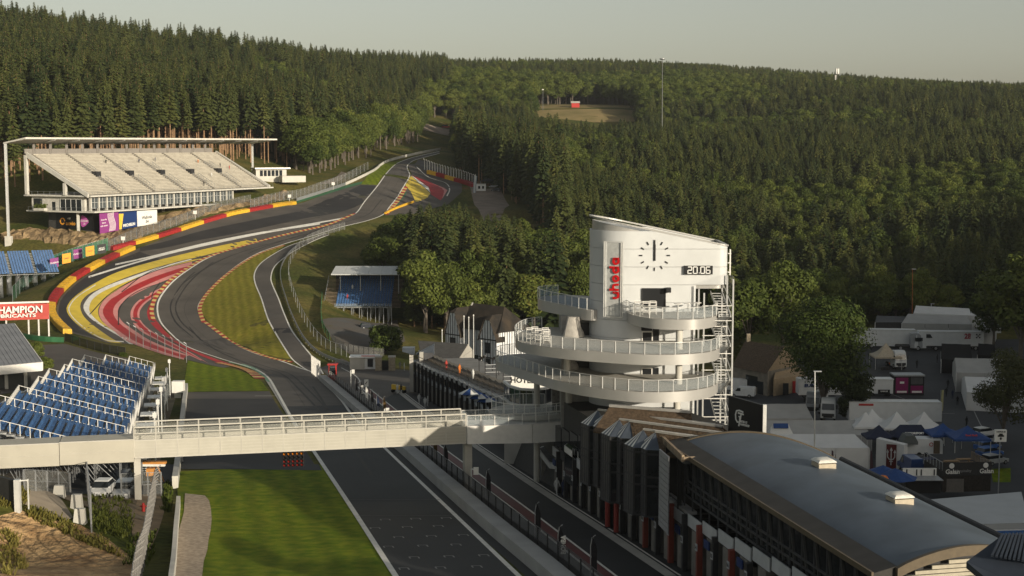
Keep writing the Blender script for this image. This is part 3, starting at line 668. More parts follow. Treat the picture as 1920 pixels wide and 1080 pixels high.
# ================================================================ shared builders
def tmesh(s, size=1, depth=.02, bold=0, align='CENTER'):
    cu = bpy.data.curves.new('lettering', 'FONT'); cu.body = s; cu.size = size; cu.extrude = depth/2; cu.offset = bold; cu.align_x = align; cu.align_y = 'CENTER'; cu.resolution_u = 2
    o = bpy.data.objects.new('lettering', cu); me = bpy.data.meshes.new_from_object(o); bpy.data.objects.remove(o); bpy.data.curves.remove(cu); return me
def lettering(s, org, right, up, size, mat, parent, depth=.03, bold=0.0, align='CENTER', width=None, name='lettering'):
    """raised letters lying on a surface; org = middle of the line of text"""
    me = tmesh(s, size, depth, bold, align); right = Vector(right).normalized(); up = Vector(up).normalized(); nn = right.cross(up)
    co = np.array([v.co[:] for v in me.vertices])
    if width: co[:, 0] *= width/max(co[:, 0].max()-co[:, 0].min(), 1e-6)
    for v, c in zip(me.vertices, co): v.co = toloc(parent, Vector(org)+right*c[0]+up*c[1]+nn*c[2])
    mats(me, mat); o = bpy.data.objects.new(name, me); C.objects.link(o); o.parent = parent; return o
def flatpoly(mb, pts, org, right, up, nn, d=.02, mi=0):
    """plate cut from an outline given in surface units"""
    q = [Vector(org)+Vector(right)*x+Vector(up)*y for x, y in pts]; n = len(q); nn = Vector(nn)
    return mb.add([p for p in q]+[p+nn*d for p in q], [tuple(range(n))[::-1], tuple(range(n, 2*n))]+[(i, (i+1) % n, n+(i+1) % n, n+i) for i in range(n)], mi)
def stroke(mb, pts, wd, org, right, up, nn, d=.05, mi=0):
    """thick line of letter strokes on a surface"""
    right = Vector(right); up = Vector(up); nn = Vector(nn); P = [Vector(p) for p in pts]; A = []; B = []
    for i, p in enumerate(P):
        t = (P[min(i+1, len(P)-1)]-P[max(i-1, 0)]).normalized(); m_ = Vector((-t.y, t.x))*wd/2; A.append(p+m_); B.append(p-m_)
    w3 = lambda p, h: Vector(org)+right*p.x+up*p.y+nn*h
    n = len(P); vs = [w3(a, d) for a in A]+[w3(b, d) for b in B]+[w3(a, 0) for a in A]+[w3(b, 0) for b in B]; fs = []
    for i in range(n-1): fs += [(n+i, n+i+1, i+1, i), (i, i+1, 2*n+i+1, 2*n+i), (n+i+1, n+i, 3*n+i, 3*n+i+1)]
    fs += [(0, 2*n, 3*n, n), (n-1, 2*n-1, 4*n-1, 3*n-1)]
    return mb.add(vs, fs, mi)
def arc(cx, cy, r, a0, a1, n=14): return [(cx+r*math.cos(math.radians(a0+(a1-a0)*i/n)), cy+r*math.sin(math.radians(a0+(a1-a0)*i/n))) for i in range(n+1)]
WHITEM = M('white_painted_metal', (.72, .70, .66), .45, .06, 2); GREYM = M('galvanised_steel', (.36, .37, .38), .45, .15, 3, metal=.6)
DARKM = M('dark_metal', (.03, .03, .032), .5, .2, 3); GLASS = M('dark_glass', (.02, .024, .028), .08, .1, 1, spec=.6)
BLACK = M('black_paint', (.012, .012, .013), .5, .1, 2); CONCW = M('light_concrete', (.52, .50, .45), .8, .1, .5, bump=.15, bscale=6, dist=.01, detail=8)
BLUES = M('blue_plastic_seat', (.042, .105, .24), .6, .3, 1.5, spec=.25); REDM = M('red_paint', (.42, .035, .03), .5, .12, 2); YELM = M('yellow_paint', (.72, .47, .06), .5, .12, 2)
ALU = M('bright_aluminium', (.62, .62, .60), .4, .08, 2, metal=.3); TIMBER = M('weathered_timber', (.25, .19, .13), .85, .25, 2)
def glassmat(name, col, a):
    m = bpy.data.materials.new(name); m.use_nodes = True; t = m.node_tree; b = t.nodes['Principled BSDF']
    b.inputs['Base Color'].default_value = (*col, 1); b.inputs['Roughness'].default_value = .08; b.inputs['Specular IOR Level'].default_value = .5
    tr = t.nodes.new('ShaderNodeBsdfTransparent'); mx = t.nodes.new('ShaderNodeMixShader'); mx.inputs[0].default_value = a
    t.links.new(tr.outputs[0], mx.inputs[1]); t.links.new(b.outputs[0], mx.inputs[2]); t.links.new(mx.outputs[0], t.nodes['Material Output'].inputs['Surface']); return m
RAILGLASS = glassmat('railing_glass', (.45, .50, .52), .28)
GREENMESH = glassmat('green_windbreak_mesh', (.06, .20, .13), .62); GREYMESH = glassmat('grey_wire_mesh', (.22, .22, .21), .38); DARKMESH = glassmat('dark_wire_mesh', (.03, .03, .032), .72)
def fence(name, label, pts, h, post, mesh, postmat=GREYM, pr=.05, panels=True, cant=0, rails=1, every=1, cat='fence'):
    """posts and mesh panels along ground points; each panel and post is a part"""
    t = thing(name, label, cat, pts[0]); n = len(pts)
    for i, p in enumerate(pts):
        mb = MB(); q = p+Vector((0, 0, h)); mb.bar(p-Vector((0, 0, .3)), q, pr*2)
        if cant:
            d = (pts[min(i+1, n-1)]-pts[max(i-1, 0)]); d = Vector((d.y, -d.x, 0)).normalized()*cant; mb.bar(q, q+d+Vector((0, 0, abs(cant)*.8)), pr*1.8)
        part('post', mb, postmat, t)
    if panels:
        for i in range(n-1):
            a, b = pts[i], pts[i+1]; e = (b-a)*.02
            mb = MB(); mb.quad(a+e+Vector((0,0,.08)), b-e+Vector((0,0,.08)), b-e+Vector((0,0,h*.97)), a+e+Vector((0,0,h*.97))); part('mesh_panel', mb, mesh, t)
    for k in range(rails):
        z = h*(1-k*.5)
        mb = MB()
        for i in range(n-1): mb.bar(pts[i]+Vector((0,0,z)), pts[i+1]+Vector((0,0,z)), .05)
        part('top_rail' if k == 0 else 'mid_rail', mb, postmat, t)
    return t
_PM = {}
def railing(parent, pts, h, mat=ALU, step=1.6, glass=None, closed=False):
    """railing along world points with posts, rails and an infill"""
    L = [0]; P = [Vector(p) for p in pts]
    for i in range(1, len(P)): L.append(L[-1]+(P[i]-P[i-1]).length)
    n = max(2, int(L[-1]/step)+1); Q = []
    for k in range(n):
        t = L[-1]*k/(n-1); j = max(i for i in range(len(L)) if L[i] <= t+1e-6); j = min(j, len(P)-2); Q.append(P[j].lerp(P[j+1], (t-L[j])/max(L[j+1]-L[j], 1e-9)))
    key = 'post_%.2f_%s' % (h, mat.name)
    if key not in _PM: _PM[key] = MB().bar((0,0,0), (0,0,h), .07).mesh('railing_post'); mats(_PM[key], mat)
    for q in Q:
        o = bpy.data.objects.new('railing_post', _PM[key]); C.objects.link(o); o.parent = parent; o.location = toloc(parent, q)
    mb = MB()
    for i in range(n-1): mb.bar(Q[i]+Vector((0,0,h)), Q[i+1]+Vector((0,0,h)), .07, .05)
    part('handrail', mb, mat, parent)
    if glass:
        for i in range(n-1):
            mb = MB(); e = (Q[i+1]-Q[i])*.04; u = Vector((0,0,1)); mb.quad(Q[i]+e+u*.1, Q[i+1]-e+u*.1, Q[i+1]-e+u*(h*.92), Q[i]+e+u*(h*.92)); part('glass_pane', mb, glass, parent)
    return Q
# ================================================================ the large covered grandstand above the climb
Q0 = Vector((-138.2, 470.0)); GA = Vector((.4033, .9151)); GB = Vector((-.9151, .4033))
def GS(s, d, z): q = Q0+GA*s+GB*d; return Vector((q.x, q.y, z))
gst = thing('grandstand', 'large concrete covered grandstand with pale terraces on the left hillside', 'grandstand', GS(40, 10, 37.9))
SEATC = M('pale_bench_concrete', (.42, .385, .32), .8, .15, .5, bump=.1); STEPC = M('step_concrete', (.16, .145, .12), .85, .15, .5)  # steps coloured darker to give the contrast of lit rows and risers
NR = 27; s_b = [0, 17, 34.5, 52, 69.5, 87, 104]
for k in range(6):
    a0, a1 = s_b[k]+.7, s_b[k+1]-.7; mb = MB()
    for r in range(NR):
        d0 = 23.2*r/NR; d1 = 23.2*(r+1)/NR; z0 = 43.6+13.2*r/NR; z1 = z0+13.2/NR
        mb.hexa((GS(a0,d0,z0-.6), GS(a1,d0,z0-.6), GS(a1,d1+.02,z0-.6), GS(a0,d1+.02,z0-.6)), (GS(a0,d0,z0), GS(a1,d0,z0), GS(a1,d1+.02,z0), GS(a0,d1+.02,z0)), 1)
        mb.hexa((GS(a0,d0+.42,z0), GS(a1,d0+.42,z0), GS(a1,d0+.82,z0), GS(a0,d0+.82,z0)), (GS(a0,d0+.42,z0+.40), GS(a1,d0+.42,z0+.40), GS(a1,d0+.82,z0+.40), GS(a0,d0+.82,z0+.40)), 0)
    part('terrace_bay', mb, [SEATC, STEPC], gst)
for k, s in enumerate(s_b):
    mb = MB()
    for r in range(NR*2):
        d0 = 23.2*r/NR/2; d1 = 23.2*(r+1)/NR/2; z0 = 43.6+6.6*r/NR
        mb.hexa((GS(s-.7,d0,z0-.6), GS(s+.7,d0,z0-.6), GS(s+.7,d1,z0-.6), GS(s-.7,d1,z0-.6)), (GS(s-.7,d0,z0+.1), GS(s+.7,d0,z0+.1), GS(s+.7,d1,z0+.1), GS(s-.7,d1,z0+.1)))
    part('stair', mb, STEPC, gst)
    if 0 < k < 6:
        for (da, db) in ((1, 8), (11.5, 15.5)):
            mb = MB(); 
            for i in range(7):
                d = da+(db-da)*i/6; z = 43.7+13.2*d/23.2
                for e in (-1.6, 1.6): mb.bar(GS(s+e,d,z), GS(s+e,d,z+1.1), .09)
            for e in (-1.6, 1.6): mb.bar(GS(s+e,da,44.8+13.2*da/23.2), GS(s+e,db,44.8+13.2*db/23.2), .09)
            part('stair_railing', mb, GREYM, gst)
        mb = MB(); d = 11; z = 43.6+13.2*d/23.2; mb.hexa((GS(s-1.2,d-1.5,z-1.2), GS(s+1.2,d-1.5,z-1.2), GS(s+1.2,d+.5,z-1.2), GS(s-1.2,d+.5,z-1.2)), (GS(s-1.2,d-1.5,z+.9), GS(s+1.2,d-1.5,z+.9), GS(s+1.2,d+.5,z+.9), GS(s-1.2,d+.5,z+.9)))
        part('vomitory_opening', mb, DARKM, gst)
# raking beams at both ends
for s in (-1.0, 105): 
    mb = MB(); mb.hexa((GS(s-.4,-1,42.6), GS(s+.4,-1,42.6), GS(s+.4,24,55.6), GS(s-.4,24,55.6)), (GS(s-.4,-1,43.9), GS(s+.4,-1,43.9), GS(s+.4,24,57.3), GS(s-.4,24,57.3))); part('raking_beam', mb, CONCW, gst)
mb = MB(); mb.hexa((GS(-1,-2,42.8), GS(106,-2,42.8), GS(106,23.8,42.8), GS(-1,26,42.8)), (GS(-1,-2,43.3), GS(106,-2,43.3), GS(106,23.8,43.3), GS(-1,26,43.3))); part('terrace_slab', mb, CONCW, gst)
mb = MB(); mb.hexa((GS(0,-2.5,37.6), GS(84,-2.5,37.6), GS(84,23,37.6), GS(0,26,37.6)), (GS(0,-2.5,38.1), GS(84,-2.5,38.1), GS(84,23,38.1), GS(0,26,38.1))); part('balcony_slab', mb, CONCW, gst)
mb = MB(); mb.hexa((GS(4,4,38.1), GS(84,4,38.1), GS(84,20,38.1), GS(4,20,38.1)), (GS(4,4,42.8), GS(84,4,42.8), GS(84,20,42.8), GS(4,20,42.8))); part('gallery_wall', mb, M('gallery_interior', (.10,.095,.085), .8), gst)
for i in range(21):
    s = 1+i*4.0; mb = MB(); mb.hexa((GS(s,-.2,38.1), GS(s+.55,-.2,38.1), GS(s+.55,.6,38.1), GS(s,.6,38.1)), (GS(s,-.2,42.8), GS(s+.55,-.2,42.8), GS(s+.55,.6,42.8), GS(s,.6,42.8))); part('mullion', mb, CONCW, gst)
    if i < 20:
        wn = MB(); wn.hexa((GS(s+.6,.15,38.9), GS(s+3.9,.15,38.9), GS(s+3.9,.25,38.9), GS(s+.6,.25,38.9)), (GS(s+.6,.15,42.5), GS(s+3.9,.15,42.5), GS(s+3.9,.25,42.5), GS(s+.6,.25,42.5)))
        wo_ = part('window', wn, glassmat('gallery_glass', (.10, .115, .12), .8) if i == 0 else bpy.data.materials['gallery_glass'], gst)
        fm = MB(); fm.bar(GS(s+2.2,.05,38.9), GS(s+2.2,.05,42.5), .14); fm.bar(GS(s+.6,.05,40.9), GS(s+3.9,.05,40.9), .1); part('frame', fm, ALU, wo_)
# rooms at the left end
mb = MB(); mb.hexa((GS(.5,2,38.1), GS(4,2,38.1), GS(4,24,38.1), GS(.5,24,38.1)), (GS(.5,2,42.8), GS(4,2,42.8), GS(4,24,42.8), GS(.5,24,42.8))); part('end_wall', mb, CONCW, gst)
for d0, d1, z1 in ((3, 12, 41.9), (14, 15.2, 41), (19.5, 23, 42)):
    mb = MB(); mb.hexa((GS(.35,d0,38.2), GS(.6,d0,38.2), GS(.6,d1,38.2), GS(.35,d1,38.2)), (GS(.35,d0,z1), GS(.6,d0,z1), GS(.6,d1,z1), GS(.35,d1,z1))); part('end_window' if d1-d0 > 2 else 'end_door', mb, GLASS, gst)
for i in range(5): mb = MB(); mb.bar(GS(.3,3+i*2.2,38.2), GS(.3,3+i*2.2,42), .15); part('end_mullion', mb, ALU, gst)
mb = MB(); mb.hexa((GS(-2.2,16.5,38.1), GS(-.6,16.5,38.1), GS(-.6,21,38.1), GS(-2.2,21,38.1)), (GS(-2.2,16.5,38.9), GS(-.6,16.5,38.9), GS(-.6,21,38.9), GS(-2.2,21,38.9))); pl_ = part('planter', mb, CONCW, gst)
r_ = random.Random(3); mb = MB()
for i in range(260):
    c = GS(-1.4+r_.gauss(0,.45), r_.uniform(16.5,21), 38.9+abs(r_.gauss(.5,.5))); e = Vector((r_.uniform(-1,1),r_.uniform(-1,1),r_.uniform(-1,1)))*.3; g = Vector((r_.uniform(-1,1),r_.uniform(-1,1),r_.uniform(-1,1)))*.3; mb.quad(c-e,c+g,c+e,c-g)
part('hedge', mb, LEAF, pl_)
railing(gst, [GS(-.2,25,38.1), GS(-.2,-2.3,38.1), GS(84,-2.3,38.1)], 1.1, GREYM, 2.0); railing(gst, [GS(-1,25,43.3), GS(-1,-1.8,43.3), GS(106,-1.8,43.3)], 1.1, GREYM, 2.5)
for s, d in ((-1,24.5), (-1,8.5), (30,25), (60,25), (100,25)): mb = MB(); zt = 43.3+13.2*d/23.2-.9; mb.hexa((GS(s-.5,d-.5,43.3), GS(s+.5,d-.5,43.3), GS(s+.5,d+.5,43.3), GS(s-.5,d+.5,43.3)), (GS(s-.5,d-.5,zt), GS(s+.5,d-.5,zt), GS(s+.5,d+.5,zt), GS(s-.5,d+.5,zt))); part('column', mb, CONCW, gst)
for s in range(2, 84, 9): mb = MB(); mb.box(GS(s,6,34), (.8,.8,7.2)); part('pile', mb, CONCW, gst)
# roof on posts
RF = M('roof_fascia', (.62,.59,.53), .6, .08, .4)
mb = MB(); mb.hexa((GS(-8,27.5,60.1), GS(-8,18,61.6), GS(140,18,61.6), GS(140,30,60.1)), (GS(-8,27.5,60.5), GS(-8,18,62.2), GS(140,18,62.2), GS(140,30,60.5))); rf_ = part('roof', mb, RF, gst)
for s in range(6, 138, 12): mb = MB(); mb.bar(GS(s,29,60.0), GS(s,18.2,61.4), .35, .6); part('roof_rib', mb, M('rib_grey',(.28,.27,.25)), rf_)
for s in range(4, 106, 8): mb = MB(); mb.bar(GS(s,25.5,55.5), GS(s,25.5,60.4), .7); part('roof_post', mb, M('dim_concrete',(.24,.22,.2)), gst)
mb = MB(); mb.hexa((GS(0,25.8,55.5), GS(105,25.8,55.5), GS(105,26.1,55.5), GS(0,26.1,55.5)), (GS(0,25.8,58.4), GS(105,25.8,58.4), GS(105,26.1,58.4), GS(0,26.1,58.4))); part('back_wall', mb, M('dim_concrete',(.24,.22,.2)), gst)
for s, d in ((-7.5,27), (138,29)): p = GS(s,d,60.2); mb = MB(); mb.bar((p.x,p.y,H(p.x,p.y)-1), p, .75); part('roof_mast', mb, ALU, gst)
p = GS(-7.5,27,0); mb = MB(); mb.box((p.x,p.y,H(p.x,p.y)+1), (2,2,3.5)); part('mast_foot', mb, CONCW, gst)
# lower storey under the left end and dark wall behind the banners
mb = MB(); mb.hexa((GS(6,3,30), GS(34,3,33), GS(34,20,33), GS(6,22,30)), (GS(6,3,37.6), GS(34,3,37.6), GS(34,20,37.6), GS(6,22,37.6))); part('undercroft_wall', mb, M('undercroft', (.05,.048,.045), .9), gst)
# banners
def board(name, label, corners, mat, cat='banner', thick=.15, group=None):
    a, b, c, d = (Vector(v) for v in corners); nn = (b-a).cross(d-a).normalized(); t = thing(name, label, cat, a, group)
    mb = MB(); mb.hexa((a-nn*thick, b-nn*thick, b, a), (d-nn*thick, c-nn*thick, c, d)); part('panel', mb, mat, t); t['_'] = 0; del t['_']
    return t, a, (b-a), (d-a), nn
ORG = M('orange_print', (.75,.33,.03), .6); PUR = M('purple_print', (.24,.045,.20), .6); NAVY = M('navy_print', (.012,.035,.13), .6); WPRINT = M('white_print', (.75,.74,.70), .6, .05)
pa = lambda px, py, s, d: GS(s, d, atY(px, py, GS(s, d, 0).y).z)
def gb(px0, px1, py0, py1, d, name, label, mat):
    """panel below the balcony edge, on the face d behind the front"""
    return None
ya = GS(3, 22, 0); yb = GS(3, 0, 0)
t, a, r, u, nn = board('banner', 'black banner with orange ring and pink heart under the grandstand end', [GS(5.8,18.5,31.6), GS(5.8,3.5,31.6), GS(5.8,3.5,37.2), GS(5.8,18.5,37.2)], BLACK)
mb = MB(); stroke(mb, arc(2.6,2.7,.95,0,330), .42, a, r.normalized(), u.normalized(), nn, .06); part('ring_mark', mb, ORG, t)
lettering('auvio', a+r*.40+u*.36, r, u, 1.9, ORG, t, .05, .03); lettering('rtbf', a+r*.36+u*.66, r, u, .9, WPRINT, t, .05, .02)
mb = MB(); flatpoly(mb, [(0,1.7),(.5,2.1),(1.6,1.7),(2.9,.4),(3.0,-.3),(1.6,-1.5),(.6,-1.9),(0,-1.5),(-.3,0)], a+r*.70+u*.5, r.normalized(), u.normalized(), nn, .05); part('heart_mark', mb, M('magenta_print', (.5,.10,.38), .6), t)
lettering('CLASSIC', a+r*.79+u*.53, r, u, .85, WPRINT, t, .14, .02); lettering('21', a+r*.79+u*.36, r, u, .85, WPRINT, t, .14, .02)
t, a, r, u, nn = board('banner', 'dark purple banner with white waves beside the blue one', [GS(3.5,-1.6,30.6), GS(13,-1.6,31.3), GS(13,-1.6,37.3), GS(3.5,-1.6,37.3)], PUR); 
for i in range(6):
    mb = MB(); stroke(mb, [(4.6+i*.55+.5*math.sin(j*.55), .3+j*.6) for j in range(11)], .2, a, r.normalized(), Vector((0,0,1)), nn, .04); part('wave_mark', mb, WPRINT, t)
for i, s_ in enumerate(('Drive the','future,','with motion')): lettering(s_, a+r*.22+Vector((0,0,4.4-i*1.0)), r, (0,0,1), .75, WPRINT, t, .04, .01)
t, a, r, u, nn = board('banner', 'blue and yellow tyre maker banner under the grandstand', [GS(13.2,-1.6,31.4), GS(22.6,-1.6,32), GS(22.6,-1.6,37.3), GS(13.2,-1.6,37.3)], NAVY)
mb = MB(); flatpoly(mb, [(0,.1),(1.2,.1),(2.4,5.2),(0,5.4)], a, r.normalized(), Vector((0,0,1)), nn, .03); part('yellow_wedge', mb, YELM, t)
lettering('MICHELIN', a+r*.55+Vector((0,0,1.1)), r, (0,0,1), 1.35, WPRINT, t, .05, .05, width=6.2)
t, a, r, u, nn = board('banner', 'white tourism banner at the right end of the banner row', [GS(22.8,-1.6,32), GS(33.5,-1.6,32.6), GS(33.5,-1.6,37.3), GS(22.8,-1.6,37.3)], WPRINT)
for i, (s_, m_) in enumerate((('VISIT', M('pale_blue_print',(.35,.5,.62))), ('Wallonia', BLACK), ('.be', BLACK))): lettering(s_, a+r*.48+Vector((0,0,4.0-i*1.35)), r, (0,0,1), 1.5, m_, t, .04, .03)
# hut right of the stand
t = thing('kiosk', 'small flat-roofed kiosk beside the right end of the grandstand', 'building', G(505,335)); p = G(505,338); p.z = max(p.z, 45)
for nm, c, sz, m_ in (('wall', (p.x,p.y,p.z+2), (13,6,5.4), CONCW), ('roof', (p.x+.5,p.y-.5,p.z+5), (15,8,.5), ALU)): mb = MB(); mb.box(c, sz, .45); part(nm, mb, m_, t)
for i in range(6): mb = MB(); mb.box((p.x-4.2*math.cos(.45)+1.65*i*math.cos(.45)+3.05*math.sin(.45), p.y-4.2*math.sin(.45)+1.65*i*math.sin(.45)-3.05*math.cos(.45), p.z+3.0), (1.2,.12,2.4), .45); part('window', mb, GLASS, t)
mb = MB(); mb.box((p.x+10,p.y-3,p.z+.6), (10,5,2.6), .45); part('retaining_wall', mb, CONCW, t)
# ================================================================ earth bank with rock face below the stand
bank = MB(); r_ = random.Random(5); rows = []
upper = gline([(0,438),(60,428),(120,430),(180,436),(240,424),(300,402),(360,392),(420,384),(480,372),(540,356)], 70); lower = gline([(0,452),(60,450),(120,460),(180,462),(235,455),(300,432),(360,410),(420,396),(480,383),(540,373)], 70)
vs = []; K = 7
for i in range(70):
    for k in range(K):
        q = lower[i].lerp(upper[i], k/(K-1)); zt = H(q.x, q.y)
        vs.append((q.x+r_.uniform(-.8,.8), q.y+r_.uniform(-.8,.8)-(.8 if 0 < k < K-1 else 0), zt+(.5+r_.uniform(-.5,.9) if 0 < k < K-1 else -.3)))
bank.add(vs, [(i*K+k, (i+1)*K+k, (i+1)*K+k+1, i*K+k+1) for i in range(69) for k in range(K-1)])
struct('earth_bank', bank, M('rocky_earth', (.20,.14,.075), .95, .3, .5, bump=1, bscale=1.2, dist=.6, detail=10, col2=(.34,.24,.13)))
# ================================================================ coloured tyre walls
def tyre_wall(name, label, line, cols, wd=2.2, ht=1.25, n=None):
    N_ = len(cols)*6+1; W = gline(line, N_); t = thing(name, label, 'barrier', W[0]); r2 = random.Random(len(cols))
    for k, c in enumerate(cols):
        mb = MB(); seg = W[k*6:(k+1)*6+1]
        rings = []
        for i, p in enumerate(seg):
            j = k*6+i; d = W[min(j+1, N_-1)]-W[max(j-1, 0)]; nn = Vector((-d.y, d.x, 0)).normalized(); h1 = ht+r2.uniform(-.05,.05); wdd = wd*(1 if 0 < i < 6 else .97)
            rings.append([p-nn*.05+Vector((0,0,-.2)), p-nn*.02+Vector((0,0,h1*.93)), p+nn*.2+Vector((0,0,h1)), p+nn*(wdd-.2)+Vector((0,0,h1+.2)), p+nn*wdd+Vector((0,0,h1+.1)), p+nn*wdd+Vector((0,0,-.2))])
        mb.loft(rings, sm=False); part('barrier_block', mb, c, t)
        tb = MB()
        for i in range(1, 6):
            for q in range(3): c0 = Vector(rings[i][2]).lerp(Vector(rings[i][3]), .2+.3*q); tb.lathe([(.30,0),(.36,.06),(.30,.12)], (c0.x,c0.y,c0.z-.02), 7)
        part('tyre_tops', tb, c, t, kind='stuff')
    return t
TR_ = M('tyre_red', (.30,.022,.022), .6, .3, 2.5, bump=.6, bscale=3, dist=.1); TY_ = M('tyre_yellow', (.62,.36,.03), .6, .25, 2.5, bump=.6, bscale=3, dist=.1)
tyre_wall('tyre_barrier', 'curved red and yellow tyre wall round the left of the painted bend', [(135,626),(120,612),(107,596),(104,578),(113,556),(140,529),(174,507),(216,485),(254,468)], [TY_, TY_, TR_, TY_, TR_, TY_, TR_, TY_])
tyre_wall('tyre_barrier', 'straight red and yellow tyre wall below the earth bank', [(212,470),(262,457),(320,440),(372,423),(405,413),(440,403),(478,396),(515,389),(556,383)], [TR_, TY_, TR_, TY_, TR_, TY_, TR_, TY_], 1.8, 1.2)
# armco and grey crash wall along the left of the upper climb
W = gline([(556,377),(606,361),(650,346),(700,322),(715,310),(735,301),(780,290),(826,281)], 40)
t = thing('crash_wall', 'long pale crash wall climbing beside the upper track to the crest', 'wall', W[0])
for i in range(39):
    mb = MB(); a, b = W[i], W[i+1]; mb.bar(a+Vector((0,0,.5)), b+Vector((0,0,.5)), .35, 1.3); part('wall_segment', mb, CONCW if i > 12 else GREYM, t)
fence('catch_fence', 'tall mesh catch fence above the green strip left of the climb', gline([(470,392),(520,378),(560,372),(600,358),(645,342),(690,318)], 30), 3.6, None, GREYMESH, GREYM, .06)
fence('catch_fence', 'green mesh fence with small square signs behind the curved tyre wall', [p for p in gline([(24,566),(40,548),(62,524),(90,508),(120,496),(150,486),(178,478),(203,470)], 22)], 4.2, None, GREENMESH, GREYM, .06)
for px, py, m_, s_, lab, tc_ in ((102,495,PUR,'CLASSICS','leftmost purple square sign on the green fence',WPRINT), (125,487,ORG,'Otivo','orange sign between the two purple signs on the green fence',BLACK), (146,478,PUR,'CLASSICS','purple sign between two orange signs on the green fence',WPRINT), (169,473,ORG,'Otivo','orange sign next to the black sign on the green fence',BLACK), (191,469,BLACK,'BISCUIT\nDESSERT','black sign with white words at the end of the green fence',WPRINT)):
    g0 = G(px, py+22); Yc = g0.y-1.0; a = atY(px-8, py+8, Yc); b = atY(px+8, py+5, Yc+1.0); up = Vector((0,0,1))*2.9
    t, a, r, u, nn = board('fence_sign', lab, [a, b, b+up, a+up], m_, 'sign', .08); lettering(s_, a+r*.5+u*.5, r, u, .62 if '\n' not in s_ else .5, tc_, t, .03, .015)
fence('pole_fence', 'grey post fence along the foot of the earth bank', gline([(205,470),(260,446),(330,424),(400,398),(470,382)], 26), 3.4, None, GREYMESH, GREYM, .05)
# marshal boards (little white boxes on posts)
for px, py, lab in ((231,462,'small white marshal board at the start of the straight tyre wall'), (366,412,'small white marshal board halfway along the straight tyre wall'), (543,380,'small white marshal board at the top end of the tyre wall'), (625,356,'small white marshal board beside the upper catch fence')):
    g = G(px, py); t = thing('marshal_board', lab, 'sign', g); mb = MB(); mb.bar(g, g+Vector((0,0,2.2)), .12); part('post', mb, WHITEM, t); mb = MB(); mb.box(g+Vector((0,0,2.6)), (1.3,.25,1.2)); part('panel', mb, WHITEM, t)
# ================================================================ blue scaffold stand on the far left
def bleacher(name, label, org, a, b, ncols, nrow, seat_w, row_d, row_h, z0, seatmat=BLUES, aisles=(), under=True, group=None):
    """raked stand: a = along the rows, b = up and back; each row of seats is a part"""
    t = thing(name, label, 'grandstand', org, group); a = Vector((*a, 0)).normalized(); b = Vector((*b, 0)).normalized(); o = Vector(org)
    Lx = ncols*seat_w
    for r in range(nrow):
        mb = MB(); z = z0+r*row_h; q = o+b*(r*row_d); q.z = z
        st = MB(); st.hexa((q-Vector((0,0,.12)), q+a*Lx-Vector((0,0,.12)), q+a*Lx+b*row_d-Vector((0,0,.12)), q+b*row_d-Vector((0,0,.12))), (q, q+a*Lx, q+a*Lx+b*row_d, q+b*row_d)); part('deck_row', st, M('stand_deck', (.36,.36,.35), .7, .1, 1), t)
        for c in range(ncols):
            if c in aisles:
                if mb.v: part('seat_row', mb, seatmat, t); mb = MB()
                continue
            p = q+a*((c+.1)*seat_w)+b*(row_d*.25); w_ = a*(seat_w*.8)
            mb.hexa((p+Vector((0,0,.36)), p+w_+Vector((0,0,.36)), p+w_+b*.42+Vector((0,0,.33)), p+b*.42+Vector((0,0,.33))), (p+Vector((0,0,.46)), p+w_+Vector((0,0,.46)), p+w_+b*.42+Vector((0,0,.43)), p+b*.42+Vector((0,0,.43))))
            e = p+b*.40; mb.hexa((e+Vector((0,0,.42)), e+w_+Vector((0,0,.42)), e+w_+b*.07+Vector((0,0,.42)), e+b*.07+Vector((0,0,.42))), (e+b*.06+Vector((0,0,.86)), e+w_+b*.06+Vector((0,0,.86)), e+w_+b*.13+Vector((0,0,.86)), e+b*.13+Vector((0,0,.86))))
        if mb.v: part('seat_row', mb, seatmat, t)
    if under:
        mb = MB()
        for k in range(int(Lx/2.5)+1):
            for r in range(0, nrow+1, 3):
                p = o+a*min(k*2.5, Lx)+b*(r*row_d); mb.bar((p.x,p.y,H(p.x,p.y)-.3), (p.x,p.y,z0+min(r, nrow-1)*row_h), .10)
            for r in range(0, nrow-2, 3):
                p = o+a*min(k*2.5, Lx)+b*(r*row_d); p2 = p+b*(3*row_d); mb.bar((p.x,p.y,z0+r*row_h-.2), (p2.x,p2.y,z0+(r+3)*row_h-.2), .10); mb.bar((p.x,p.y,H(p.x,p.y)+.3), (p2.x,p2.y,z0+r*row_h), .07)
        part('scaffold', mb, GREYM, t)
    return t, a, b, Lx
p0 = G(62,545); gp = Vector((p0.x, p0.y+4, 0)); zz0 = H(gp.x, gp.y)
A_ = Vector((.75,.66)); B_ = Vector((-.66,.75))
o_ = atY(108, 500, 440); t, a, b, Lx = bleacher('blue_stand', 'long blue plastic scaffold stand at the left edge below the earth bank', (o_.x-37, o_.y-18, 0), (.9,.436), (-.436,.9), 52, 14, .8, .95, .42, atY(100,515,438).z+.3, aisles=(7,16,25,34,43))
t2, a2, b2, L2 = bleacher('blue_stand', 'low blue scaffold stand at the left edge in front of the higher one', (o_.x-46, o_.y-34, 0), (.9,.436), (-.436,.9), 30, 8, .8, .95, .42, atY(20,545,415).z-.5, aisles=(8,17,25))
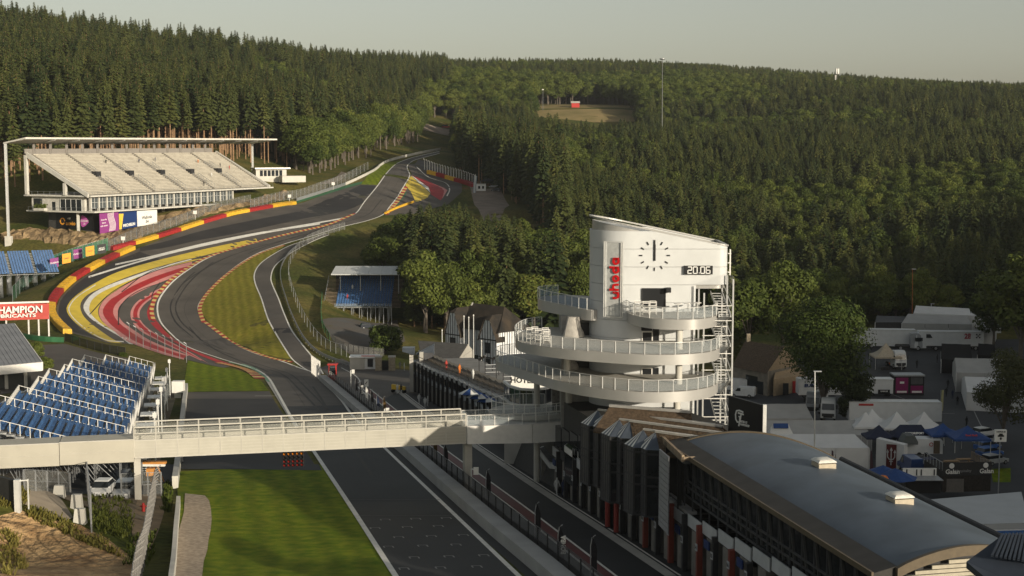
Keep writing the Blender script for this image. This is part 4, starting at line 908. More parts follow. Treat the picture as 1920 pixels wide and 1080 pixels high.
# ================================================================ big advertising board on posts
t, a, r, u, nn = board('billboard', 'red oil brand billboard on white posts at the left edge', [atY(-58,603,340), atY(92,598,345), atY(92,569,345), atY(-58,571,340)], M('faded_red_print', (.48,.075,.06), .6, .1, .3), 'billboard', .3)
lettering('CHAMPION', atY(32,581.5,342.4), r, u, 2.3, WPRINT, t, .06, .06, width=11.6); lettering('LUBRICANTS', atY(26,592.5,342.4), r, u, 1.15, WPRINT, t, .06, .03, width=10)
for px in (-40, 10, 52, 71, 90): q = a+r*((px+58)/150); mb = MB(); mb.bar((q.x,q.y+.4,H(q.x,q.y)-.5), (q.x,q.y+.4,q.z+3.5), .3); part('post', mb, WHITEM, t)
mb = MB(); mb.bar(a+u+Vector((0,0,.1)), a+r+u+Vector((0,0,.1)), .4); part('top_frame', mb, WHITEM, t)
# low green wall and mesh fence at the end of the tyre wall
W = gline([(40,634),(80,640),(120,642)], 8); t = thing('low_wall', 'low green wall below the oil billboard', 'wall', W[0])
for i in range(7): mb = MB(); mb.bar(W[i]+Vector((0,0,.5)), W[i+1]+Vector((0,0,.5)), .3, 1.4); part('wall_segment', mb, GREENP, t)
fence('mesh_fence', 'dark mesh fence curving below the painted bend', gline([(122,640),(160,652),(200,662),(235,668)], 9), 2.0, None, DARKMESH, DARKM)
# ================================================================ grey roofed building cut by the left edge
zr = atY(70,672,272).z
t = thing('flat_building', 'low building with grey sheet roof and white fascia at the left edge', 'building', (-100,280,H(-95,280)))
c0 = [atZ(-140,702,zr), atZ(78,682,zr), atZ(78,682,zr)+Vector((-14,26,0)), atZ(-140,702,zr)+Vector((-14,26,0))]
rp_ = [c0[0]+Vector((0,0,0)), c0[1], c0[2]+Vector((0,0,4.0)), c0[3]+Vector((0,0,4.0))]
mb = MB(); mb.hexa([v+Vector((0,0,.05)) for v in rp_], [v+Vector((0,0,.35)) for v in rp_]); rf_ = part('roof', mb, M('grey_sheet_roof', (.26,.26,.27), .5, .15, .3, metal=.3), t)
for i in range(26): k = i/25; mb = MB(); mb.bar(rp_[0].lerp(rp_[1],k)+Vector((0,0,.38)), rp_[3].lerp(rp_[2],k)+Vector((0,0,.38)), .09); part('roof_seam', mb, M('grey_sheet_roof', (.26,.26,.27)), rf_)
mb = MB(); mb.bar(rp_[0]+Vector((0,0,-.5)), rp_[1]+Vector((0,0,-.5)), .5, 1.6); mb.bar(rp_[1]+Vector((0,0,-.5)), rp_[2]+Vector((0,0,-.5)), .5, 1.6); part('fascia', mb, WHITEM, t)
wl = [rp_[0].lerp(rp_[2], .06), rp_[1].lerp(rp_[3], .08), rp_[2].lerp(rp_[0], .06), rp_[3].lerp(rp_[1], .06)]
mb = MB(); mb.hexa([(v.x,v.y,H(v.x,v.y)-1) for v in wl], [(v.x,v.y,v.z-.6) for v in wl]); part('wall', mb, M('dark_shopfront', (.05,.052,.05)), t)
for k in (.15,.35,.55,.75,.95): v = wl[0].lerp(wl[1], k); mb = MB(); mb.bar((v.x,v.y-.3,H(v.x,v.y)-.5), (v.x,v.y-.3,v.z-.7), .5); part('column', mb, CONCW, t)
struct('yard_tarmac', patch([(0,650),(60,648),(122,645),(200,665),(240,672),(250,700),(150,720),(60,730),(0,740)], .05, 4), ASPH)
# ================================================================ near left: blue bleachers beside the straight
NRW = [16, 15, 14, 14, 13, 13, 12, 9, 5]
nth = ['nearest', 'second', 'third', 'fourth', 'fifth', 'sixth', 'seventh', 'eighth', 'farthest']
for i, nr in enumerate(NRW):
    s0 = 47+13.6*i; p = SN(s0, -22.5); zc = H(*SN(s0+6.5, -24))+3.6
    t, a, b, Lx = bleacher('bleacher', nth[i]+' block of the blue-seated stand beside the straight, counted from the bridge', (p.x, p.y, 0), AX, -NX, 17, nr, .74, .85, .26, zc)
    for e in (0, Lx):
        q0 = Vector((p.x, p.y, zc))+a*e; q1 = q0+b*(nr*.85)+Vector((0,0,nr*.26))
        railing(t, [q0, q1], 1.15, WHITEM, 1.0)
    q0 = Vector((p.x, p.y, zc))-b*.3; railing(t, [q0, q0+a*Lx], 1.1, WHITEM, 1.0)
    q1 = Vector((p.x, p.y, zc))+b*(nr*.85)+Vector((0,0,nr*.26)); railing(t, [q1, q1+a*Lx], 1.2, WHITEM, 1.0)
    # stair landing on the track side
    mb = MB(); c = Vector((p.x, p.y, zc-.3))+a*3-b*1.6; mb.box(c, (2.6, 2.2, .15), math.atan2(AX.y, AX.x)); part('landing', mb, ALU, t)
    mb = MB(); mb.bar(c+a*1.3, c+a*5.2-Vector((0,0,3.2)), .12, .4); mb.bar(c+a*1.3-b*1.2, c+a*5.2-b*1.2-Vector((0,0,3.2)), .12, .4)
    for k in range(9): mb.box(c+a*(1.5+.42*k)-b*.6-Vector((0,0,.35*k+.1)), (.3,1.2,.06), math.atan2(AX.y, AX.x))
    part('stair_flight', mb, ALU, t); railing(t, [c-b*1.1-a*1.2+Vector((0,0,.1)), c-b*1.1+a*1.2+Vector((0,0,.1))], 1.1, WHITEM, 1.2)
p0, p1 = SN(72,-37.5), SN(112,-36.5); t = thing('screen_wall', 'white screen panels behind the blue-seated stand', 'wall', (p0.x,p0.y,H(p0.x,p0.y)))
for i in range(6): a, b = p0.lerp(p1,i/6), p0.lerp(p1,(i+.97)/6); mb = MB(); mb.bar((a.x,a.y,H(a.x,a.y)+3), (b.x,b.y,H(b.x,b.y)+3), .3, 7-.3*i); part('panel', mb, WHITEM, t)
# bushes beside the grey roof
def bush(name, label, g, s, kind='d3', cat='bush', zoff=-1.5):
    return tree(kind, g.x, g.y, s, rnd.random()*6, label, None, name, H(g.x,g.y)+zoff)
for px, py, s, lab in ((20,645,.34,'dark green bush under the oil billboard'), (48,652,.3,'green bush between billboard and grey roof'), (70,668,.42,'bushy shrub at the corner of the grey roof'), (84,690,.34,'shrub right of the grey roof by the yard'), (230,668,.22,'dark bush behind the far end of the blue stand')):
    bush('bush', lab, G(px,py), s)['category'] = 'bush'
# yard ground
struct('stand_ground', patch_w([SN(s,n) for s, n in ((22,-18.4),(60,-19),(110,-18.8),(172,-18),(172,-24),(160,-46),(60,-52),(26,-48))], .03, 4), M('trodden_earth', (.17,.13,.09), .95, .3, .2, bump=.5, bscale=3, col2=(.25,.20,.14)))
struct('path', ribbon_w([SN(s,-22.3) for s in range(50,170,6)], [SN(s,-19.6) for s in range(50,170,6)], .05, 2), M('dry_grass_path', (.22,.18,.08), .95, .25, .4))
# fences between stand and straight
V3 = lambda q, dz=0: Vector((q.x, q.y, H(q.x,q.y)+dz))
fence('mesh_fence', 'green mesh fence with tall posts along the foot of the blue-seated stand', [V3(SN(s,-20.3+.008*(s-50))) for s in range(48,168,5)], 2.6, None, glassmat('dark_green_mesh', (.02,.10,.06), .8), GREYM, .05)
for i, s in enumerate((58, 72, 88, 106, 126, 148)):
    p = V3(SN(s,-19.2)); t = thing('camera_pole', nth[i]+' slim pole beside the straight fence, counted from the bridge', 'pole', p); mb = MB(); mb.tube([p-Vector((0,0,.3)), p+Vector((0,0,7))], .07, 6); part('mast', mb, ALU, t); mb = MB(); mb.box(p+Vector((0,0,6.6)), (.4,.25,.6)); part('box', mb, WHITEM, t)
def wallrun(name, label, s0, s1, n0, n1, h, th, mat, step=4.0, cap=None):
    t = thing(name, label, 'wall', V3(SN(s0,n0))); k = int((s1-s0)/step)
    for i in range(k):
        a = SN(s0+(s1-s0)*i/k, n0+(n1-n0)*i/k); b = SN(s0+(s1-s0)*(i+.995)/k, n0+(n1-n0)*(i+.995)/k)
        mb = MB(); mb.hexa([(q.x,q.y,H(q.x,q.y)-.4) for q in (a, b, b+NX*th, a+NX*th)], [(q.x,q.y,H(q.x,q.y)+h) for q in (a, b, b+NX*th, a+NX*th)]); part('wall_segment', mb, mat, t)
    return t
# crash wall and barbed fence left of the lawn, beyond and before the bridge
wallrun('crash_wall', 'low pale crash wall with stacked caps left of the dark escape tarmac', 44, 168, -17.2, -16.9, 1.3, .6, CONCW, 3)
wallrun('crash_wall', 'pale curved crash wall beside the gravel bed in the foreground', -30, 32, -16.6, -16.6, 1.0, .35, CONCW, 3)
t = fence('barbed_fence', 'tall grey mesh fence with bent white tops beside the gravel bed', [V3(SN(s,-18.6)) for s in np.arange(-30,36,2.4)], 3.0, None, glassmat('dense_wire', (.13,.125,.115), .5), M('weathered_post', (.20,.19,.18), .6), .05, cant=.55)
fence('tall_fence', 'tall fence posts with bent tops at the far corner of the straight', gline([(243,640),(262,650),(284,656),(300,662),(318,668),(333,672),(350,680)], 9), 4.2, None, glassmat('faint_mesh', (.2,.2,.2), .14), GREYM, .06, cant=.6)
p = V3(SN(150,-17.8)); t = thing('control_box', 'white cabinet on the crash wall near the far fence corner', 'cabinet', p); mb = MB(); mb.box(p+Vector((0,0,2)), (2,1.4,2)); part('body', mb, WHITEM, t); mb = MB(); mb.box(p+Vector((0,0,.5)), (1.2,1,1.4)); part('plinth', mb, CONCW, t)
p = V3(SN(66,-16.4)); t = thing('trackside_signal', 'square black signal panel on the crash wall beyond the bridge', 'sign', p); mb = MB(); mb.box(p+Vector((0,0,2.2)), (1.3,.3,1.2), .2); part('screen', mb, BLACK, t); mb = MB(); mb.bar(p, p+Vector((0,0,1.7)), .15); part('post', mb, GREYM, t)
# ================================================================ footbridge
BZ = CZ-29.6; BS = 33.5; BW = 3.0
def BR(n, d, z): q = SN(BS+d, n); return Vector((q.x, q.y, BZ+z))
BEIGE = M('cream_bridge_panel', (.41,.39,.335), .5, .08, .6, detail=8); BFR = M('bridge_frame', (.46,.44,.39), .5, .08, 1)
br = thing('footbridge', 'cream panelled footbridge spanning the straight', 'bridge', BR(-18,1.5,0))
nL, nR = -20.4, 11.5; nb = 16
mb = MB(); mb.hexa((BR(nL,.12,0), BR(nR,.12,0), BR(nR,BW-.12,0), BR(nL,BW-.12,0)), (BR(nL,.12,.5), BR(nR,.12,.5), BR(nR,BW-.12,.5), BR(nL,BW-.12,.5))); part('deck', mb, BFR, br)
for d in (0, BW-.1):
    for i in range(nb):
        a = nL+(nR-nL)*i/nb; b = nL+(nR-nL)*(i+1)/nb; q = a+.04; e = b-.04
        mb = MB(); mb.hexa((BR(q,d,.08), BR(e,d,.08), BR(e,d+.08,.08), BR(q,d+.08,.08)), (BR(q,d,1.62), BR(e,d,1.62), BR(e,d+.08,1.62), BR(q,d+.08,1.62))); pn = part('side_panel', mb, BEIGE, br)
        gm = MB()
        for k in range(1,5): gm.bar(BR(q,d-.012,.08+k*.3), BR(e,d-.012,.08+k*.3), .02, .03)
        part('groove', gm, BFR, pn)
        mb = MB(); mb.quad(BR(q,d+.04,1.75), BR(e,d+.04,1.75), BR(e,d+.04,2.75), BR(q,d+.04,2.75)); part('mesh_infill', mb, glassmat('bridge_mesh', (.5,.5,.45), .22) if 'bridge_mesh' not in bpy.data.materials else bpy.data.materials['bridge_mesh'], br)
    for i in range(nb+1): a = nL+(nR-nL)*i/nb; mb = MB(); mb.bar(BR(a,d+.04,0), BR(a,d+.04,2.95), .12); part('upright', mb, BFR, br)
    for z, h in ((.03,.12), (1.68,.12), (2.35,.09), (2.95,.12)): mb = MB(); mb.bar(BR(nL,d+.03,z), BR(nR,d+.03,z), .16, h); part('rail', mb, BFR, br)
# solid left part and right part
SOL = M('smooth_beige_panel', (.42,.395,.33), .55, .06, .5)
for k, (a, b, z0, z1, m_) in enumerate(((-34,-27.2,-.35,1.75,SOL), (-27.15,-20.45,-.3,1.8,SOL))):
    mb = MB(); mb.hexa((BR(a,-.25,z0), BR(b,-.25,z0), BR(b,BW,z0), BR(a,BW,z0)), (BR(a,-.25,z1), BR(b,-.25,z1), BR(b,BW,z1), BR(a,BW,z1))); part('solid_span', mb, m_, br)
    mb = MB(); mb.bar(BR(a,-.27,z1+.05), BR(b,-.27,z1+.05), .12, .12); mb.bar(BR(a,-.27,z0+1.05), BR(b,-.27,z0+1.05), .03, .03); part('coping', mb, BFR, br)
mb = MB(); mb.hexa((BR(11.6,-.2,-.05), BR(18.2,-.2,-.25), BR(18.2,BW,-.25), BR(11.6,BW,-.05)), (BR(11.6,-.2,1.75), BR(18.2,-.2,1.65), BR(18.2,BW,1.65), BR(11.6,BW,1.75))); part('solid_span', mb, WHITEM, br)
mb = MB(); mb.hexa((BR(18.25,-.2,-.25), BR(24.4,.8,-.35), BR(24.4,BW+1,-.35), BR(18.25,BW,-.25)), (BR(18.25,-.2,1.65), BR(24.4,.8,1.7), BR(24.4,BW+1,1.7), BR(18.25,BW,1.65))); part('solid_span', mb, WHITEM, br)
for d in (-.05, BW-.2): railing(br, [BR(11.6,d,1.7), BR(18.2,d,1.65), BR(24.2,d+.9,1.7)], 1.1, WHITEM, 1.4, RAILGLASS)
for n, w_ in ((-20.2,.62), (11.9,.75)):
    q = SN(BS+1.2, n); mb = MB(); mb.box((q.x,q.y,(H(q.x,q.y)+BZ)/2-.2), (w_,w_,BZ-H(q.x,q.y)+.6), math.atan2(AX.y,AX.x)); part('pillar', mb, BFR, br)
    q = SN(BS+2.4, n); mb = MB(); mb.box((q.x,q.y,(H(q.x,q.y)+BZ)/2-.2), (w_,w_*.6,BZ-H(q.x,q.y)+.6), math.atan2(AX.y,AX.x)); part('pillar', mb, BFR, br)
# start lights
t = thing('start_lights', 'black start light cluster hanging under the footbridge', 'traffic light', BR(-5.6,.6,-.2))
mb = MB(); mb.bar(BR(-6.6,.6,-.12), BR(-4.6,.6,-.12), .1); part('hanger', mb, ALU, t)
AMB = M('amber_lens', (.45,.14,.01), .3); RLN = M('red_lens', (.20,.012,.01), .3)
for c in range(5):
    mb = MB(); x = -6.5+c*.42; mb.hexa((BR(x,.5,-1.65), BR(x+.36,.5,-1.65), BR(x+.36,.75,-1.65), BR(x,.75,-1.65)), (BR(x,.5,-.15), BR(x+.36,.5,-.15), BR(x+.36,.75,-.15), BR(x,.75,-.15))); hb = part('housing', mb, BLACK, t)
    for r in range(4):
        mb = MB(); cc = BR(x+.18,.49,-.35-r*.37); k = 12; vs = [cc+Vector((math.cos(6.283*j/k)*.14, -.03, math.sin(6.283*j/k)*.14)) for j in range(k)]; mb.add(vs, [tuple(range(k))[::-1]]); part('lens', mb, AMB if r == 0 else (BLACK if r == 1 else RLN), hb)
        mb = MB(); mb.tube([cc+Vector((0,-.02,.02)), cc+Vector((0,-.22,.0))], .16, 10, cap=False); part('hood', mb, BLACK, hb)
# ================================================================ pit wall, its fence, posts and flags
wallrun('pit_wall', 'long pale concrete pit wall between straight and pit lane', -40, 185, 9.4, 9.4, 1.05, 1.5, M('grey_wall_concrete', (.34,.34,.33), .8, .12, .3, bump=.15, detail=8), 5)
fence('pit_fence', 'dark mesh fence on the pit wall', [V3(SN(s,11.2)) for s in np.arange(-40,184,3.2)], 2.3, None, DARKMESH, DARKM, .05)
t = fence('gantry_fence', 'tall white framed fence at the far end of the pit wall', [V3(SN(s,9.6)) for s in np.arange(184,206,3.4)], 4.0, None, glassmat('thin_grey_mesh', (.22,.22,.21), .15), WHITEM, .12)
FLG = M('black_flag_cloth', (.015,.015,.018), .8); 
def feather(px, py, h, col, lab, word=None):
    g = G(px, py); t = thing('feather_flag', lab, 'flag', g); mb = MB(); mb.tube([g, g+Vector((0,0,h*.75)), g+Vector((.12,0,h*.95)), g+Vector((.35,0,h))], .04, 5); part('pole', mb, GREYM, t)
    w_ = .42; mb = MB(); A_ = []; B_ = []
    for i in range(9): k = i/8; A_.append(g+Vector((.06+.25*max(0,k-.8),0,h*(.2+.8*k)))); B_.append(A_[-1]+Vector((w_*min(1,(1-k)*3+.15), .12*math.sin(k*5), -.15)))
    mb.loft([[a, b, b+Vector((0,.04,0)), a+Vector((0,.04,0))] for a, b in zip(A_, B_)], sm=False); part('cloth', mb, col, t)
    if word: lettering(word, g+Vector((.42,-.06,h*.52)), (0,0,1), (-1,0,0), .5, WPRINT, t, .01, .02, width=h*.45)
    return t
AFT = [(666,740,FLG,'black feather flag nearest the far end of the pit wall',None),(675,748,FLG,'black feather flag with white letters, second from the far end of the pit wall','RACING'),(685,757,WPRINT,'white and red feather flag behind the pit wall',None),(695,766,FLG,'black and white feather flag right of the white and red one',None),(706,777,M('dark_blue_cloth',(.02,.03,.06)),'dark feather flag close behind the footbridge',None),(718,782,M('brown_cloth',(.10,.06,.02)),'brown feather flag seen just above the footbridge rail',None),(1046,1062,FLG,'black feather flag with white letters at the bottom of the pit lane','BOMBA'),(1003,1012,FLG,'black feather flag upper of the pair at the near pit lane',None),(812,868,M('brown_cloth',(.10,.06,.02)),'brown feather flag left of the bridge pillar',None),(832,884,FLG,'black feather flag beside the bridge pillar',None),(911,940,FLG,'black feather flag right of the bridge pillar',None),(1107,1085,FLG,'black feather flag at the lower edge beside the pit lane',None)]
for px, py, c_, lab, wd_ in AFT: feather(px, py, 3.2, c_, lab, wd_)
def lamp_post(px, py, h, lab):
    g = G(px, py); t = thing('signal_post', lab, 'signal post', g); mb = MB(); mb.tube([g, g+Vector((0,0,h))], .09, 6); part('post', mb, ALU, t)
    mb = MB(); mb.box(g+Vector((.45,0,h-.2)), (.5,.3,.7)); part('lamp', mb, WHITEM, t); mb = MB(); mb.bar(g+Vector((0,0,h)), g+Vector((.5,0,h)), .07); part('arm', mb, ALU, t); return t
lamp_post(658,735,4.0,'pale signal post at the far end of the pit wall'); lamp_post(884,936,3.0,'signal post with white camera behind the bridge pillar'); lamp_post(721,792,2.0,'small white camera post just beyond the footbridge')
g = G(687,728); t = thing('board_sign', 'white square sign at the start of the red lane line', 'sign', g); mb = MB(); mb.box(g+Vector((0,0,1.0)), (.8,.1,1.3)); part('panel', mb, WHITEM, t); mb = MB(); mb.bar(g+Vector((0,0,-.1)), g+Vector((0,0,.4)), .1); part('foot', mb, GREYM, t); mb = MB(); stroke(mb, [(-.2,-.25),(.2,.25)], .14, g+Vector((0,-.06,1.05)), (1,0,0), (0,0,1), (0,-1,0), .02); part('mark', mb, BLACK, t)
g = G(773,867); t = thing('board_sign', 'white number sign on the pit wall fence under the footbridge', 'sign', g); mb = MB(); mb.box(g+Vector((0,0,2.4)), (.7,.1,.9)); part('panel', mb, WHITEM, t); lettering('10', g+Vector((0,-.07,2.4)), (1,0,0), (0,0,1), .5, BLACK, t, .02, .02)
# red marshal booth
g = G(624,712); t = thing('marshal_booth', 'red marshal booth behind the far end of the pit wall', 'booth', g)
for nm, c, sz, m_ in (('base', (0,0,.6), (1.5,1.3,1.2), REDM), ('roof', (0,0,3.2), (2.0,1.7,.22), REDM), ('window', (0,0,1.9), (1.25,1.05,1.4), GLASS)): mb = MB(); mb.box(g+Vector(c), sz); part(nm, mb, m_, t)
for x in (-.68,.68):
    for y in (-.58,.58): mb = MB(); mb.bar(g+Vector((x,y,1.1)), g+Vector((x,y,3.2)), .13); part('corner_post', mb, REDM, t)
# ================================================================ bottom left corner: earth mound, cars, gate, clutter
mound = MB()
struct('earth_slope', patch([(0,968),(40,958),(90,975),(150,985),(200,1010),(240,1040),(262,1085),(-60,1110),(-60,975)], .06, 1.5), M('eroded_earth', (.30,.17,.075), .95, .3, .45, bump=1, bscale=1.1, dist=.9, detail=10, col2=(.55,.37,.19)))
struct('sand_track', patch([(262,925),(300,925),(308,960),(296,1000),(283,1030),(252,1030),(245,985)], .05, 2), M('sandy_earth', (.26,.19,.12), .95, .25, .5, bump=.6))
struct('yard_tarmac', patch([(30,905),(150,872),(262,868),(330,872),(322,925),(230,930),(180,925),(120,930),(36,930)], .05, 3), ASPHP)
struct('concrete_ramp', patch([(38,925),(100,923),(137,972),(125,978),(88,962),(38,945)], .09, 2), M('ramp_concrete', (.30,.25,.19), .85, .15, .5))
for (px, py, h), lab in (((111,931,1.0),'upper small concrete block beside the ramp'), ((144,955,1.3),'middle concrete block beside the ramp'), ((150,980,1.2),'lower concrete block at the foot of the ramp')):
    g = G(px, py); mb = MB(); mb.hexa([g+Vector(v) for v in ((-.5,-.35,-.1),(.5,-.35,-.1),(.5,.35,-.1),(-.5,.35,-.1))], [g+Vector(v) for v in ((-.36,-.2,h),(.42,-.2,h),(.42,.22,h),(-.36,.22,h))]); solo('concrete_block', mb, CONCW, lab, 'concrete block', loc=g)
g = G(269,960); t = thing('hydrant', 'small red hydrant on the sandy strip', 'hydrant', g); mb = MB(); mb.lathe([(.16,0),(.16,.5),(.2,.52),(.2,.6),(.14,.62),(.12,.8),(.04,.86)], g, 10); part('body', mb, REDM, t); mb = MB(); mb.tube([g+Vector((-.28,0,.55)), g+Vector((.28,0,.55))], .07, 6); part('outlet', mb, REDM, t)
# plants on the slopes: loose tufts
def tufts(name, label, polys, n, size, mat, seed, parent=None, lift=0):
    r = random.Random(seed); mb = MB(); 
    for i in range(n):
        P = [Vector((*p, 0)) for p in polys[r.randrange(len(polys))]]; k = r.randrange(1, len(P)-1); u, v_ = r.random(), r.random()
        if u+v_ > 1: u, v_ = 1-u, 1-v_
        q = P[0]+(P[k]-P[0])*u+(P[k+1]-P[0])*v_
        g = G(q.x, q.y); hh = size*r.uniform(.4, 1.3)
        for j in range(5):
            a = r.random()*6.28; e = Vector((math.cos(a), math.sin(a), 0))*hh*.35; o = Vector((r.uniform(-.5,.5)*size, r.uniform(-.5,.5)*size, 0)); b = g+o; b.z = H(b.x,b.y)-.03
            tip = b+e*1.6+Vector((0,0,hh)); w_ = Vector((-e.y, e.x, 0))*.45
            mb.add([b-w_, b+w_, tip+w_*.6, tip-w_*.6], [(0,1,2,3)])
    o = part(name, mb, mat, None); setp(o, label, 'plants', None, 'stuff'); return o
DRYG = leafmat('dry_weeds', (.10,.10,.02), (.26,.22,.06), .3); IVY = leafmat('ivy_leaves', (.05,.075,.012), (.14,.15,.03), .25)
tufts('weeds', 'dry green weeds over the earth mound', [[(0,905),(60,915),(40,955),(0,950)], [(40,950),(120,975),(150,1000),(60,980)], [(90,985),(200,1010),(235,1050),(140,1010)]], 330, .42, DRYG, 1)
tufts('weeds', 'pale weeds in the lower left corner', [[(0,1000),(30,1010),(50,1080),(0,1080)]], 110, .45, DRYG, 2)
tufts('ivy_cover', 'green ivy covering the bank beside the sandy strip', [[(168,925),(240,925),(250,985),(240,1010)], [(168,925),(240,1010),(205,1005),(172,985)]], 270, .40, IVY, 3)
tufts('weeds', 'green weeds at the foot of the barbed fence', [[(250,1010),(290,1000),(285,1060),(230,1060)], [(310,905),(322,905),(318,960),(306,960)]], 170, .4, IVY, 4)
# black screen panel at the left edge
a, b = atY(-30,975,117), atY(33,992,114.5); up = Vector((0,0,4.0)); t, a, r, u, nn = board('screen_panel', 'large dark screen panel with pale frame at the left edge', [a, b, b+up, a+up], M('dark_screen',(.035,.035,.035)), 'panel', .3)
mb = MB(); mb.bar(b+Vector((.1,0,-.6)), b+up+Vector((.1,0,.1)), .45); part('end_post', mb, ALU, t); mb = MB(); mb.bar(b+Vector((.9,.2,-.6)), b+up+Vector((.9,.2,.1)), .1); mb.bar(b+up+Vector((.1,0,0)), b+up+Vector((.9,.2,0)), .1); part('ladder', mb, ALU, t)
# gate and fence in front of the cars
fence('gate', 'grey barred gate left of the parked cars', gline([(46,922),(90,923),(132,924)], 5), 1.9, None, glassmat('gate_bars', (.2,.2,.19), .5), GREYM, .06, rails=2, cat='gate')
fence('mesh_fence', 'grey mesh fence in front of the silver car', gline([(228,934),(265,932),(303,930)], 4), 2.4, None, glassmat('thin_mesh', (.3,.3,.28), .18), GREYM, .06, rails=2)
fence('tall_fence', 'tall dark fence left of the ivy bank', gline([(162,905),(166,940),(172,1000)], 9), 3.2, None, glassmat('thin_dark_mesh', (.1,.1,.09), .35), GREYM, .05)
fence('bollard_row', 'dark fence posts behind the yard under the footbridge', gline([(30,890),(100,884),(165,878)], 10), 3.0, None, glassmat('thin_dark_mesh2', (.06,.06,.06), .4), DARKM, .08)
# ---------------------------------------------------------------- vehicles
TYRE = M('tyre_rubber', (.015,.015,.015), .9); RIM = M('wheel_rim', (.35,.35,.36), .4, .1, 3, metal=.6); LAMP_ = M('lamp_glass', (.6,.6,.58), .15); TAIL = M('tail_lamp', (.3,.02,.02), .3)
def wheel(t, x, y, r, w_=.24):
    mb = MB(); mb.tube([(x, y-w_/2, r), (x, y+w_/2, r)], r, 14); ty = part('wheel', mb, TYRE, t, local=True)
    mb = MB(); mb.tube([(x, y-w_/2-.01, r), (x, y+w_/2+.01, r)], r*.6, 10); part('rim', mb, RIM, ty, local=True)
def car(name, label, loc, rz, paint, L=4.2, W=1.78, Hh=1.5, group=None, hatch=True):
    """+x is the front"""
    t = thing(name, label, 'car', loc, group, rz); l, w_ = L/2, W/2; mb = MB()
    prof = [(-l,.35),(-l,.95),(-l*.86,1.02),(l*.42,1.0),(l*.9,.78),(l,.62),(l,.3)]
    rings = [[(x, -w_, z) for x, z in prof], [(x, w_, z) for x, z in prof]]
    mid = [[(x*.985, s_*w_*k, z if z < .6 else z) for x, z in prof] for s_, k in ()]
    rr = []
    for k in (-1, -.93, .93, 1):
        sc_ = .965 if abs(k) == 1 else 1.0
        rr.append([(x*sc_, k*w_, .65+(z-.65)*(.93 if abs(k) == 1 else 1)) for x, z in prof])
    mb.loft(rr, sm=False); part('body', mb, paint, t, local=True)
    rear = -l*.93 if hatch else -l*.62
    gp = [(rear,1.0),(rear+.25,Hh-.06),(rear+.5,Hh),(l*.02,Hh),(l*.16,Hh-.05),(l*.46,1.0)]
    gl = MB(); gl.loft([[(x, k*w_*(.94 if z < 1.1 else .78), z) for x, z in gp] for k in (-1, 1)], sm=False); part('windows', gl, GLASS, t, local=True)
    rf = MB(); rf.loft([[(x, k*w_*.80, z) for x, z in ((rear+.22,Hh-.03),(rear+.5,Hh+.03),(l*.02,Hh+.03),(l*.17,Hh-.03),(l*.1,Hh-.07),(rear+.3,Hh-.09))] for k in (-1, 1)], sm=False); part('roof', rf, paint, t, local=True)
    for x in (-l*.62, l*.64):
        for y in (-w_+.08, w_-.08): wheel(t, x, y, .31, .22)
    for y in (-w_*.72, w_*.72):
        b1 = MB(); b1.box((l*.955, y, .68), (.18,.38,.16)); part('headlight', b1, LAMP_, t, local=True)
        b1 = MB(); b1.box((-l*.965, y, .8), (.14,.3,.22)); part('tail_light', b1, TAIL, t, local=True)
        b1 = MB(); b1.box((l*.36, math.copysign(w_+.1, y), 1.02), (.12,.2,.14)); part('mirror', b1, paint, t, local=True)
    b1 = MB(); b1.box((l*.985, 0, .42), (.1,W*.6,.16)); part('grille', b1, DARKM, t, local=True); b1 = MB(); b1.box((l*1.005, 0, .5), (.04,.5,.11)); part('number_plate', b1, WHITEM, t, local=True)
    return t
SILV = M('silver_paint', (.48,.49,.50), .3, .05, 2, metal=.4); CWHITE = M('white_car_paint', (.75,.75,.74), .3, .04, 2); CDARK = M('dark_car_paint', (.03,.035,.045), .25, .1, 2); CBLUE = M('blue_car_paint', (.05,.13,.35), .3, .1, 2)
towards = lambda px: -math.pi/2
g = G(233,931); car('parked_car', 'silver hatchback parked facing the camera behind the mesh fence', g, -math.pi/2+.05, SILV)
g = G(228,912); car('parked_car', 'dark car parked behind the silver hatchback', g, -math.pi/2+.1, CDARK)
g = G(192,930); car('parked_car', 'small white car parked left of the silver hatchback', g, -math.pi/2, CWHITE, 3.6, 1.6, 1.5)
# orange work platform by the bridge pillar
g = G(287,905); t = thing('work_platform', 'orange and white work platform beside the bridge pillar', 'machine', g)
ORM = M('machine_orange', (.55,.24,.06), .6)
for nm, c, sz, m_ in (('top_beam', (0,0,2.2), (2.9,.6,.25), ORM), ('white_beam', (0,.1,1.9), (2.6,.4,.25), WHITEM), ('motor', (-.2,-.1,1.2), (.8,.7,.8), ORM), ('base', (0,0,-.1), (2.6,1.2,.3), GREYM)): mb = MB(); mb.box(g+Vector(c), sz); part(nm, mb, m_, t)
mb = MB(); mb.bar(g+Vector((1.2,0,0)), g+Vector((.4,0,2.1)), .12); mb.bar(g+Vector((-.2,0,0)), g+Vector((-.2,0,1)), .15); mb.bar(g+Vector((.2,0,.6)), g+Vector((1.5,0,-.6)), .1); part('boom', mb, ORM, t)
g = G(152,872); solo('container', MB().box(g+Vector((0,0,1.2)), (2.2,2,2.2)).box(g+Vector((0,-1.02,1.5)), (1.8,.08,.8)), WHITEM, 'small white container under the left part of the footbridge', 'container', loc=g)
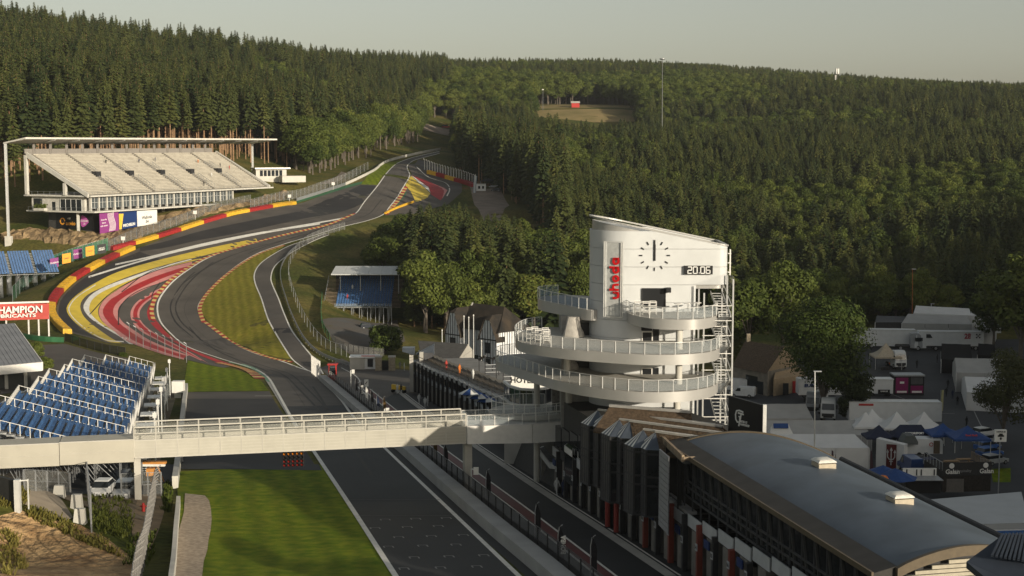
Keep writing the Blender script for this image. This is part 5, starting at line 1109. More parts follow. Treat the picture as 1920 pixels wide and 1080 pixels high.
# ================================================================ white tower
TW = M('white_cladding', (.54,.55,.55), .42, .045, .7, spec=.4, detail=8); TG = M('silver_rim_cladding', (.44,.43,.41), .38, .05, .5, metal=.35); TFL = M('terrace_floor', (.42,.40,.36), .8)
TZ0 = plane_z(141)-1
tower = thing('control_tower', 'white clad control tower with slanted top and curved terraces', 'tower', (13, 141, TZ0))
def tplan(xr, inset=0.0, rr=.9):
    P = []; r = 3.8-inset; cx, cy = 11.42, 141.0
    for i in range(25): a = math.radians(90+180*i/24); P.append((cx+r*math.cos(a), cy+r*math.sin(a)))
    y0 = cy-r; y1 = cy+r; xr -= inset
    for i in range(7): a = math.radians(-90+90*i/6); P.append((xr-rr+rr*math.cos(a), y0+rr+rr*math.sin(a)))
    P.append((xr, y1)); D = []
    for i in range(len(P)):
        a, b = Vector(P[i]), Vector(P[(i+1) % len(P)]); k = max(1, int((b-a).length/.45)); D += [tuple(a.lerp(b, j/k)) for j in range(k)]
    return D
ztop = lambda x, y: 52.95-(x-7.6)*.207
mb = MB(); mb.prism(tplan(20.7,.25), 46.2, lambda x, y: ztop(x,y)-.25, sm=True); part('upper_core', mb, TG, tower)
mb = MB(); mb.prism(tplan(17.65,.25,.3), TZ0, 46.3, sm=True); part('lower_core', mb, TG, tower)
z = TZ0; k = 0; CH = 1.72
while z < 53:
    xr = 20.7 if z > 46.1 else 17.65; rr = .9 if xr > 20 else .3; z1 = z+CH-.03
    P = [p for p in tplan(xr, 0, rr)]
    # front and left shell of one course, cut by the slanted top
    n = len(P); I = [p for p in tplan(xr, .22, rr)]
    f1 = lambda x, y: min(z1, ztop(x, y)); 
    if z < 51.4:
        mb = MB(); vs = []; 
        ok = [ztop(*p) > z+.02 for p in P]
        for p in P:
            t_ = f1(*p); b_ = min(z, t_); q = (p[0]+(13.5-p[0])*.02, p[1]+(141-p[1])*.05); vs += [(p[0],p[1],b_), (p[0],p[1],t_), (q[0],q[1],t_), (q[0],q[1],b_)]
        fs = []; sm = []
        for i in range(n):
            j = (i+1) % n
            if not (ok[i] or ok[j]): continue
            for a in range(4): b = (a+1) % 4; fs.append((i*4+a, j*4+a, j*4+b, i*4+b))
        mb.add(vs, fs, 0, True); o = part('cladding_course', mb, TW, tower)
        o.data.polygons.foreach_set('use_smooth', [False]*len(o.data.polygons))
        o.data.set_sharp_from_angle(angle=math.radians(30)) if hasattr(o.data, 'set_sharp_from_angle') else None
        o.data.polygons.foreach_set('use_smooth', [True]*len(o.data.polygons)); o.data.set_sharp_from_angle(angle=math.radians(30))
    z += CH; k += 1
mb = MB(); P = tplan(20.75,-.06); I = [(p[0]+(13.5-p[0])*.05, p[1]+(141-p[1])*.09) for p in P]
vs = []
for p, q in zip(P, I): vs += [(p[0],p[1],ztop(*p)+.02), (p[0],p[1],ztop(*p)+.16), (q[0],q[1],ztop(*q)+.16), (q[0],q[1],ztop(*q)+.02)]
mb.add(vs, [(i*4+a, ((i+1)%len(P))*4+a, ((i+1)%len(P))*4+(a+1)%4, i*4+(a+1)%4) for i in range(len(P)) for a in range(4)]); part('coping', mb, TG, tower)
FY = 137.2; TX = lambda px, Y=137.2: (px-960)/F*Y
def tz(py, Y=137.2, px=1230): return atY(px, py, Y).z
# clock marks
cx, cz_ = TX(1228), tz(479); R_ = 26/F*137.2
for h in range(1, 12):
    a = math.radians(90-30*h); c = Vector((cx+R_*math.cos(a), FY-.03, cz_+R_*math.sin(a))); d = Vector((math.cos(a),0,math.sin(a)))*.16; mb = MB(); mb.bar(c-d, c+d, .09, .12); part('hour_mark', mb, BLACK, tower)
for nm, L_, w_, dy in (('minute_hand', 1.5, .13, .10), ('hour_hand', 1.05, .2, .05)): mb = MB(); mb.hexa([(cx-w_/2,FY-dy-.03,cz_-.5),(cx+w_/2,FY-dy-.03,cz_-.5),(cx+w_/2,FY-dy,cz_-.5),(cx-w_/2,FY-dy,cz_-.5)], [(cx-w_/2,FY-dy-.03,cz_+L_),(cx+w_/2,FY-dy-.03,cz_+L_),(cx+w_/2,FY-dy,cz_+L_),(cx-w_/2,FY-dy,cz_+L_)]); part(nm, mb, BLACK, tower)
# digital clock 20.06
x0, x1, z0, z1 = TX(1284), TX(1337), tz(514), tz(498); mb = MB(); mb.box(((x0+x1)/2, FY-.12, (z0+z1)/2), (x1-x0, .4, z1-z0)); dc = part('digital_clock', mb, BLACK, tower)
SEG = {'0':'abcdef', '2':'abged', '6':'afgedc'}; LED = M('led_white', (.7,.7,.68), .4); px_ = x0+.32
mb = MB()
for chh in '20.06':
    w_, h_ = .36, .62; zc = (z0+z1)/2-h_/2; yv = FY-.34
    if chh == '.': mb.box((px_+.04, yv, zc+.04), (.08,.03,.08)); px_ += .18; continue
    for s_ in SEG[chh]:
        c, sz = {'a': ((w_/2,h_), (w_,.09)), 'g': ((w_/2,h_/2), (w_,.09)), 'd': ((w_/2,0), (w_,.09)), 'f': ((0,h_*.75), (.09,h_/2)), 'e': ((0,h_*.25), (.09,h_/2)), 'b': ((w_,h_*.75), (.09,h_/2)), 'c': ((w_,h_*.25), (.09,h_/2))}[s_]
        mb.box((px_+c[0], yv, zc+c[1]), (sz[0],.03,sz[1]))
    px_ += .52
part('clock_digits', mb, LED, dc)
# vertical sign with red letters
sd = Vector((-.42,-.907,0)).normalized(); sr = Vector((.907,-.42,0)).normalized()   # sign stands on the curved wall facing left of the viewer
sc_ = Vector((11.42,141,0))+sd*4.05; zs0, zs1 = tz(592,137.5), tz(455,137.5); wS = 1.75
mb = MB(); mb.hexa([sc_-sr*wS/2+Vector((0,0,zs0)), sc_+sr*wS/2+Vector((0,0,zs0)), sc_+sr*wS/2-sd*.3+Vector((0,0,zs0)), sc_-sr*wS/2-sd*.3+Vector((0,0,zs0))], [sc_-sr*wS/2+Vector((0,0,zs1)), sc_+sr*wS/2+Vector((0,0,zs1)), sc_+sr*wS/2-sd*.3+Vector((0,0,zs1)), sc_-sr*wS/2-sd*.3+Vector((0,0,zs1))]); sg = part('sign_panel', mb, M('sign_grey', (.42,.43,.42), .5), tower)
mb = MB()
for e in (-.95, -.78, .78, .95): mb.bar(sc_+sr*e+sd*.05+Vector((0,0,zs0-.1)), sc_+sr*e+sd*.05+Vector((0,0,zs1+.1)), .08)
for q in (zs0-.1, zs1+.1): mb.bar(sc_-sr*1.0+sd*.05+Vector((0,0,q)), sc_+sr*1.0+sd*.05+Vector((0,0,q)), .08)
part('sign_frame', mb, ALU, sg)
mb = MB(); WR = .20; KS_ = .6; U_ = Vector((0,0,1)); Rr = -sr     # letters read upwards: advance along +z, their tops to the left
cur = 0
def LT(*sts):
    for st in sts: stroke(mb, [((x+cur)*KS_, y*KS_) for x, y in st], WR, sc_+sr*.55+sd*.02+Vector((0,0,zs0+1.75)), U_, Rr, sd, .12)
H_ = .95
LT([(0,H_),(0,.45)]+arc(.42,.45,.42,180,360)+[(.84,H_),(.84,.0)]); cur += 1.32
LT([(0,1.55),(0,0)], [(0,.5)]+arc(.42,.5,.42,180,0)+[(.84,0)]); cur += 1.32
LT(arc(.46,.47,.42,0,360,20)); cur += 1.38
LT(arc(.46,.47,.42,0,360,20), [(.88,1.55),(.88,0)]); cur += 1.4
LT(arc(.46,.47,.42,0,360,20), [(.88,.95),(.88,0)])
part('red_letters', mb, M('sign_red', (.55,.012,.015), .4), sg)
# openings
def opening(px0, px1, py0, py1, nm, Y=137.2, mat=None, fr=.09):
    mat = mat or M('dark_opening', (.012,.013,.015), .35, .1, 1)
    x0, x1, z1, z0 = TX(px0,Y), TX(px1,Y), tz(py0,Y), tz(py1,Y); mb = MB(); mb.box(((x0+x1)/2,Y-.02,(z0+z1)/2), (x1-x0,.1,z1-z0)); o = part(nm, mb, mat, tower)
    mb = MB()
    for x in (x0, x1): mb.bar((x,Y-.06,z0), (x,Y-.06,z1), fr, .14)
    for q in (z0, z1): mb.bar((x0,Y-.06,q), (x1,Y-.06,q), .14, fr)
    part('frame', mb, WHITEM if nm == 'door' else DARKM, o); return o
opening(1205,1249,541,576,'window'); opening(1206,1225,622,661,'door'); opening(1227,1237,613,661,'window'); opening(1206,1225,690,727,'door'); opening(1227,1237,690,728,'window'); opening(1205,1224,613,619,'window')
mb = MB(); mb.box((TX(1254), 136.8, tz(543)), (.45,.6,.45)); part('floodlight', mb, BLACK, tower)
# terraces
def terrace(poly, z, h, rail, floor=True, glass=RAILGLASS, rh=1.1, nm='terrace'):
    Pc = [Vector(p) for p in poly]; pts = crv([(p.x,p.y) for p in Pc], 48)
    allp = [(p.x,p.y) for p in pts]
    area = sum(allp[i][0]*allp[(i+1)%48][1]-allp[(i+1)%48][0]*allp[i][1] for i in range(48))
    P = allp if area > 0 else allp[::-1]
    mb = MB(); mb.prism(P, z-h, z, 0, 1, True); o = part(nm, mb, [TG, TFL], tower)
    a, b = rail; railing(o, [Vector((p.x,p.y,z)) for p in pts[int(a*47):int(b*47)+1]], rh, ALU, 1.35, glass); return o
def arcp(pl): return pl
terrace([(11.0,138.5),(11.15,135.6),(11.8,133.4),(13.0,131.7),(14.8,130.9),(17.0,131.1),(18.8,133.1),(19.5,135.9),(19.3,138.5)], 44.0, .95, (.07,.93))
terrace([(7.6,146),(4,147.5),(1.5,145.5),(.41,141),(.41,138.5),(1.3,135.2),(4.9,131.5),(8.4,129.4),(11.6,128),(14.7,127.9),(17.2,128.9),(18.8,131),(19.5,134),(19.4,138)], 41.2, .95, (.12,.95))
LBp = [(6,149.5),(2,151),(-1.2,149.3),(-1.45,145.3),(1.2,139.6),(3.6,134.6),(5.6,131.6),(8.4,128.9),(11.5,127.1),(15.1,127.4),(17.6,129.2),(18.9,131.5),(19.5,135),(19.4,138)]
terrace(LBp, 37.94, .95, (.12,.96))
terrace([(9.5,141),(7.6,138.6),(5.2,142.8),(2.9,147.6),(3.1,151),(6,152.5),(9.5,150.5)], 44.0, 1.05, (.17,.8), True, glassmat('blue_rail_glass', (.16,.24,.36), .55))
# annex body left of the cylinder, behind the terraces
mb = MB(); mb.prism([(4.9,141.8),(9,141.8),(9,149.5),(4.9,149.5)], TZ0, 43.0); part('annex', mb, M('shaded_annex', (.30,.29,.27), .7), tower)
for px, py in ((1090,627), (1090,700)):
    mb = MB(); mb.box((7.0,141.3,tz(py,141.3)), (1.4,.2,2.3)); part('annex_door', mb, DARKM, tower)
for x, y, z0, z1 in ((5.3,137.2,37.9,40.3), (15.4,131.5,37.9,40.3), (15.4,131.5,41.2,43.1), (15.2,131,TZ0,37.0), (2.6,148.5,TZ0,37), (5.6,140.2,TZ0,37)):
    mb = MB(); mb.tube([(x,y,z0),(x,y,z1)], .32, 12); part('column', mb, CONCW, tower)
# stair tower on the right
st = part('stair_frame', (lambda mb: [mb.bar((x,y,TZ0), (x,y,46.2 if x < 20 else 47.5), .14) for x in (17.9,20.6) for y in (133.4,137.2,140.5)] and mb)(MB()), M('stair_steel', (.42,.42,.41), .5, .1, 2), tower)
lv = [33.5, 35.6, 37.94, 39.5, 41.2, 42.6, 44.0, 45.6]
for i in range(len(lv)-1):
    ya, yb = (134,140) if i % 2 == 0 else (140,134); mb = MB()
    mb.bar((19.4,ya,lv[i]), (19.4,yb,lv[i+1]), .08, .28); mb.bar((20.5,ya,lv[i]), (20.5,yb,lv[i+1]), .08, .28)
    for k in range(9): y = ya+(yb-ya)*(k+.5)/9; q = lv[i]+(lv[i+1]-lv[i])*(k+.5)/9; mb.box((19.95,y,q), (1.1,.34,.05))
    mb.bar((20.55,ya,lv[i]+1), (20.55,yb,lv[i+1]+1), .06); part('stair_flight', mb, ALU, st)
    mb = MB(); mb.box((19.2,137,lv[i]), (2.8,.08,.10)); mb.box((19.2,133.4,lv[i]+1.0), (2.9,.06,.06)); part('tie', mb, WHITEM, st)
mb = MB()
for q in np.arange(33.5, 47, 1.1): mb.quad((17.9,133.35,q), (20.6,133.35,q), (20.6,133.35,q+1.04), (17.9,133.35,q+1.04))
mbx = MB()
for q in np.arange(33.5, 47, 1.1): mbx.quad((20.64,133.4,q), (20.64,140.5,q), (20.64,140.5,q+1.04), (20.64,133.4,q+1.04))
part('mesh_screen', mbx, glassmat('stair_mesh', (.4,.4,.39), .16), st)
mb = MB()
for q in (49.5, 48.6, 47.7): mb.box((20.95,138.5,q), (.3,.5,.07))
mb.bar((21.05,138.3,47.4), (21.05,138.3,49.9), .06); mb.bar((21.05,138.7,47.4), (21.05,138.7,49.9), .06); part('side_ladder', mb, WHITEM, tower)
# furniture on the terraces
def htable(x, y, z, lab):
    t = thing('bar_table', lab, 'table', (x,y,z)); mb = MB(); mb.lathe([(.06,0),(.04,.05),(.04,1.05)], (x,y,z), 8); part('leg', mb, ALU, t); mb = MB(); mb.lathe([(.4,1.05),(.4,1.1)], (x,y,z), 12); part('top', mb, WHITEM, t)
htable(15.6,134.5,44.0,'left high table on the upper right terrace'); htable(16.6,134.9,44.0,'middle high table on the upper right terrace'); htable(17.5,135.3,44.0,'right high table on the upper right terrace')
def chair_stack(x, y, z, lab, h):
    h = min(h, 3)
    t = thing('chair_stack', lab, 'chairs', (x,y,z))
    for k in range(h):
        mb = MB(); q = z+k*.42
        for dx in (-.3,.3):
            for dy in (-.3,.3): mb.bar((x+dx,y+dy,q), (x+dx,y+dy,q+.42), .035)
        mb.box((x,y,q+.3), (.6,.6,.05)); mb.bar((x-.3,y+.3,q+.4),(x+.3,y+.3,q+.4),.05); part('chair_frame', mb, WHITEM, t)
for i, (x, y) in enumerate(((1.7,136.8),(2.5,136.1),(3.3,135.5),(2.2,137.6),(3.2,136.9))): chair_stack(x, y, 41.2, ['leftmost','second','third','fourth','rightmost'][i]+' white chair stack on the left of the middle terrace', 5)
for i, (x, y) in enumerate(((11.9,135.2),(12.6,134.6),(13.3,134.9))): chair_stack(x, y, 44.0, ['leftmost','middle','rightmost'][i]+' white chair stack on the upper right terrace', 3)
for (x, y, z, s_), lab in (((6.0,139.8,41.2,1.0),'wrapped pale bundle against the tower on the middle terrace'), ((5.6,140.2,37.94,.9),'wrapped pale bundle against the tower on the lower terrace')):
    mb = MB(); r2 = random.Random(int(z)); rings = []
    for k in range(5): rings.append([(x+(1.1*s_)*math.cos(6.283*j/10)*(1-.12*k+r2.uniform(-.08,.08)), y+.8*s_*math.sin(6.283*j/10)*(1-.12*k), z+k*.5*s_) for j in range(10)])
    mb.loft(rings); solo('wrapped_bundle', mb, M('grey_tarp', (.34,.32,.29), .8, .2, 2, bump=.6), lab, 'bundle', loc=(x,y,z))
# round platform and mast at the bridge head, lower left of the tower
t = thing('platform', 'round white railed platform where the footbridge meets the buildings', 'platform', (2.5,137,30))
pc = atZ(995,768,CZ-27.3); zz = pc.z; mb = MB(); mb.prism([(pc.x+4.2*math.cos(6.283*i/28), pc.y+3.4*math.sin(6.283*i/28)) for i in range(28)], zz-.5, zz); part('slab', mb, CONCW, t)
railing(t, [Vector((pc.x+4.1*math.cos(6.283*i/28+1.2), pc.y+3.3*math.sin(6.283*i/28+1.2), zz)) for i in range(27)], 1.1, WHITEM, 1.1, RAILGLASS)
p = atZ(1055,775,zz); t = thing('lattice_mast', 'white lattice mast left of the tower foot', 'mast', p); mb = MB()
for dx in (-.18,.18): mb.bar(p+Vector((dx,0,0)), p+Vector((dx,0,7.5)), .09)
for k in range(12): mb.bar(p+Vector((-.18,0,.3+k*.6)), p+Vector((.18,0,.6+k*.6)), .06)
part('lattice', mb, M('pink_white', (.62,.55,.54), .6), t)
p2 = atZ(1046,768,zz); mb = MB(); mb.hexa([p2+Vector(v) for v in ((-.6,-.2,-2),(.7,-.4,-2),(.7,.4,-2),(-.6,.4,-2))], [p2+Vector(v) for v in ((-.6,-.2,3.0),(.7,-.4,2.4),(.7,.4,2.4),(-.6,.4,3.0))]); solo('stone_pier', mb, M('rubble_stone', (.14,.13,.12), .9, .4, 3, bump=.8, bscale=5), 'dark stone pier between bridge head and tower', 'pier', loc=p2)
# ================================================================ near pit building with faceted bays and barrel roof
TILE = M('brown_roof_tile', (.085,.058,.036), .85, .4, 4, bump=.8, bscale=6, dist=.05); RIDGE = M('ridge_metal', (.45,.43,.40), .45, .1, 2, metal=.4); SLATE = M('blue_grey_metal', (.11,.13,.16), .3, .15, 1, metal=.6)
BAYG = M('bay_glass', (.018,.020,.022), .07, .1, 1, spec=.7); BAYP = M('bay_panel', (.085,.085,.09), .45, .2, 1, metal=.3); BRICK = M('grey_block_wall', (.20,.185,.165), .85, .2, 1.2, bump=.4, bscale=6)
RD = Vector((8.9,-6.5)).normalized()
def zplane(h): return CZ-h
apx = [((1121.5,769),23.2), ((1139,773),23.2), ((1161.5,787),22.8), ((1181,790),22.8), ((1206.5,806),22.4), ((1229.6,810),22.4)]
pitb = thing('pit_building', 'dark pit building with six faceted glass bays and brown tiled roofs', 'building', (10,118,plane_z(118)))
ap = [atZ(p[0], p[1], zplane(h)) for p, h in apx]
bp_ = Vector((-RD.y, RD.x))     # across the ridges, away from the viewer
for i, A in enumerate(ap):
    ez = A.z-1.15
    base = [A+Vector(v) for v in ((-.35,1.1,0),(-1.5,.2,0),(-.85,-1.3,0),(.35,-1.5,0),(.75,-.9,0),(.6,.6,0))]
    base = [Vector((b.x,b.y,ez)) for b in base]
    rf = MB()
    for k in range(5): rf.add([base[k], base[k+1], A], [(0,2,1)] if True else [], 0)
    o = part('bay_roof', rf, SLATE, pitb)
    for fc in (0, 1):      # seam strips on the two left facets, coloured white for their glint
        a, b = base[fc], base[fc+1]
        for k in range(3):
            q0 = a.lerp(b, k/3+.05); q1 = a.lerp(b, k/3+.22); sm = MB(); nrm = (b-a).cross(A-a).normalized(); nrm = nrm if nrm.z > 0 else -nrm
            sm.add([q0+nrm*.03, q1+nrm*.03, A.lerp(q1,.05)+nrm*.03, A.lerp(q0,.05)+nrm*.03], [(0,1,2,3)]); part('roof_strip', sm, WHITEM, o)
    gb_ = MB(); zb = H(A.x,A.y)+(3.2 if i > 1 else 3.6)
    for k in range(5):
        a, b = base[k], base[k+1]
        pn = MB(); pn.quad(Vector((a.x,a.y,zb)), Vector((b.x,b.y,zb)), Vector((b.x,b.y,ez)), Vector((a.x,a.y,ez))); pn = part('bay_glazing', pn, BAYG if k in (2,3) else BAYP, pitb)
        fm = MB()
        for q in (.02,.98): p = a.lerp(b,q); fm.bar((p.x,p.y,zb), (p.x,p.y,ez), .12)
        for q in (zb+.05, (zb+ez)/2-.2, (zb+ez)/2+.5, ez-.35): fm.bar((a.x,a.y,q), (b.x,b.y,q), .1, .14)
        if k in (0,1):
            for q in (.25,.5,.75): p = a.lerp(b,q); fm.bar((p.x,p.y,zb+.2), (p.x,p.y,ez), .07)
        part('frame', fm, DARKM if k in (2,3) else M('mid_steel', (.06,.06,.065)), pn)
    fl = MB(); fl.add(base[:5]+[base[5]], [(5,4,3,2,1,0)]); fl.add([Vector((b.x,b.y,zb)) for b in base], [(0,1,2,3,4,5)]); part('bay_floor', fl, DARKM, pitb)
    # ridge roof running back diagonally
    if i % 2 == 0:
        rg = MB(); e = A+Vector((RD.x,RD.y,0))*11.5; rg.bar(A+Vector((0,0,.06)), e+Vector((0,0,.06)), .22, .14); part('ridge_cap', rg, RIDGE, pitb); continue
    Lr = 11.2; e = A+Vector((RD.x,RD.y,0))*Lr; hw = 1.5; sh_ = Vector((RD.x,RD.y,0))*.9; d2 = Vector((bp_.x,bp_.y,0)); rise = 1.35
    for sgn, nm in ((-1,'front_slope'), (1,'back_slope')):
        a0 = A+sh_*(1.5 if sgn < 0 else 0)+d2*sgn*hw-Vector((0,0,rise)); e0 = e+sh_+d2*sgn*hw-Vector((0,0,rise)); sl = MB(); sl.hexa([a0-Vector((0,0,.15)), e0-Vector((0,0,.15)), e-Vector((0,0,.15)), A-Vector((0,0,.15))], [a0,e0,e,A]); so = part(nm, sl, TILE, pitb)
        if sgn < 0:
            nt_ = 24; mbt = MB()
            for q in range(nt_):
                for rr_ in range(4):
                    k0 = (q+.5*(rr_%2))/nt_; k1 = k0+.92/nt_
                    if k1 > 1: continue
                    f0, f1_ = rr_/4, (rr_+1.12)/4
                    v00 = a0.lerp(A,f0).lerp(e0.lerp(e,f0),k0); v10 = a0.lerp(A,f0).lerp(e0.lerp(e,f0),k1); v11 = a0.lerp(A,min(1,f1_)).lerp(e0.lerp(e,min(1,f1_)),k1); v01 = a0.lerp(A,min(1,f1_)).lerp(e0.lerp(e,min(1,f1_)),k0)
                    up_ = Vector((0,0,.09)); mbt.add([v00+up_, v10+up_, v11+up_*.25, v01+up_*.25, v00, v10], [(0,1,2,3),(4,5,1,0)])
            part('roof_tiles', mbt, TILE, so, kind='stuff')
    rg = MB(); rg.bar(A+Vector((0,0,.06)), e+Vector((0,0,.06)), .3, .16); part('ridge_cap', rg, RIDGE, pitb)
    gbm = MB(); gbm.add([e-d2*hw-Vector((0,0,rise)), e+d2*hw-Vector((0,0,rise)), e], [(0,1,2)]); part('gable', gbm, RIDGE, pitb)
# rear roof
a, b = atZ(1143,762,zplane(22.6)), atZ(1296,774,zplane(22.6)); mb = MB(); d2 = Vector((bp_.x,bp_.y,0)); mb.hexa([a-d2*2.6-Vector((0,0,1.9)), b-d2*2.6-Vector((0,0,1.9)), b+d2*.4-Vector((0,0,1.6)), a+d2*.4-Vector((0,0,1.6))], [a-d2*2.6-Vector((0,0,1.7)), b-d2*2.6-Vector((0,0,1.7)), b, a]); part('rear_roof', mb, TILE, pitb); mb = MB(); mb.bar(a+Vector((0,0,.08)), b+Vector((0,0,.08)), .35, .2); part('ridge_cap', mb, RIDGE, pitb)
# body under the roofs
sA, sB = 3.5, 31.0
def PB(s, n, z): q = SN(s, n); return Vector((q.x, q.y, z))
gz = lambda s: H(*SN(s, 20.5))
body = MB(); body.hexa([PB(sA,20.9,gz(sA)-.5), PB(sB,20.9,gz(sB)-.5), PB(sB,33,gz(sB)-9), PB(sA,33,gz(sA)-9)], [PB(sA,20.9,35.2), PB(sB,20.9,34.6), PB(sB,30,34.6), PB(sA,33,35.2)]); part('body', body, M('dark_infill', (.045,.044,.042), .8), pitb)
# flat link roof between bays and barrel roof
mb = MB(); q = [atZ(1243,825,zplane(22.9)), atZ(1281,861,zplane(22.9)), atZ(1370,858,zplane(22.9)), atZ(1365,832,zplane(22.9))]; mb.hexa([v-Vector((0,0,.35)) for v in q], q); part('link_roof', mb, M('bitumen', (.06,.06,.062), .8, .3, 1), pitb)
mb = MB(); mb.bar(q[0]+Vector((0,0,.05)), q[1]+Vector((0,0,.05)), .2, .5); mb.bar(q[1]+Vector((0,0,.05)), q[2]+Vector((0,0,.05)), .2, .25); part('link_fascia', mb, TIMBER, pitb)
a, b = atZ(1236,838,37.2), atZ(1254,856,37.1); mb = MB()
for k in range(14): z = 31.2+k*.42; mb.hexa([(a.x,a.y,z),(b.x,b.y,z),(b.x+.1,b.y+.2,z),(a.x+.1,a.y+.2,z)], [(a.x,a.y+.05,z+.36),(b.x,b.y+.05,z+.36),(b.x+.1,b.y+.2,z+.36),(a.x+.1,a.y+.2,z+.36)])
part('louvre_wall', mb, M('pale_louvre', (.30,.30,.31), .6), pitb)
# ---------------------------------------------------------------- ground floor garages along the pit lane
gar = thing('garage_row', 'row of numbered pit garages at ground level along the pit lane', 'building', PB(5,20.5,gz(5)))
DGR = M('garage_dark', (.012,.012,.013), .8); WBAND = M('white_sign_band', (.50,.51,.52), .5, .1, 1); RCOL = M('red_brown_column', (.20,.045,.03), .6)
sp = 3.15; nbx = 23; s0 = -38.0
for i in range(nbx):
    s = s0+i*sp; g0 = gz(s); near = s < 4.5; ct_ = min(g0+6.4, 37.2-4.3); ct2 = min(g0+6.6, 37.2-4.2)
    # block pier
    mb = MB(); mb.hexa([PB(s+.62,20.5,g0-.3), PB(s+1.9,20.5,g0-.3), PB(s+1.9,21.2,g0-.3), PB(s+.62,21.2,g0-.3)], [PB(s+.62,20.5,g0+3.2), PB(s+1.9,20.5,g0+3.2), PB(s+1.9,21.2,g0+3.2), PB(s+.62,21.2,g0+3.2)]); part('pier', mb, BRICK, gar)
    # column between the garages
    mb = MB(); mb.hexa([PB(s-.16,20.2,g0-.3), PB(s+.16,20.2,g0-.3), PB(s+.16,20.6,g0-.3), PB(s-.16,20.6,g0-.3)], [PB(s-.16,20.2,(ct_ if near else g0+4.2)), PB(s+.16,20.2,(ct_ if near else g0+4.2)), PB(s+.16,20.6,(ct_ if near else g0+4.2)), PB(s-.16,20.6,(ct_ if near else g0+4.2))]); co = part('column', mb, RCOL if near and i % 2 else DARKM, gar)
    mb = MB(); mb.hexa([PB(s-.2,20.14,g0+2.2), PB(s+.2,20.14,g0+2.2), PB(s+.2,20.19,g0+2.2), PB(s-.2,20.19,g0+2.2)], [PB(s-.2,20.14,g0+2.7), PB(s+.2,20.14,g0+2.7), PB(s+.2,20.19,g0+2.7), PB(s-.2,20.19,g0+2.7)]); part('number_plate', mb, WBAND, co)
    lettering(str(nbx-i), PB(s,20.12,g0+2.45), -Vector((*AX,0)), (0,0,1), .38, BLACK, co, .01, .01)
    # door opening
    mb = MB(); mb.hexa([PB(s+1.9,20.9,g0), PB(s+sp-.1,20.9,g0), PB(s+sp-.1,21.0,g0), PB(s+1.9,21.0,g0)], [PB(s+1.9,20.9,g0+3.2), PB(s+sp-.1,20.9,g0+3.2), PB(s+sp-.1,21.0,g0+3.2), PB(s+1.9,21.0,g0+3.2)]); part('garage_door', mb, DGR, gar)
    mb = MB(); mb.hexa([PB(s+.18,20.55,g0+3.25), PB(s+sp-.18,20.55,g0+3.25), PB(s+sp-.18,20.64,g0+3.25), PB(s+.18,20.64,g0+3.25)], [PB(s+.18,20.55,g0+4.15), PB(s+sp-.18,20.55,g0+4.15), PB(s+sp-.18,20.64,g0+4.15), PB(s+.18,20.64,g0+4.15)]); part('sign_band', mb, WBAND if near or i % 3 else BAYP, gar)
    if near and ct2 > g0+4.4:
        mb = MB(); mb.hexa([PB(s+.18,20.65,g0+4.2), PB(s+sp-.18,20.65,g0+4.2), PB(s+sp-.18,21.4,g0+4.2), PB(s+.18,21.4,g0+4.2)], [PB(s+.18,20.65,ct2), PB(s+sp-.18,20.65,ct2), PB(s+sp-.18,21.4,ct2), PB(s+.18,21.4,ct2)]); part('upper_wall', mb, M('pale_block_wall', (.30,.29,.28), .85, .15, 1, bump=.3, bscale=5), gar)
    elif not near:
        mb = MB(); mb.hexa([PB(s+.18,20.7,g0+4.2), PB(s+sp-.18,20.7,g0+4.2), PB(s+sp-.18,21.2,g0+4.2), PB(s+.18,21.2,g0+4.2)], [PB(s+.18,20.7,g0+6.4), PB(s+sp-.18,20.7,g0+6.4), PB(s+sp-.18,21.2,g0+6.4), PB(s+.18,21.2,g0+6.4)]); part('upper_window', mb, GLASS, gar)
    if i % 2 == 0:
        mb = MB(); mb.hexa([PB(s+1.0,20.3,g0+2.5), PB(s+2.0,20.3,g0+2.5), PB(s+2.0,20.4,g0+2.5), PB(s+1.0,20.4,g0+2.5)], [PB(s+1.0,20.3,g0+3.1), PB(s+2.0,20.3,g0+3.1), PB(s+2.0,20.4,g0+3.1), PB(s+1.0,20.4,g0+3.1)]); part('team_board', mb, NAVY, gar)
for i, (s, lab) in enumerate(((12.0,'left bent red hose hanging before the garages'), (9.4,'right bent red hose hanging before the garages'))):
    p = PB(s,19.9,gz(s)); t = thing('hose', lab, 'hose', p); mb = MB(); mb.tube([p+Vector((0,0,.1)), p+Vector((0,0,2.6)), p+Vector((-.1,.3,3.3)), p+Vector((.1,.9,3.5))], .22, 8); part('pipe', mb, M('hose_red', (.30,.05,.04), .5), t); mb = MB(); mb.lathe([(.3,0),(.3,.2)], p, 8); part('collar', mb, DARKM, t)
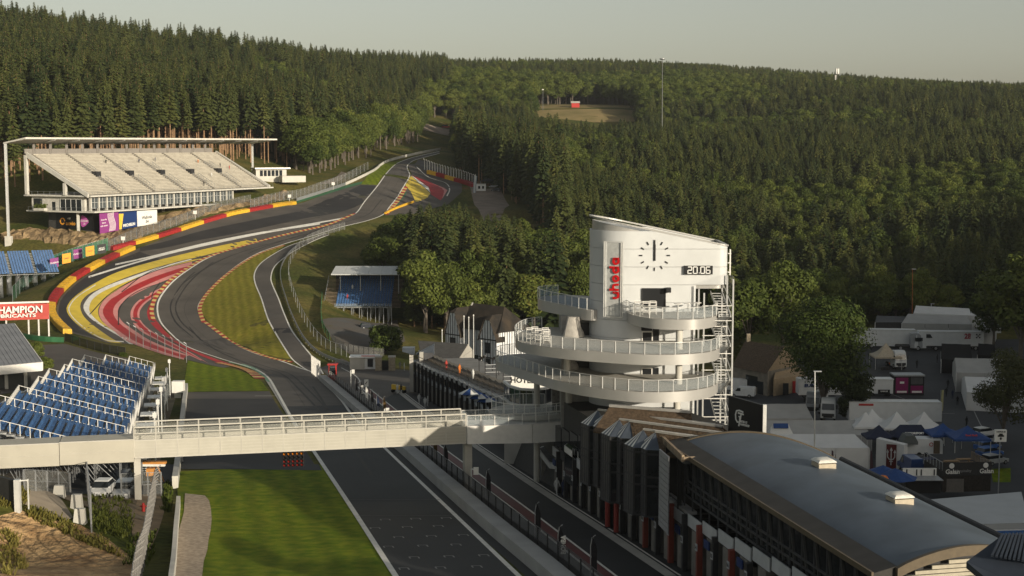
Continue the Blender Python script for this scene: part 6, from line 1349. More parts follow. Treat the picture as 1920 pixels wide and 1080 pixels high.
# ---------------------------------------------------------------- barrel-roofed building
bar = thing('barrel_building', 'long building with a grey barrel roof in the lower right', 'building', PB(-15,26,plane_z(95)-4))
EZ = CZ-22.8; nA = 20.65; nB = 31.9; sF = -1.2; sN = -36.0
ROOFM = M('shade_blue_zinc_roof', (.090,.112,.140), .52, .22, .35, metal=.1, bump=.12, bscale=4, dist=.02, detail=8)  # dark blue cast of the shaded roof put into the zinc colour
K = 20; n0, n1 = nA+1.25, nB-.2
def skew(s, n): f = (s-sN)/(sF-sN); return s-.58*(n-nA)*f
def arch(s, lift=0): return [PB(skew(s, n0+(n1-n0)*k/K), n0+(n1-n0)*k/K, EZ+.15-.6*k/K+1.28*math.sin(math.pi*k/K)**.85+lift) for k in range(K+1)]
ns = 40
for j in range(ns):     # sheets laid side by side across the barrel
    a, b = sF+(sN-sF)*j/ns, sF+(sN-sF)*(j+.985)/ns; mb = MB(); A0, B0 = arch(a), arch(b); vs = A0+B0; m_ = K+1
    mb.add(vs, [(k, k+1, m_+k+1, m_+k) for k in range(K)], 0, True); A1, B1 = arch(a,-.12), arch(b,-.12); mb.add(A1+B1, [(k+1, k, m_+k, m_+k+1) for k in range(K)], 0, True); part('roof_sheet', mb, ROOFM, bar)
for s in (sF+.12, sN):
    mb = MB(); A0, A1 = arch(s,.10), arch(s,-.45); B0, B1 = arch(s-.3,.10), arch(s-.3,-.45)
    for k in range(K): mb.hexa([A1[k],A1[k+1],B1[k+1],B1[k]], [A0[k],A0[k+1],B0[k+1],B0[k]])
    part('verge_trim', mb, M('ochre_trim', (.11,.085,.055), .6), bar)
mb = MB(); mb.hexa([PB(sF,nA,EZ-.3), PB(sN,nA,EZ-.3), PB(sN,n0+.1,EZ-.3), PB(sF,n0+.1,EZ-.3)], [PB(sF,nA,EZ), PB(sN,nA,EZ), PB(sN,n0+.1,EZ+.3), PB(sF,n0+.1,EZ+.3)]); part('eaves_walkway', mb, M('brown_flashing', (.038,.035,.032), .7, .25, .8, detail=8), bar)
mb = MB(); mb.bar(PB(sF,nA-.06,EZ-.1), PB(sN,nA-.06,EZ-.1), .12, .32); part('eaves_fascia', mb, M('ochre_trim', (.11,.085,.055)), bar)
mb = MB(); mb.tube([PB(-8.0,nB+.1,EZ-.4), PB(sN,nB+.1,EZ-.4)], .2, 8); part('gutter', mb, DARKM, bar)
# gable end with pale slats
gm = MB(); A0 = arch(sN+.1,-.5); gm.add(A0+[PB(sN+.1,n1,EZ-3), PB(sN+.1,n0,EZ-3)], [tuple(range(K+3))]); part('gable_wall', gm, DARKM, bar)
Aend = arch(sN-.35,-.42)
for k in range(9):
    z = EZ-.75+k*.24; ks_ = [q for q in Aend if q.z > z+.14]
    if len(ks_) < 3: continue
    a_, b_ = ks_[0], ks_[-1]; mb = MB(); mb.bar(Vector((a_.x,a_.y,z)), Vector((b_.x,b_.y,z)), .1, .19); part('gable_slat', mb, M('cream_slat', (.40,.36,.28), .6), bar)
# skylights
def sky_l(px, py, lab):
    best = None
    d = ray(px, py)
    s_, k_ = -12, .6
    bestd = 1e9
    for j in range(200):
        s = sF+(sN-sF)*j/199
        for k, q in enumerate(arch(s)):
            v = q-Vector((0,0,CZ)); u = v.x/v.y*F; w_ = 0
            pr = cam_px(q); dd = (pr[0]-px)**2+(pr[1]-py)**2
            if dd < bestd: bestd, best, kk = dd, q, k
    t = thing('skylight', lab, 'skylight', best); L = -Vector((*AX,0)); Nn = Vector((*NX,0)); hw = .62
    cs = [best-L*hw-Nn*hw, best+L*hw-Nn*hw, best+L*hw+Nn*hw, best-L*hw+Nn*hw]
    mb = MB(); mb.hexa([c-Vector((0,0,.4)) for c in cs], [c+Vector((0,0,.28)) for c in cs]); part('kerb', mb, M('skylight_kerb', (.42,.36,.27), .5), t)
    dm = MB(); rings = []
    for r_, z_ in ((1.06,.36),(1.0,.44),(.7,.56),(.3,.62),(.04,.63)): rings.append([best+(c-best)*r_+Vector((0,0,z_)) for c in cs])
    dm.loft(rings); part('dome', dm, M('skylight_dome', (.62,.60,.55), .3), t)
def cam_px(q):
    v = Vector(q)-Vector((0,0,CZ)); f = v.y*math.cos(TH)-v.z*math.sin(TH); u = v.y*math.sin(TH)+v.z*math.cos(TH); return (960+F*v.x/f, 540-F*u/f)
sky_l(1545,872,'far square skylight on the grey barrel roof'); sky_l(1685,942,'near square skylight on the grey barrel roof')
# trussed glass gallery under the eaves
nG = nA+.55; zt = EZ-.35; zb = EZ-3.4
mb = MB(); mb.hexa([PB(sF-3.2,nG+.3,zb), PB(sN,nG+.3,zb), PB(sN,nB-.3,zb), PB(sF-3.2,nB-.3,zb)], [PB(sF-3.2,nG+.3,zt), PB(sN,nG+.3,zt), PB(sN,nB-.3,zt), PB(sF-3.2,nB-.3,zt)]); part('gallery_core', mb, DGR, bar)
mb = MB(); mb.hexa([PB(sF,nG+2.5,plane_z(100)-8), PB(sN,nG+2.5,plane_z(100)-8), PB(sN,nB-.5,plane_z(100)-8), PB(sF,nB-.5,plane_z(100)-8)], [PB(sF,nG+2.5,zb), PB(sN,nG+2.5,zb), PB(sN,nB-.5,zb), PB(sF,nB-.5,zb)]); part('body', mb, M('dark_infill', (.045,.044,.042)), bar)
for i in range(19):
    s = sF-3.2-i*1.78
    mb = MB(); mb.quad(PB(s,nG,zb), PB(s-1.7,nG,zb), PB(s-1.7,nG,zt), PB(s,nG,zt)); pn = part('gallery_glass', mb, BAYG, bar)
    mb = MB(); mb.bar(PB(s,nG-.1,zb-1.2), PB(s,nG-.1,zt), .11); part('mullion', mb, M('mid_steel', (.06,.06,.065), .5), pn)
    mb = MB(); mb.bar(PB(s,nG-.05,zt-.2), PB(s-.75,nG-.05,zb+.3), .16); part('brace', mb, M('brace_grey', (.05,.05,.05), .5), pn)
    mb = MB(); mb.bar(PB(s,nG-.3,zb-1.2), PB(s,nG+2.4,zb-1.2), .3, .28); part('bracket', mb, BLACK, bar)
for z in (zb+.05, zb+1.25, zb+.75): mb = MB(); mb.bar(PB(sF-3.2,nG-.08,z), PB(sN,nG-.08,z), .1, .14); part('transom', mb, M('mid_steel', (.16,.16,.165)), bar)
for s in (sF-.2, sF-3.0): mb = MB(); mb.bar(PB(s,nA+.1,gz(s)-.3), PB(s,nA+.1,EZ-.3), .32); part('main_column', mb, BLACK, bar)
railing(bar, [PB(sF+2.2,nA+.3,EZ-5.4), PB(sF-3,nA+.3,EZ-5.6)], 1.4, DARKM, .5)
# dark corrugated roof in the corner
t = thing('canopy', 'dark corrugated roof at the bottom right corner', 'building', atZ(1870,1090,CZ-24)); hh = CZ-18.5
q = [atZ(1812,1053,hh), atZ(1880,1003,hh+.9), atZ(1960,1000,hh+.9), atZ(1960,1120,hh-.6), atZ(1850,1085,hh-.2)]
mb = MB(); mb.add(q+[v-Vector((0,0,.3)) for v in q], [(0,1,2,3,4)[::-1], (5,6,7,8,9)]+[(i,(i+1)%5,5+(i+1)%5,5+i) for i in range(5)]); part('roof', mb, M('dark_blue_roof', (.045,.055,.075), .45, .15, 1, metal=.3), t)
for k in range(12):
    f = k/12; a = q[1].lerp(q[2],f); b = atZ(1860,1045,hh+.35).lerp(atZ(1960,1060,hh+.3),f); mb = MB(); mb.bar(a+Vector((0,0,.04)), b+Vector((0,0,.06)), .1, .1); part('roof_rib', mb, M('dark_blue_roof', (.05,.06,.08)), t)
mb = MB(); mb.prism([(q[0].x+1.5,q[0].y-2),(q[0].x+7,q[0].y-2.6),(q[0].x+7,q[0].y+2),(q[0].x+1.5,q[0].y+1)], hh-14, hh-.9); part('wall', mb, DARKM, t)
# ---------------------------------------------------------------- black LED billboard
a = atY(1365,822,117); b = atY(1428,838,113.5); zt_ = atY(1365,742,117).z; zt2 = atY(1428,759.5,113.5).z
t = thing('billboard', 'black championship billboard beside the tower', 'billboard', a); Pn = [a, b, Vector((b.x,b.y,zt2)), Vector((a.x,a.y,zt_))]
nn = (Pn[1]-Pn[0]).cross(Pn[3]-Pn[0]).normalized(); mb = MB(); mb.hexa([Pn[0],Pn[1],Pn[1]-nn*.25,Pn[0]-nn*.25], [Pn[3],Pn[2],Pn[2]-nn*.25,Pn[3]-nn*.25]); part('screen', mb, BLACK, t)
mb = MB(); mb.bar(b+Vector((.18,-.05,-1)), Vector((b.x+.18,b.y-.05,zt2+.05)), .28); part('side_post', mb, ALU, t); mb = MB(); mb.bar(a+Vector((0,.3,-8)), a+Vector((0,.3,0)), .3); mb.bar(b+Vector((0,.3,-8)), b+Vector((0,.3,0)), .3); part('leg', mb, GREYM, t)
R_ = (b-a).normalized(); U_ = Vector((0,0,1)); o_ = a.lerp(b,.22)+Vector((0,0,1.55)); mb = MB()
stroke(mb, [(.95,.92),(.45,1.0),(.12,.92),(0,.6),(.05,.2),(.25,.0),(.5,.05),(.55,.45),(.4,.5)], .13, o_, R_, U_, nn, .03); stroke(mb, [(.3,.78),(1.0,.74)], .13, o_, R_, U_, nn, .034); stroke(mb, [(.7,.76),(.6,.3),(.42,-.3)], .13, o_, R_, U_, nn, .038); part('emblem', mb, WPRINT, t)
lettering('BRITISH GT', o_+R_*1.0+U_*.12, R_, U_, .25, WPRINT, t, .02, .012, width=.9); lettering('CHAMPIONSHIP', o_+R_*1.1-U_*.12, R_, U_, .25, WPRINT, t, .02, .012, width=1.25)

mb = MB(); mb.hexa([PB(sB,20.6,gz(sB)-.5), PB(56,20.6,gz(56)-.5), PB(56,34,gz(56)-3), PB(sB,33,gz(sB)-9)], [PB(sB,20.6,30.0), PB(56,22.5,27.6), PB(56,34,29.0), PB(sB,30,30.6)]); part('link_block', mb, M('dark_infill', (.045,.044,.042)), pitb)
# low bays and white canopy left of the glass bays
for k, (x0, x1, y0) in enumerate(((1058,1075,832),(1075,1093,838))):
    zc = CZ-29.1; a = atZ(x0,y0+3,zc); b = atZ(x1-2,y0+14,zc); c = atZ(x1+1,y0+2,zc); d = atZ(x0+10,y0-4,zc); mb = MB(); mb.hexa([v-Vector((0,0,3.4)) for v in (a,b,c,d)], [v-Vector((0,0,.62)) for v in (a,b,c,d)]); lb = part('low_bay', mb, BAYG, pitb)
    mb = MB(); mb.hexa([v-Vector((0,0,.6)) for v in (a,b,c,d)], [a,b,c,d]); part('parapet', mb, WHITEM, lb); mb = MB(); mb.add([v.lerp((a+b+c+d)/4,.12)+Vector((0,0,.02)) for v in (a,b,c,d)], [(0,1,2,3)]); part('green_roof', mb, M('moss_roof', (.04,.07,.025), .9), lb)
zc = CZ-32.0; q = [atZ(1008,840,zc), atZ(1030,868,zc), atZ(1057,872,zc), atZ(1057,846,zc), atZ(1030,832,zc)]; mb = MB(); mb.add([v for v in q]+[v-Vector((0,0,.55)) for v in q], [(4,3,2,1,0),(5,6,7,8,9)]+[(i,(i+1)%5,5+(i+1)%5,5+i) for i in range(5)]); cn = part('entrance_canopy', mb, M('white_soffit', (.45,.45,.44), .6), pitb)
mb = MB(); c = sum(q, Vector())/5; mb.add([v.lerp(c,.1)+Vector((0,0,.02)) for v in q], [(4,3,2,1,0)]); part('canopy_top', mb, M('bitumen', (.06,.06,.062)), cn)
a, b = atZ(1010,845,zc), atZ(1060,846,zc); mb = MB(); mb.hexa([(a.x+.3,a.y+1,plane_z(a.y)-1),(b.x,b.y+.5,plane_z(a.y)-1),(b.x,b.y+5,plane_z(a.y)-1),(a.x+.3,a.y+6,plane_z(a.y)-1)], [(a.x+.3,a.y+1,zc-.6),(b.x,b.y+.5,zc-.6),(b.x,b.y+5,zc-.6),(a.x+.3,a.y+6,zc-.6)]); part('entrance_wall', mb, M('grey_block_wall', (.2,.185,.165)), pitb)
# ================================================================ far pit building, half-timbered house, small stand
far = thing('far_pit_building', 'two-storey far pit building with black posts and roof terrace', 'building', PB(110,26,plane_z(210)))
fz = lambda s: H(*SN(s, 24)); sf0, sf1, sp = 50.0, 158.0, 4.3; nf = 25
FH = 5.6
for i in range(nf):
    s = sf0+i*sp; z = fz(s+sp/2); top = z+FH
    mb = MB(); mb.hexa([PB(s,25.2,z-1.5), PB(s+sp,25.2,z-1.5), PB(s+sp,36,z-1.5), PB(s,36,z-1.5)], [PB(s,25.2,top), PB(s+sp,25.2,top), PB(s+sp,36,top), PB(s,36,top)]); part('bay_body', mb, M('mid_concrete', (.20,.195,.185), .85, .15, .6), far)
    mb = MB(); mb.bar(PB(s,24.4,z-.5), PB(s,24.4,top+.1), .42); part('black_post', mb, BLACK, far)
    mb = MB(); mb.hexa([PB(s+.5,24.9,z), PB(s+1.7,24.9,z), PB(s+1.7,25.3,z), PB(s+.5,25.3,z)], [PB(s+.5,24.9,z+2.9), PB(s+1.7,24.9,z+2.9), PB(s+1.7,25.3,z+2.9), PB(s+.5,25.3,z+2.9)]); part('pier', mb, BRICK, far)
    mb = MB(); mb.quad(PB(s+sp-.2,25.1,z), PB(s+1.7,25.1,z), PB(s+1.7,25.1,z+2.8), PB(s+sp-.2,25.1,z+2.8)); part('garage_door', mb, DGR, far)
    mb = MB(); mb.quad(PB(s+sp-.25,25.05,z+3.4), PB(s+.25,25.05,z+3.4), PB(s+.25,25.05,z+4.9), PB(s+sp-.25,25.05,z+4.9)); part('window', mb, BAYG, far)
    mb = MB(); mb.hexa([PB(s+.25,24.7,z+2.9), PB(s+sp-.25,24.7,z+2.9), PB(s+sp-.25,25.1,z+2.9), PB(s+.25,25.1,z+2.9)], [PB(s+.25,24.7,z+3.35), PB(s+sp-.25,24.7,z+3.35), PB(s+sp-.25,25.1,z+3.35), PB(s+.25,25.1,z+3.35)]); part('sign_band', mb, WBAND, far)
    mb = MB(); mb.hexa([PB(s+.22,24.5,top-.65), PB(s+sp-.22,24.5,top-.65), PB(s+sp-.22,25.2,top-.65), PB(s+.22,25.2,top-.65)], [PB(s+.22,24.5,top-.02), PB(s+sp-.22,24.5,top-.02), PB(s+sp-.22,25.2,top-.02), PB(s+.22,25.2,top-.02)]); part('parapet', mb, M('grey_parapet', (.32,.32,.31), .7), far)
    for k, (n_, h_) in enumerate(((25.6,.1),(26.6,.5),(27.6,.9))):      # benches on the roof
        mb = MB(); mb.hexa([PB(s,n_,top), PB(s+sp-.3,n_,top), PB(s+sp-.3,n_+.9,top), PB(s,n_+.9,top)], [PB(s,n_,top+h_), PB(s+sp-.3,n_,top+h_), PB(s+sp-.3,n_+.9,top+h_), PB(s,n_+.9,top+h_)]); part('roof_bench', mb, TIMBER if k % 2 else STEPC, far)
    if i % 2 == 0:
        mb = MB(); mb.bar(PB(s,24.6,top+.1), PB(s,24.6,top+1.3), .09); mb.bar(PB(s,24.6,top+1.3), PB(s+2*sp,24.6,fz(s+2*sp+sp/2)+FH+1.3), .08); mb.bar(PB(s,24.6,top+.8), PB(s+2*sp,24.6,fz(s+2*sp+sp/2)+FH+.8), .05); part('roof_rail', mb, DARKM, far)
for k, (s, n_) in enumerate(((72,29.5),(86,29.5),(100,29.5),(116,30))):
    t = thing('roof_frame', ['nearest','second','third','farthest'][k]+' dark steel stair frame on the far pit roof, counted from the bridge', 'frame', PB(s,n_,fz(s)+FH)); b0 = PB(s,n_,fz(s)+FH)
    for dx in (0, 5):
        for dy in (0, 2.2): q = b0+Vector((*AX,0))*dx+Vector((*NX,0))*dy; mb = MB(); mb.bar(q, q+Vector((0,0,3.2-.25*dx)), .14); part('post', mb, DARKM, t)
    for dy in (0, 2.2): mb = MB(); q = b0+Vector((*NX,0))*dy; mb.bar(q+Vector((0,0,3.2)), q+Vector((*AX,0))*5+Vector((0,0,1.9)), .25, .35); part('sloping_beam', mb, DARKM, t)
    for z in (.6,1.2,1.8): mb = MB(); mb.bar(b0+Vector((0,0,z)), b0+Vector((*NX,0))*5+Vector((0,0,z)), .07); part('rail', mb, GREYM, t)
# corner pylons
t = thing('stair_tower', 'concrete pylons with dark slanted panels at the far corner of the pit lane', 'tower', G(775,732)); g = G(772,735)
for dx, h in ((0,8.2),(1.9,7.6)): mb = MB(); mb.box(g+Vector((dx,-dx*.5,h/2-.4)), (.7,.9,h+.8)); part('pylon', mb, CONC, t)
mb = MB(); mb.box(g+Vector((3.2,-.4,4.2)), (1.7,1.2,6.4)); part('dark_panel', mb, BAYP, t); mb = MB(); mb.hexa([g+Vector(v) for v in ((-1.6,-1,7.6),(.6,-1,7.0),(.6,1,7.0),(-1.6,1,7.6))], [g+Vector(v) for v in ((-1.6,-1,8.3),(.6,-1,8.3),(.6,1,8.3),(-1.6,1,8.3))]); part('roof_wedge', mb, SLATE, t); mb = MB(); mb.hexa([g+Vector(v) for v in ((.8,-.8,7.0),(4.2,-.8,7.0),(4.2,.8,7.0),(.8,.8,7.0))], [g+Vector(v) for v in ((.8,-.8,7.1),(4.2,-.8,8.9),(4.2,.8,8.9),(.8,.8,7.1))]); part('roof_wedge', mb, SLATE, t)
# grey pitched roof behind
t = thing('grey_roof_house', 'low pale building with plain dark grey pitched roof behind the pit corner', 'building', atY(830,690,292)); zE, zR = atY(825,669,290).z, atY(830,641,298).z
a, b, c, d = atY(790,667,290), atY(858,670,286), atY(877,647.5,295), atY(784,640.5,300); d.z = c.z = zR; a.z = b.z = zE
mb = MB(); mb.hexa([v-Vector((0,0,.25)) for v in (a,b,c,d)], [a,b,c,d]); part('roof', mb, M('grey_shingle', (.075,.072,.068), .9, .2, 1), t)
e = atY(886,672,300); e.z = zE; mb = MB(); mb.hexa([v-Vector((0,0,.25)) for v in (b,e,c+Vector((.1,.1,0)),c)], [b,e,c+Vector((.1,.1,0)),c]); zg = H(a.x,a.y)-2; mb = MB(); mb.hexa([Vector((v.x,v.y,zg)) for v in (a+Vector((.4,.4,0)),b,e,d)], [Vector((v.x,v.y,zE-.05)) for v in (a+Vector((.4,.4,0)),b,e,d)]); part('wall', mb, CONC, t); mb = MB(); mb.add([b,e,c],[(0,1,2)]); part('gable', mb, CONC, t); mb = MB(); mb.add([e,d+Vector((6,8,-3)),d,c],[(0,1,2,3)]); part('rear_slope', mb, M('grey_shingle', (.075,.072,.068)), t)
# curved white and glass pavilion, sign letters
t = thing('pavilion', 'curved dark glass pavilion with white frame below the tower terraces', 'building', atY(995,745,160)); Yp = 160
pts = [atY(p, 0, Yp+yo) for p, yo in ((945,3),(955,0),(975,-2),(1000,-2.5),(1025,-1.5),(1048,1))]; zt_, zb_ = atY(995,722,Yp).z, atY(995,752,Yp).z
for i in range(5):
    a, b = pts[i], pts[i+1]; mb = MB(); mb.hexa([(a.x,a.y,zb_),(b.x,b.y,zb_),(b.x,b.y+1,zb_),(a.x,a.y+1,zb_)], [(a.x,a.y,zt_-.25),(b.x,b.y,zt_-.25),(b.x,b.y+1,zt_-.25),(a.x,a.y+1,zt_-.25)]); part('glazing', mb, BAYG, t)
    for q in (zb_-.15, zt_-.1): mb = MB(); mb.bar((a.x,a.y-.05,q), (b.x,b.y-.05,q), .3, .25); part('white_frame', mb, WHITEM, t)
    for k in (0,.5): p = a.lerp(b,k); mb = MB(); mb.bar((p.x,p.y-.06,zb_), (p.x,p.y-.06,zt_), .1); part('mullion', mb, GREYM, t)
mb = MB(); mb.hexa([(pts[0].x,pts[0].y,zb_-8),(pts[5].x,pts[5].y,zb_-8),(pts[5].x,pts[5].y+8,zb_-8),(pts[0].x,pts[0].y+8,zb_-8)], [(pts[0].x,pts[0].y+1,zb_-.4),(pts[5].x,pts[5].y+1,zb_-.4),(pts[5].x,pts[5].y+8,zb_-.4),(pts[0].x,pts[0].y+8,zb_-.4)]); part('base', mb, CONC, t)
a = atY(958,728,166); b = atY(1030,730,166); t, a, r, u, nn = board('sign_board', 'white board with black letters behind the tower columns', [a, b, b+Vector((0,0,1.6)), a+Vector((0,0,1.6))], WPRINT, 'sign', .1); lettering('HOTEL', a+r*.3+Vector((0,0,.95)), r, (0,0,1), .9, BLACK, t, .02, .03)
# blue and white parasols
def parasol(p, s_, m1, m2, lab, h=2.6):
    t = thing('parasol', lab, 'parasol', p); mb = MB(); mb.tube([p, p+Vector((0,0,h))], .05, 6); part('pole', mb, GREYM, t); k = 8; A = p+Vector((0,0,h+.75*s_/2))
    ring = [p+Vector((math.cos(6.283*j/k)*s_, math.sin(6.283*j/k)*s_, h-.15)) for j in range(k)]
    for j in range(k): mb = MB(); mb.add([ring[j], ring[(j+1)%k], A], [(0,1,2)]); part('canopy_panel', mb, m1 if j % 2 else m2, t)
    return t
BLC = M('blue_canopy', (.02,.06,.20), .7); WHC = M('white_canopy', (.62,.62,.60), .7, .06, 1)
for (px, py), lab in (((883,775),'left blue and white parasol beside the far pit building'), ((897,782),'middle blue and white parasol beside the far pit building'), ((911,788),'right blue and white parasol beside the far pit building')): parasol(atY(px, py, 172), 1.5, BLC, WHC, lab)
# ---------------------------------------------------------------- half-timbered house
hC = Vector((-2.9,318)); hL = Vector((-14.6,330)); hu = (hC-hL).normalized(); hv = Vector((-hu.y, hu.x)); 
if hv.y < 0: hv = -hv
HLn = (hC-hL).length; hz0 = H(-8,325)-.5; zEv = CZ-41.8; zRd = CZ-36.6; DP = 9.6
def HB(u, v, z): q = hL+hu*u+hv*v; return Vector((q.x,q.y,z))
house = thing('timbered_house', 'white and black half-timbered house with dark hipped roof', 'house', HB(8,4,hz0))
WPL = M('white_render', (.70,.71,.72), .85, .08, 1); TBR = M('black_timber', (.012,.012,.014), .7); THATCH = M('shade_dark_thatch', (.026,.025,.024), .95, .35, .4, bump=.7, bscale=3, col2=(.055,.042,.03), detail=8)  # dark roof, its grey lowered further for the shade over the house
mb = MB(); mb.hexa([HB(0,0,hz0-1), HB(HLn,0,hz0-1), HB(HLn,DP,hz0-1), HB(0,DP,hz0-1)], [HB(0,0,zEv), HB(HLn,0,zEv), HB(HLn,DP,zEv), HB(0,DP,zEv)]); part('wall', mb, WPL, house)
ov = .5; E = [HB(-ov,-ov,zEv), HB(HLn+ov,-ov,zEv), HB(HLn+ov,DP+ov,zEv), HB(-ov,DP+ov,zEv)]; R0, R1 = HB(3.0,DP/2,zRd), HB(HLn-3.2,DP/2,zRd)
mb = MB(); mb.add(E+[R0,R1], [(0,1,5,4),(1,2,5),(2,3,4,5),(3,0,4)]); mb.add(E, [(3,2,1,0)]); part('roof', mb, THATCH, house)
mb = MB(); mb.bar(R0+Vector((0,0,.05)), HB(3.6,DP/2-1,zRd-.4), .3, .2); part('ridge_trim', mb, CONC, house)
for u0, u1, zt_ in ((-.2,5.0,CZ-38.3),(11.2,HLn+.2,CZ-39.0)):
    um = (u0+u1)/2; zE2 = zEv-1.8; zh = zt_-.2
    G0 = [HB(u0,-.9,hz0), HB(u1,-.9,hz0), HB(u1,-.9,zE2), HB(um+.9,-.9,zh), HB(um-.9,-.9,zh), HB(u0,-.9,zE2)]
    mb = MB(); mb.add(G0, [(0,1,2,3,4,5)]); mb.add([HB(u0,-.9,hz0), HB(u0,.2,hz0), HB(u0,.2,zE2), HB(u0,-.9,zE2)], [(0,1,2,3)]); mb.add([HB(u1,-.9,hz0), HB(u1,.2,hz0), HB(u1,.2,zE2), HB(u1,-.9,zE2)], [(3,2,1,0)]); gw = part('gable_wall', mb, WPL, house)
    for k in range(7):
        u = u0+.3+(u1-u0-.6)*k/6; zz_ = zE2+(zh-zE2)*max(0, 1-abs(u-um)/(um-u0))*1.25; zz_ = min(zz_, zh)
        mb = MB(); mb.bar(HB(u,-.95,hz0), HB(u,-.95,zz_), .13, .1); part('timber', mb, TBR, gw)
    for z in (hz0+3.2, zE2+.1): mb = MB(); mb.bar(HB(u0,-.96,z), HB(u1,-.96,z), .1, .22); part('timber', mb, TBR, gw)
    for z0_, z1_ in ((hz0+.8,hz0+3.0),(hz0+4.2,hz0+6.6)): mb = MB(); mb.hexa([HB(um-.95,-1.02,z0_), HB(um+.95,-1.02,z0_), HB(um+.95,-.9,z0_), HB(um-.95,-.9,z0_)], [HB(um-.95,-1.02,z1_), HB(um+.95,-1.02,z1_), HB(um+.95,-.9,z1_), HB(um-.95,-.9,z1_)]); part('window', mb, GLASS, gw)
    mb = MB(); bk = DP*.42; q = .35
    for sg, ua in ((-1,u0-q),(1,u1+q)): mb.add([HB(ua,-1.25,zE2-.35), HB(um+sg*.9,-1.25,zh+.1), HB(um+sg*.9,bk,zh+.1), HB(ua,bk*.3,zE2-.35)], [(0,1,2,3) if sg > 0 else (3,2,1,0)])
    mb.add([HB(um-.9,-1.25,zh+.1), HB(um+.9,-1.25,zh+.1), HB(um+.2,.3,zt_+.9), HB(um-.2,.3,zt_+.9)], [(0,1,2,3)]); mb.add([HB(um-.9,-1.25,zh+.1), HB(um-.2,.3,zt_+.9), HB(um-.2,bk+1,zt_+.9), HB(um-.9,bk,zh+.1)], [(0,1,2,3)]); mb.add([HB(um+.9,-1.25,zh+.1), HB(um+.9,bk,zh+.1), HB(um+.2,bk+1,zt_+.9), HB(um+.2,.3,zt_+.9)], [(0,1,2,3)])
    part('gable_roof', mb, THATCH, house)
for k in range(11): u = 5.3+k*.58; mb = MB(); mb.bar(HB(u,-.05,hz0), HB(u,-.05,zEv), .14, .1); part('timber', mb, TBR, house)
for u in (6.6,9.2): mb = MB(); mb.hexa([HB(u-.8,-.12,hz0+.8), HB(u+.8,-.12,hz0+.8), HB(u+.8,0,hz0+.8), HB(u-.8,0,hz0+.8)], [HB(u-.8,-.12,hz0+3.2), HB(u+.8,-.12,hz0+3.2), HB(u+.8,0,hz0+3.2), HB(u-.8,0,hz0+3.2)]); part('window', mb, GLASS, house)
for k in range(13): v = .3+k*.74; mb = MB(); mb.bar(HB(HLn+.05,v,hz0), HB(HLn+.05,v,zEv), .14, .1); part('timber', mb, TBR, house)
mb = MB(); mb.hexa([HB(HLn,3.4,hz0+.8), HB(HLn+.13,3.4,hz0+.8), HB(HLn+.13,6.2,hz0+.8), HB(HLn,6.2,hz0+.8)], [HB(HLn,3.4,hz0+3.3), HB(HLn+.13,3.4,hz0+3.3), HB(HLn+.13,6.2,hz0+3.3), HB(HLn,6.2,hz0+3.3)]); part('window', mb, GLASS, house)
for i, (px, py0, py1) in enumerate(((870,594,650),(879,596,655),(888,592,665),(903,640,690),(940,655,680),(829,620,650))):
    p = atY(px, py1, 300); h = atY(px, py0, 300).z-p.z; t = thing('flagpole', ['leftmost pale flagpole of the trio before the half-timbered house','middle pale flagpole of the trio before the half-timbered house','rightmost flagpole of the trio before the half-timbered house','short pale post with lamp before the right gable','short pale post right of the house gable','short post left of the half-timbered house'][i], 'pole', p)
    mb = MB(); mb.tube([p-Vector((0,0,5)), p+Vector((0,0,h))], .09, 6); part('pole', mb, ALU, t); mb = MB(); mb.lathe([(.14,0),(.14,.15),(.02,.3)], p+Vector((0,0,h)), 8); part('cap', mb, WHITEM, t)
# ---------------------------------------------------------------- small covered stand
o_ = Vector((-50.6, 410, 0)); zf = CZ-46.6
t, a, b, Lx = bleacher('small_stand', 'small white-roofed stand with blue seats in the hollow', o_, (1,0), (0,1), 21, 16, .76, .85, .46, zf, BLUES)
ztf, ztb = CZ-37.6, CZ-36.2
for i in range(6):
    x0 = o_.x-1.6+i*3.55; x1 = x0+3.48-(1.5 if i == 5 else 0); mb = MB(); mb.hexa([(x0,413.5,ztf),(x1,413.5,ztf),(x1,425,ztb),(x0,425,ztb)], [(x0,413.5,ztf+.25),(x1,413.5,ztf+.25),(x1,425,ztb+.25),(x0,425,ztb+.25)]); part('roof_panel', mb, M('white_roof_sheet', (.55,.56,.55), .55, .06, .6), t)
mb = MB(); mb.hexa([(o_.x-1.6,425.2,H(-42,425)-.5),(o_.x+19,425.2,H(-42,425)-.5),(o_.x+19,425.5,H(-42,425)-.5),(o_.x-1.6,425.5,H(-42,425)-.5)], [(o_.x-1.6,425.2,ztb),(o_.x+19,425.2,ztb),(o_.x+19,425.5,ztb),(o_.x-1.6,425.5,ztb)]); part('back_wall', mb, DARKM, t)
for x in (o_.x+.7, o_.x+6.5, o_.x+12.4, o_.x+17.6): mb = MB(); mb.bar((x,417,zf+3.2), (x,417,ztf+.4), .22); part('roof_post', mb, GREYM, t)
for x0, x1 in ((o_.x-3.4,o_.x-.1),(o_.x+16.1,o_.x+18.6)):
    mb = MB()
    for r in range(22): y = 410+r*.6; z = zf+r*.33; mb.box(((x0+x1)/2,y,z), (x1-x0,.32,.1))
    part('side_steps', mb, TIMBER, t)
railing(t, [(o_.x-.2,409.7,zf), (o_.x+16.2,409.7,zf)], 1.1, GREYM, 1.8, RAILGLASS); railing(t, [(o_.x-3.4,409.8,zf), (o_.x-3.4,423,zf+7)], 1.1, GREYM, 2)
for i in range(8): x = o_.x+i*2.3; mb = MB(); mb.bar((x,409.8,H(x,409.8)-.4), (x,409.8,zf), .16); part('front_leg', mb, GREYM, t)
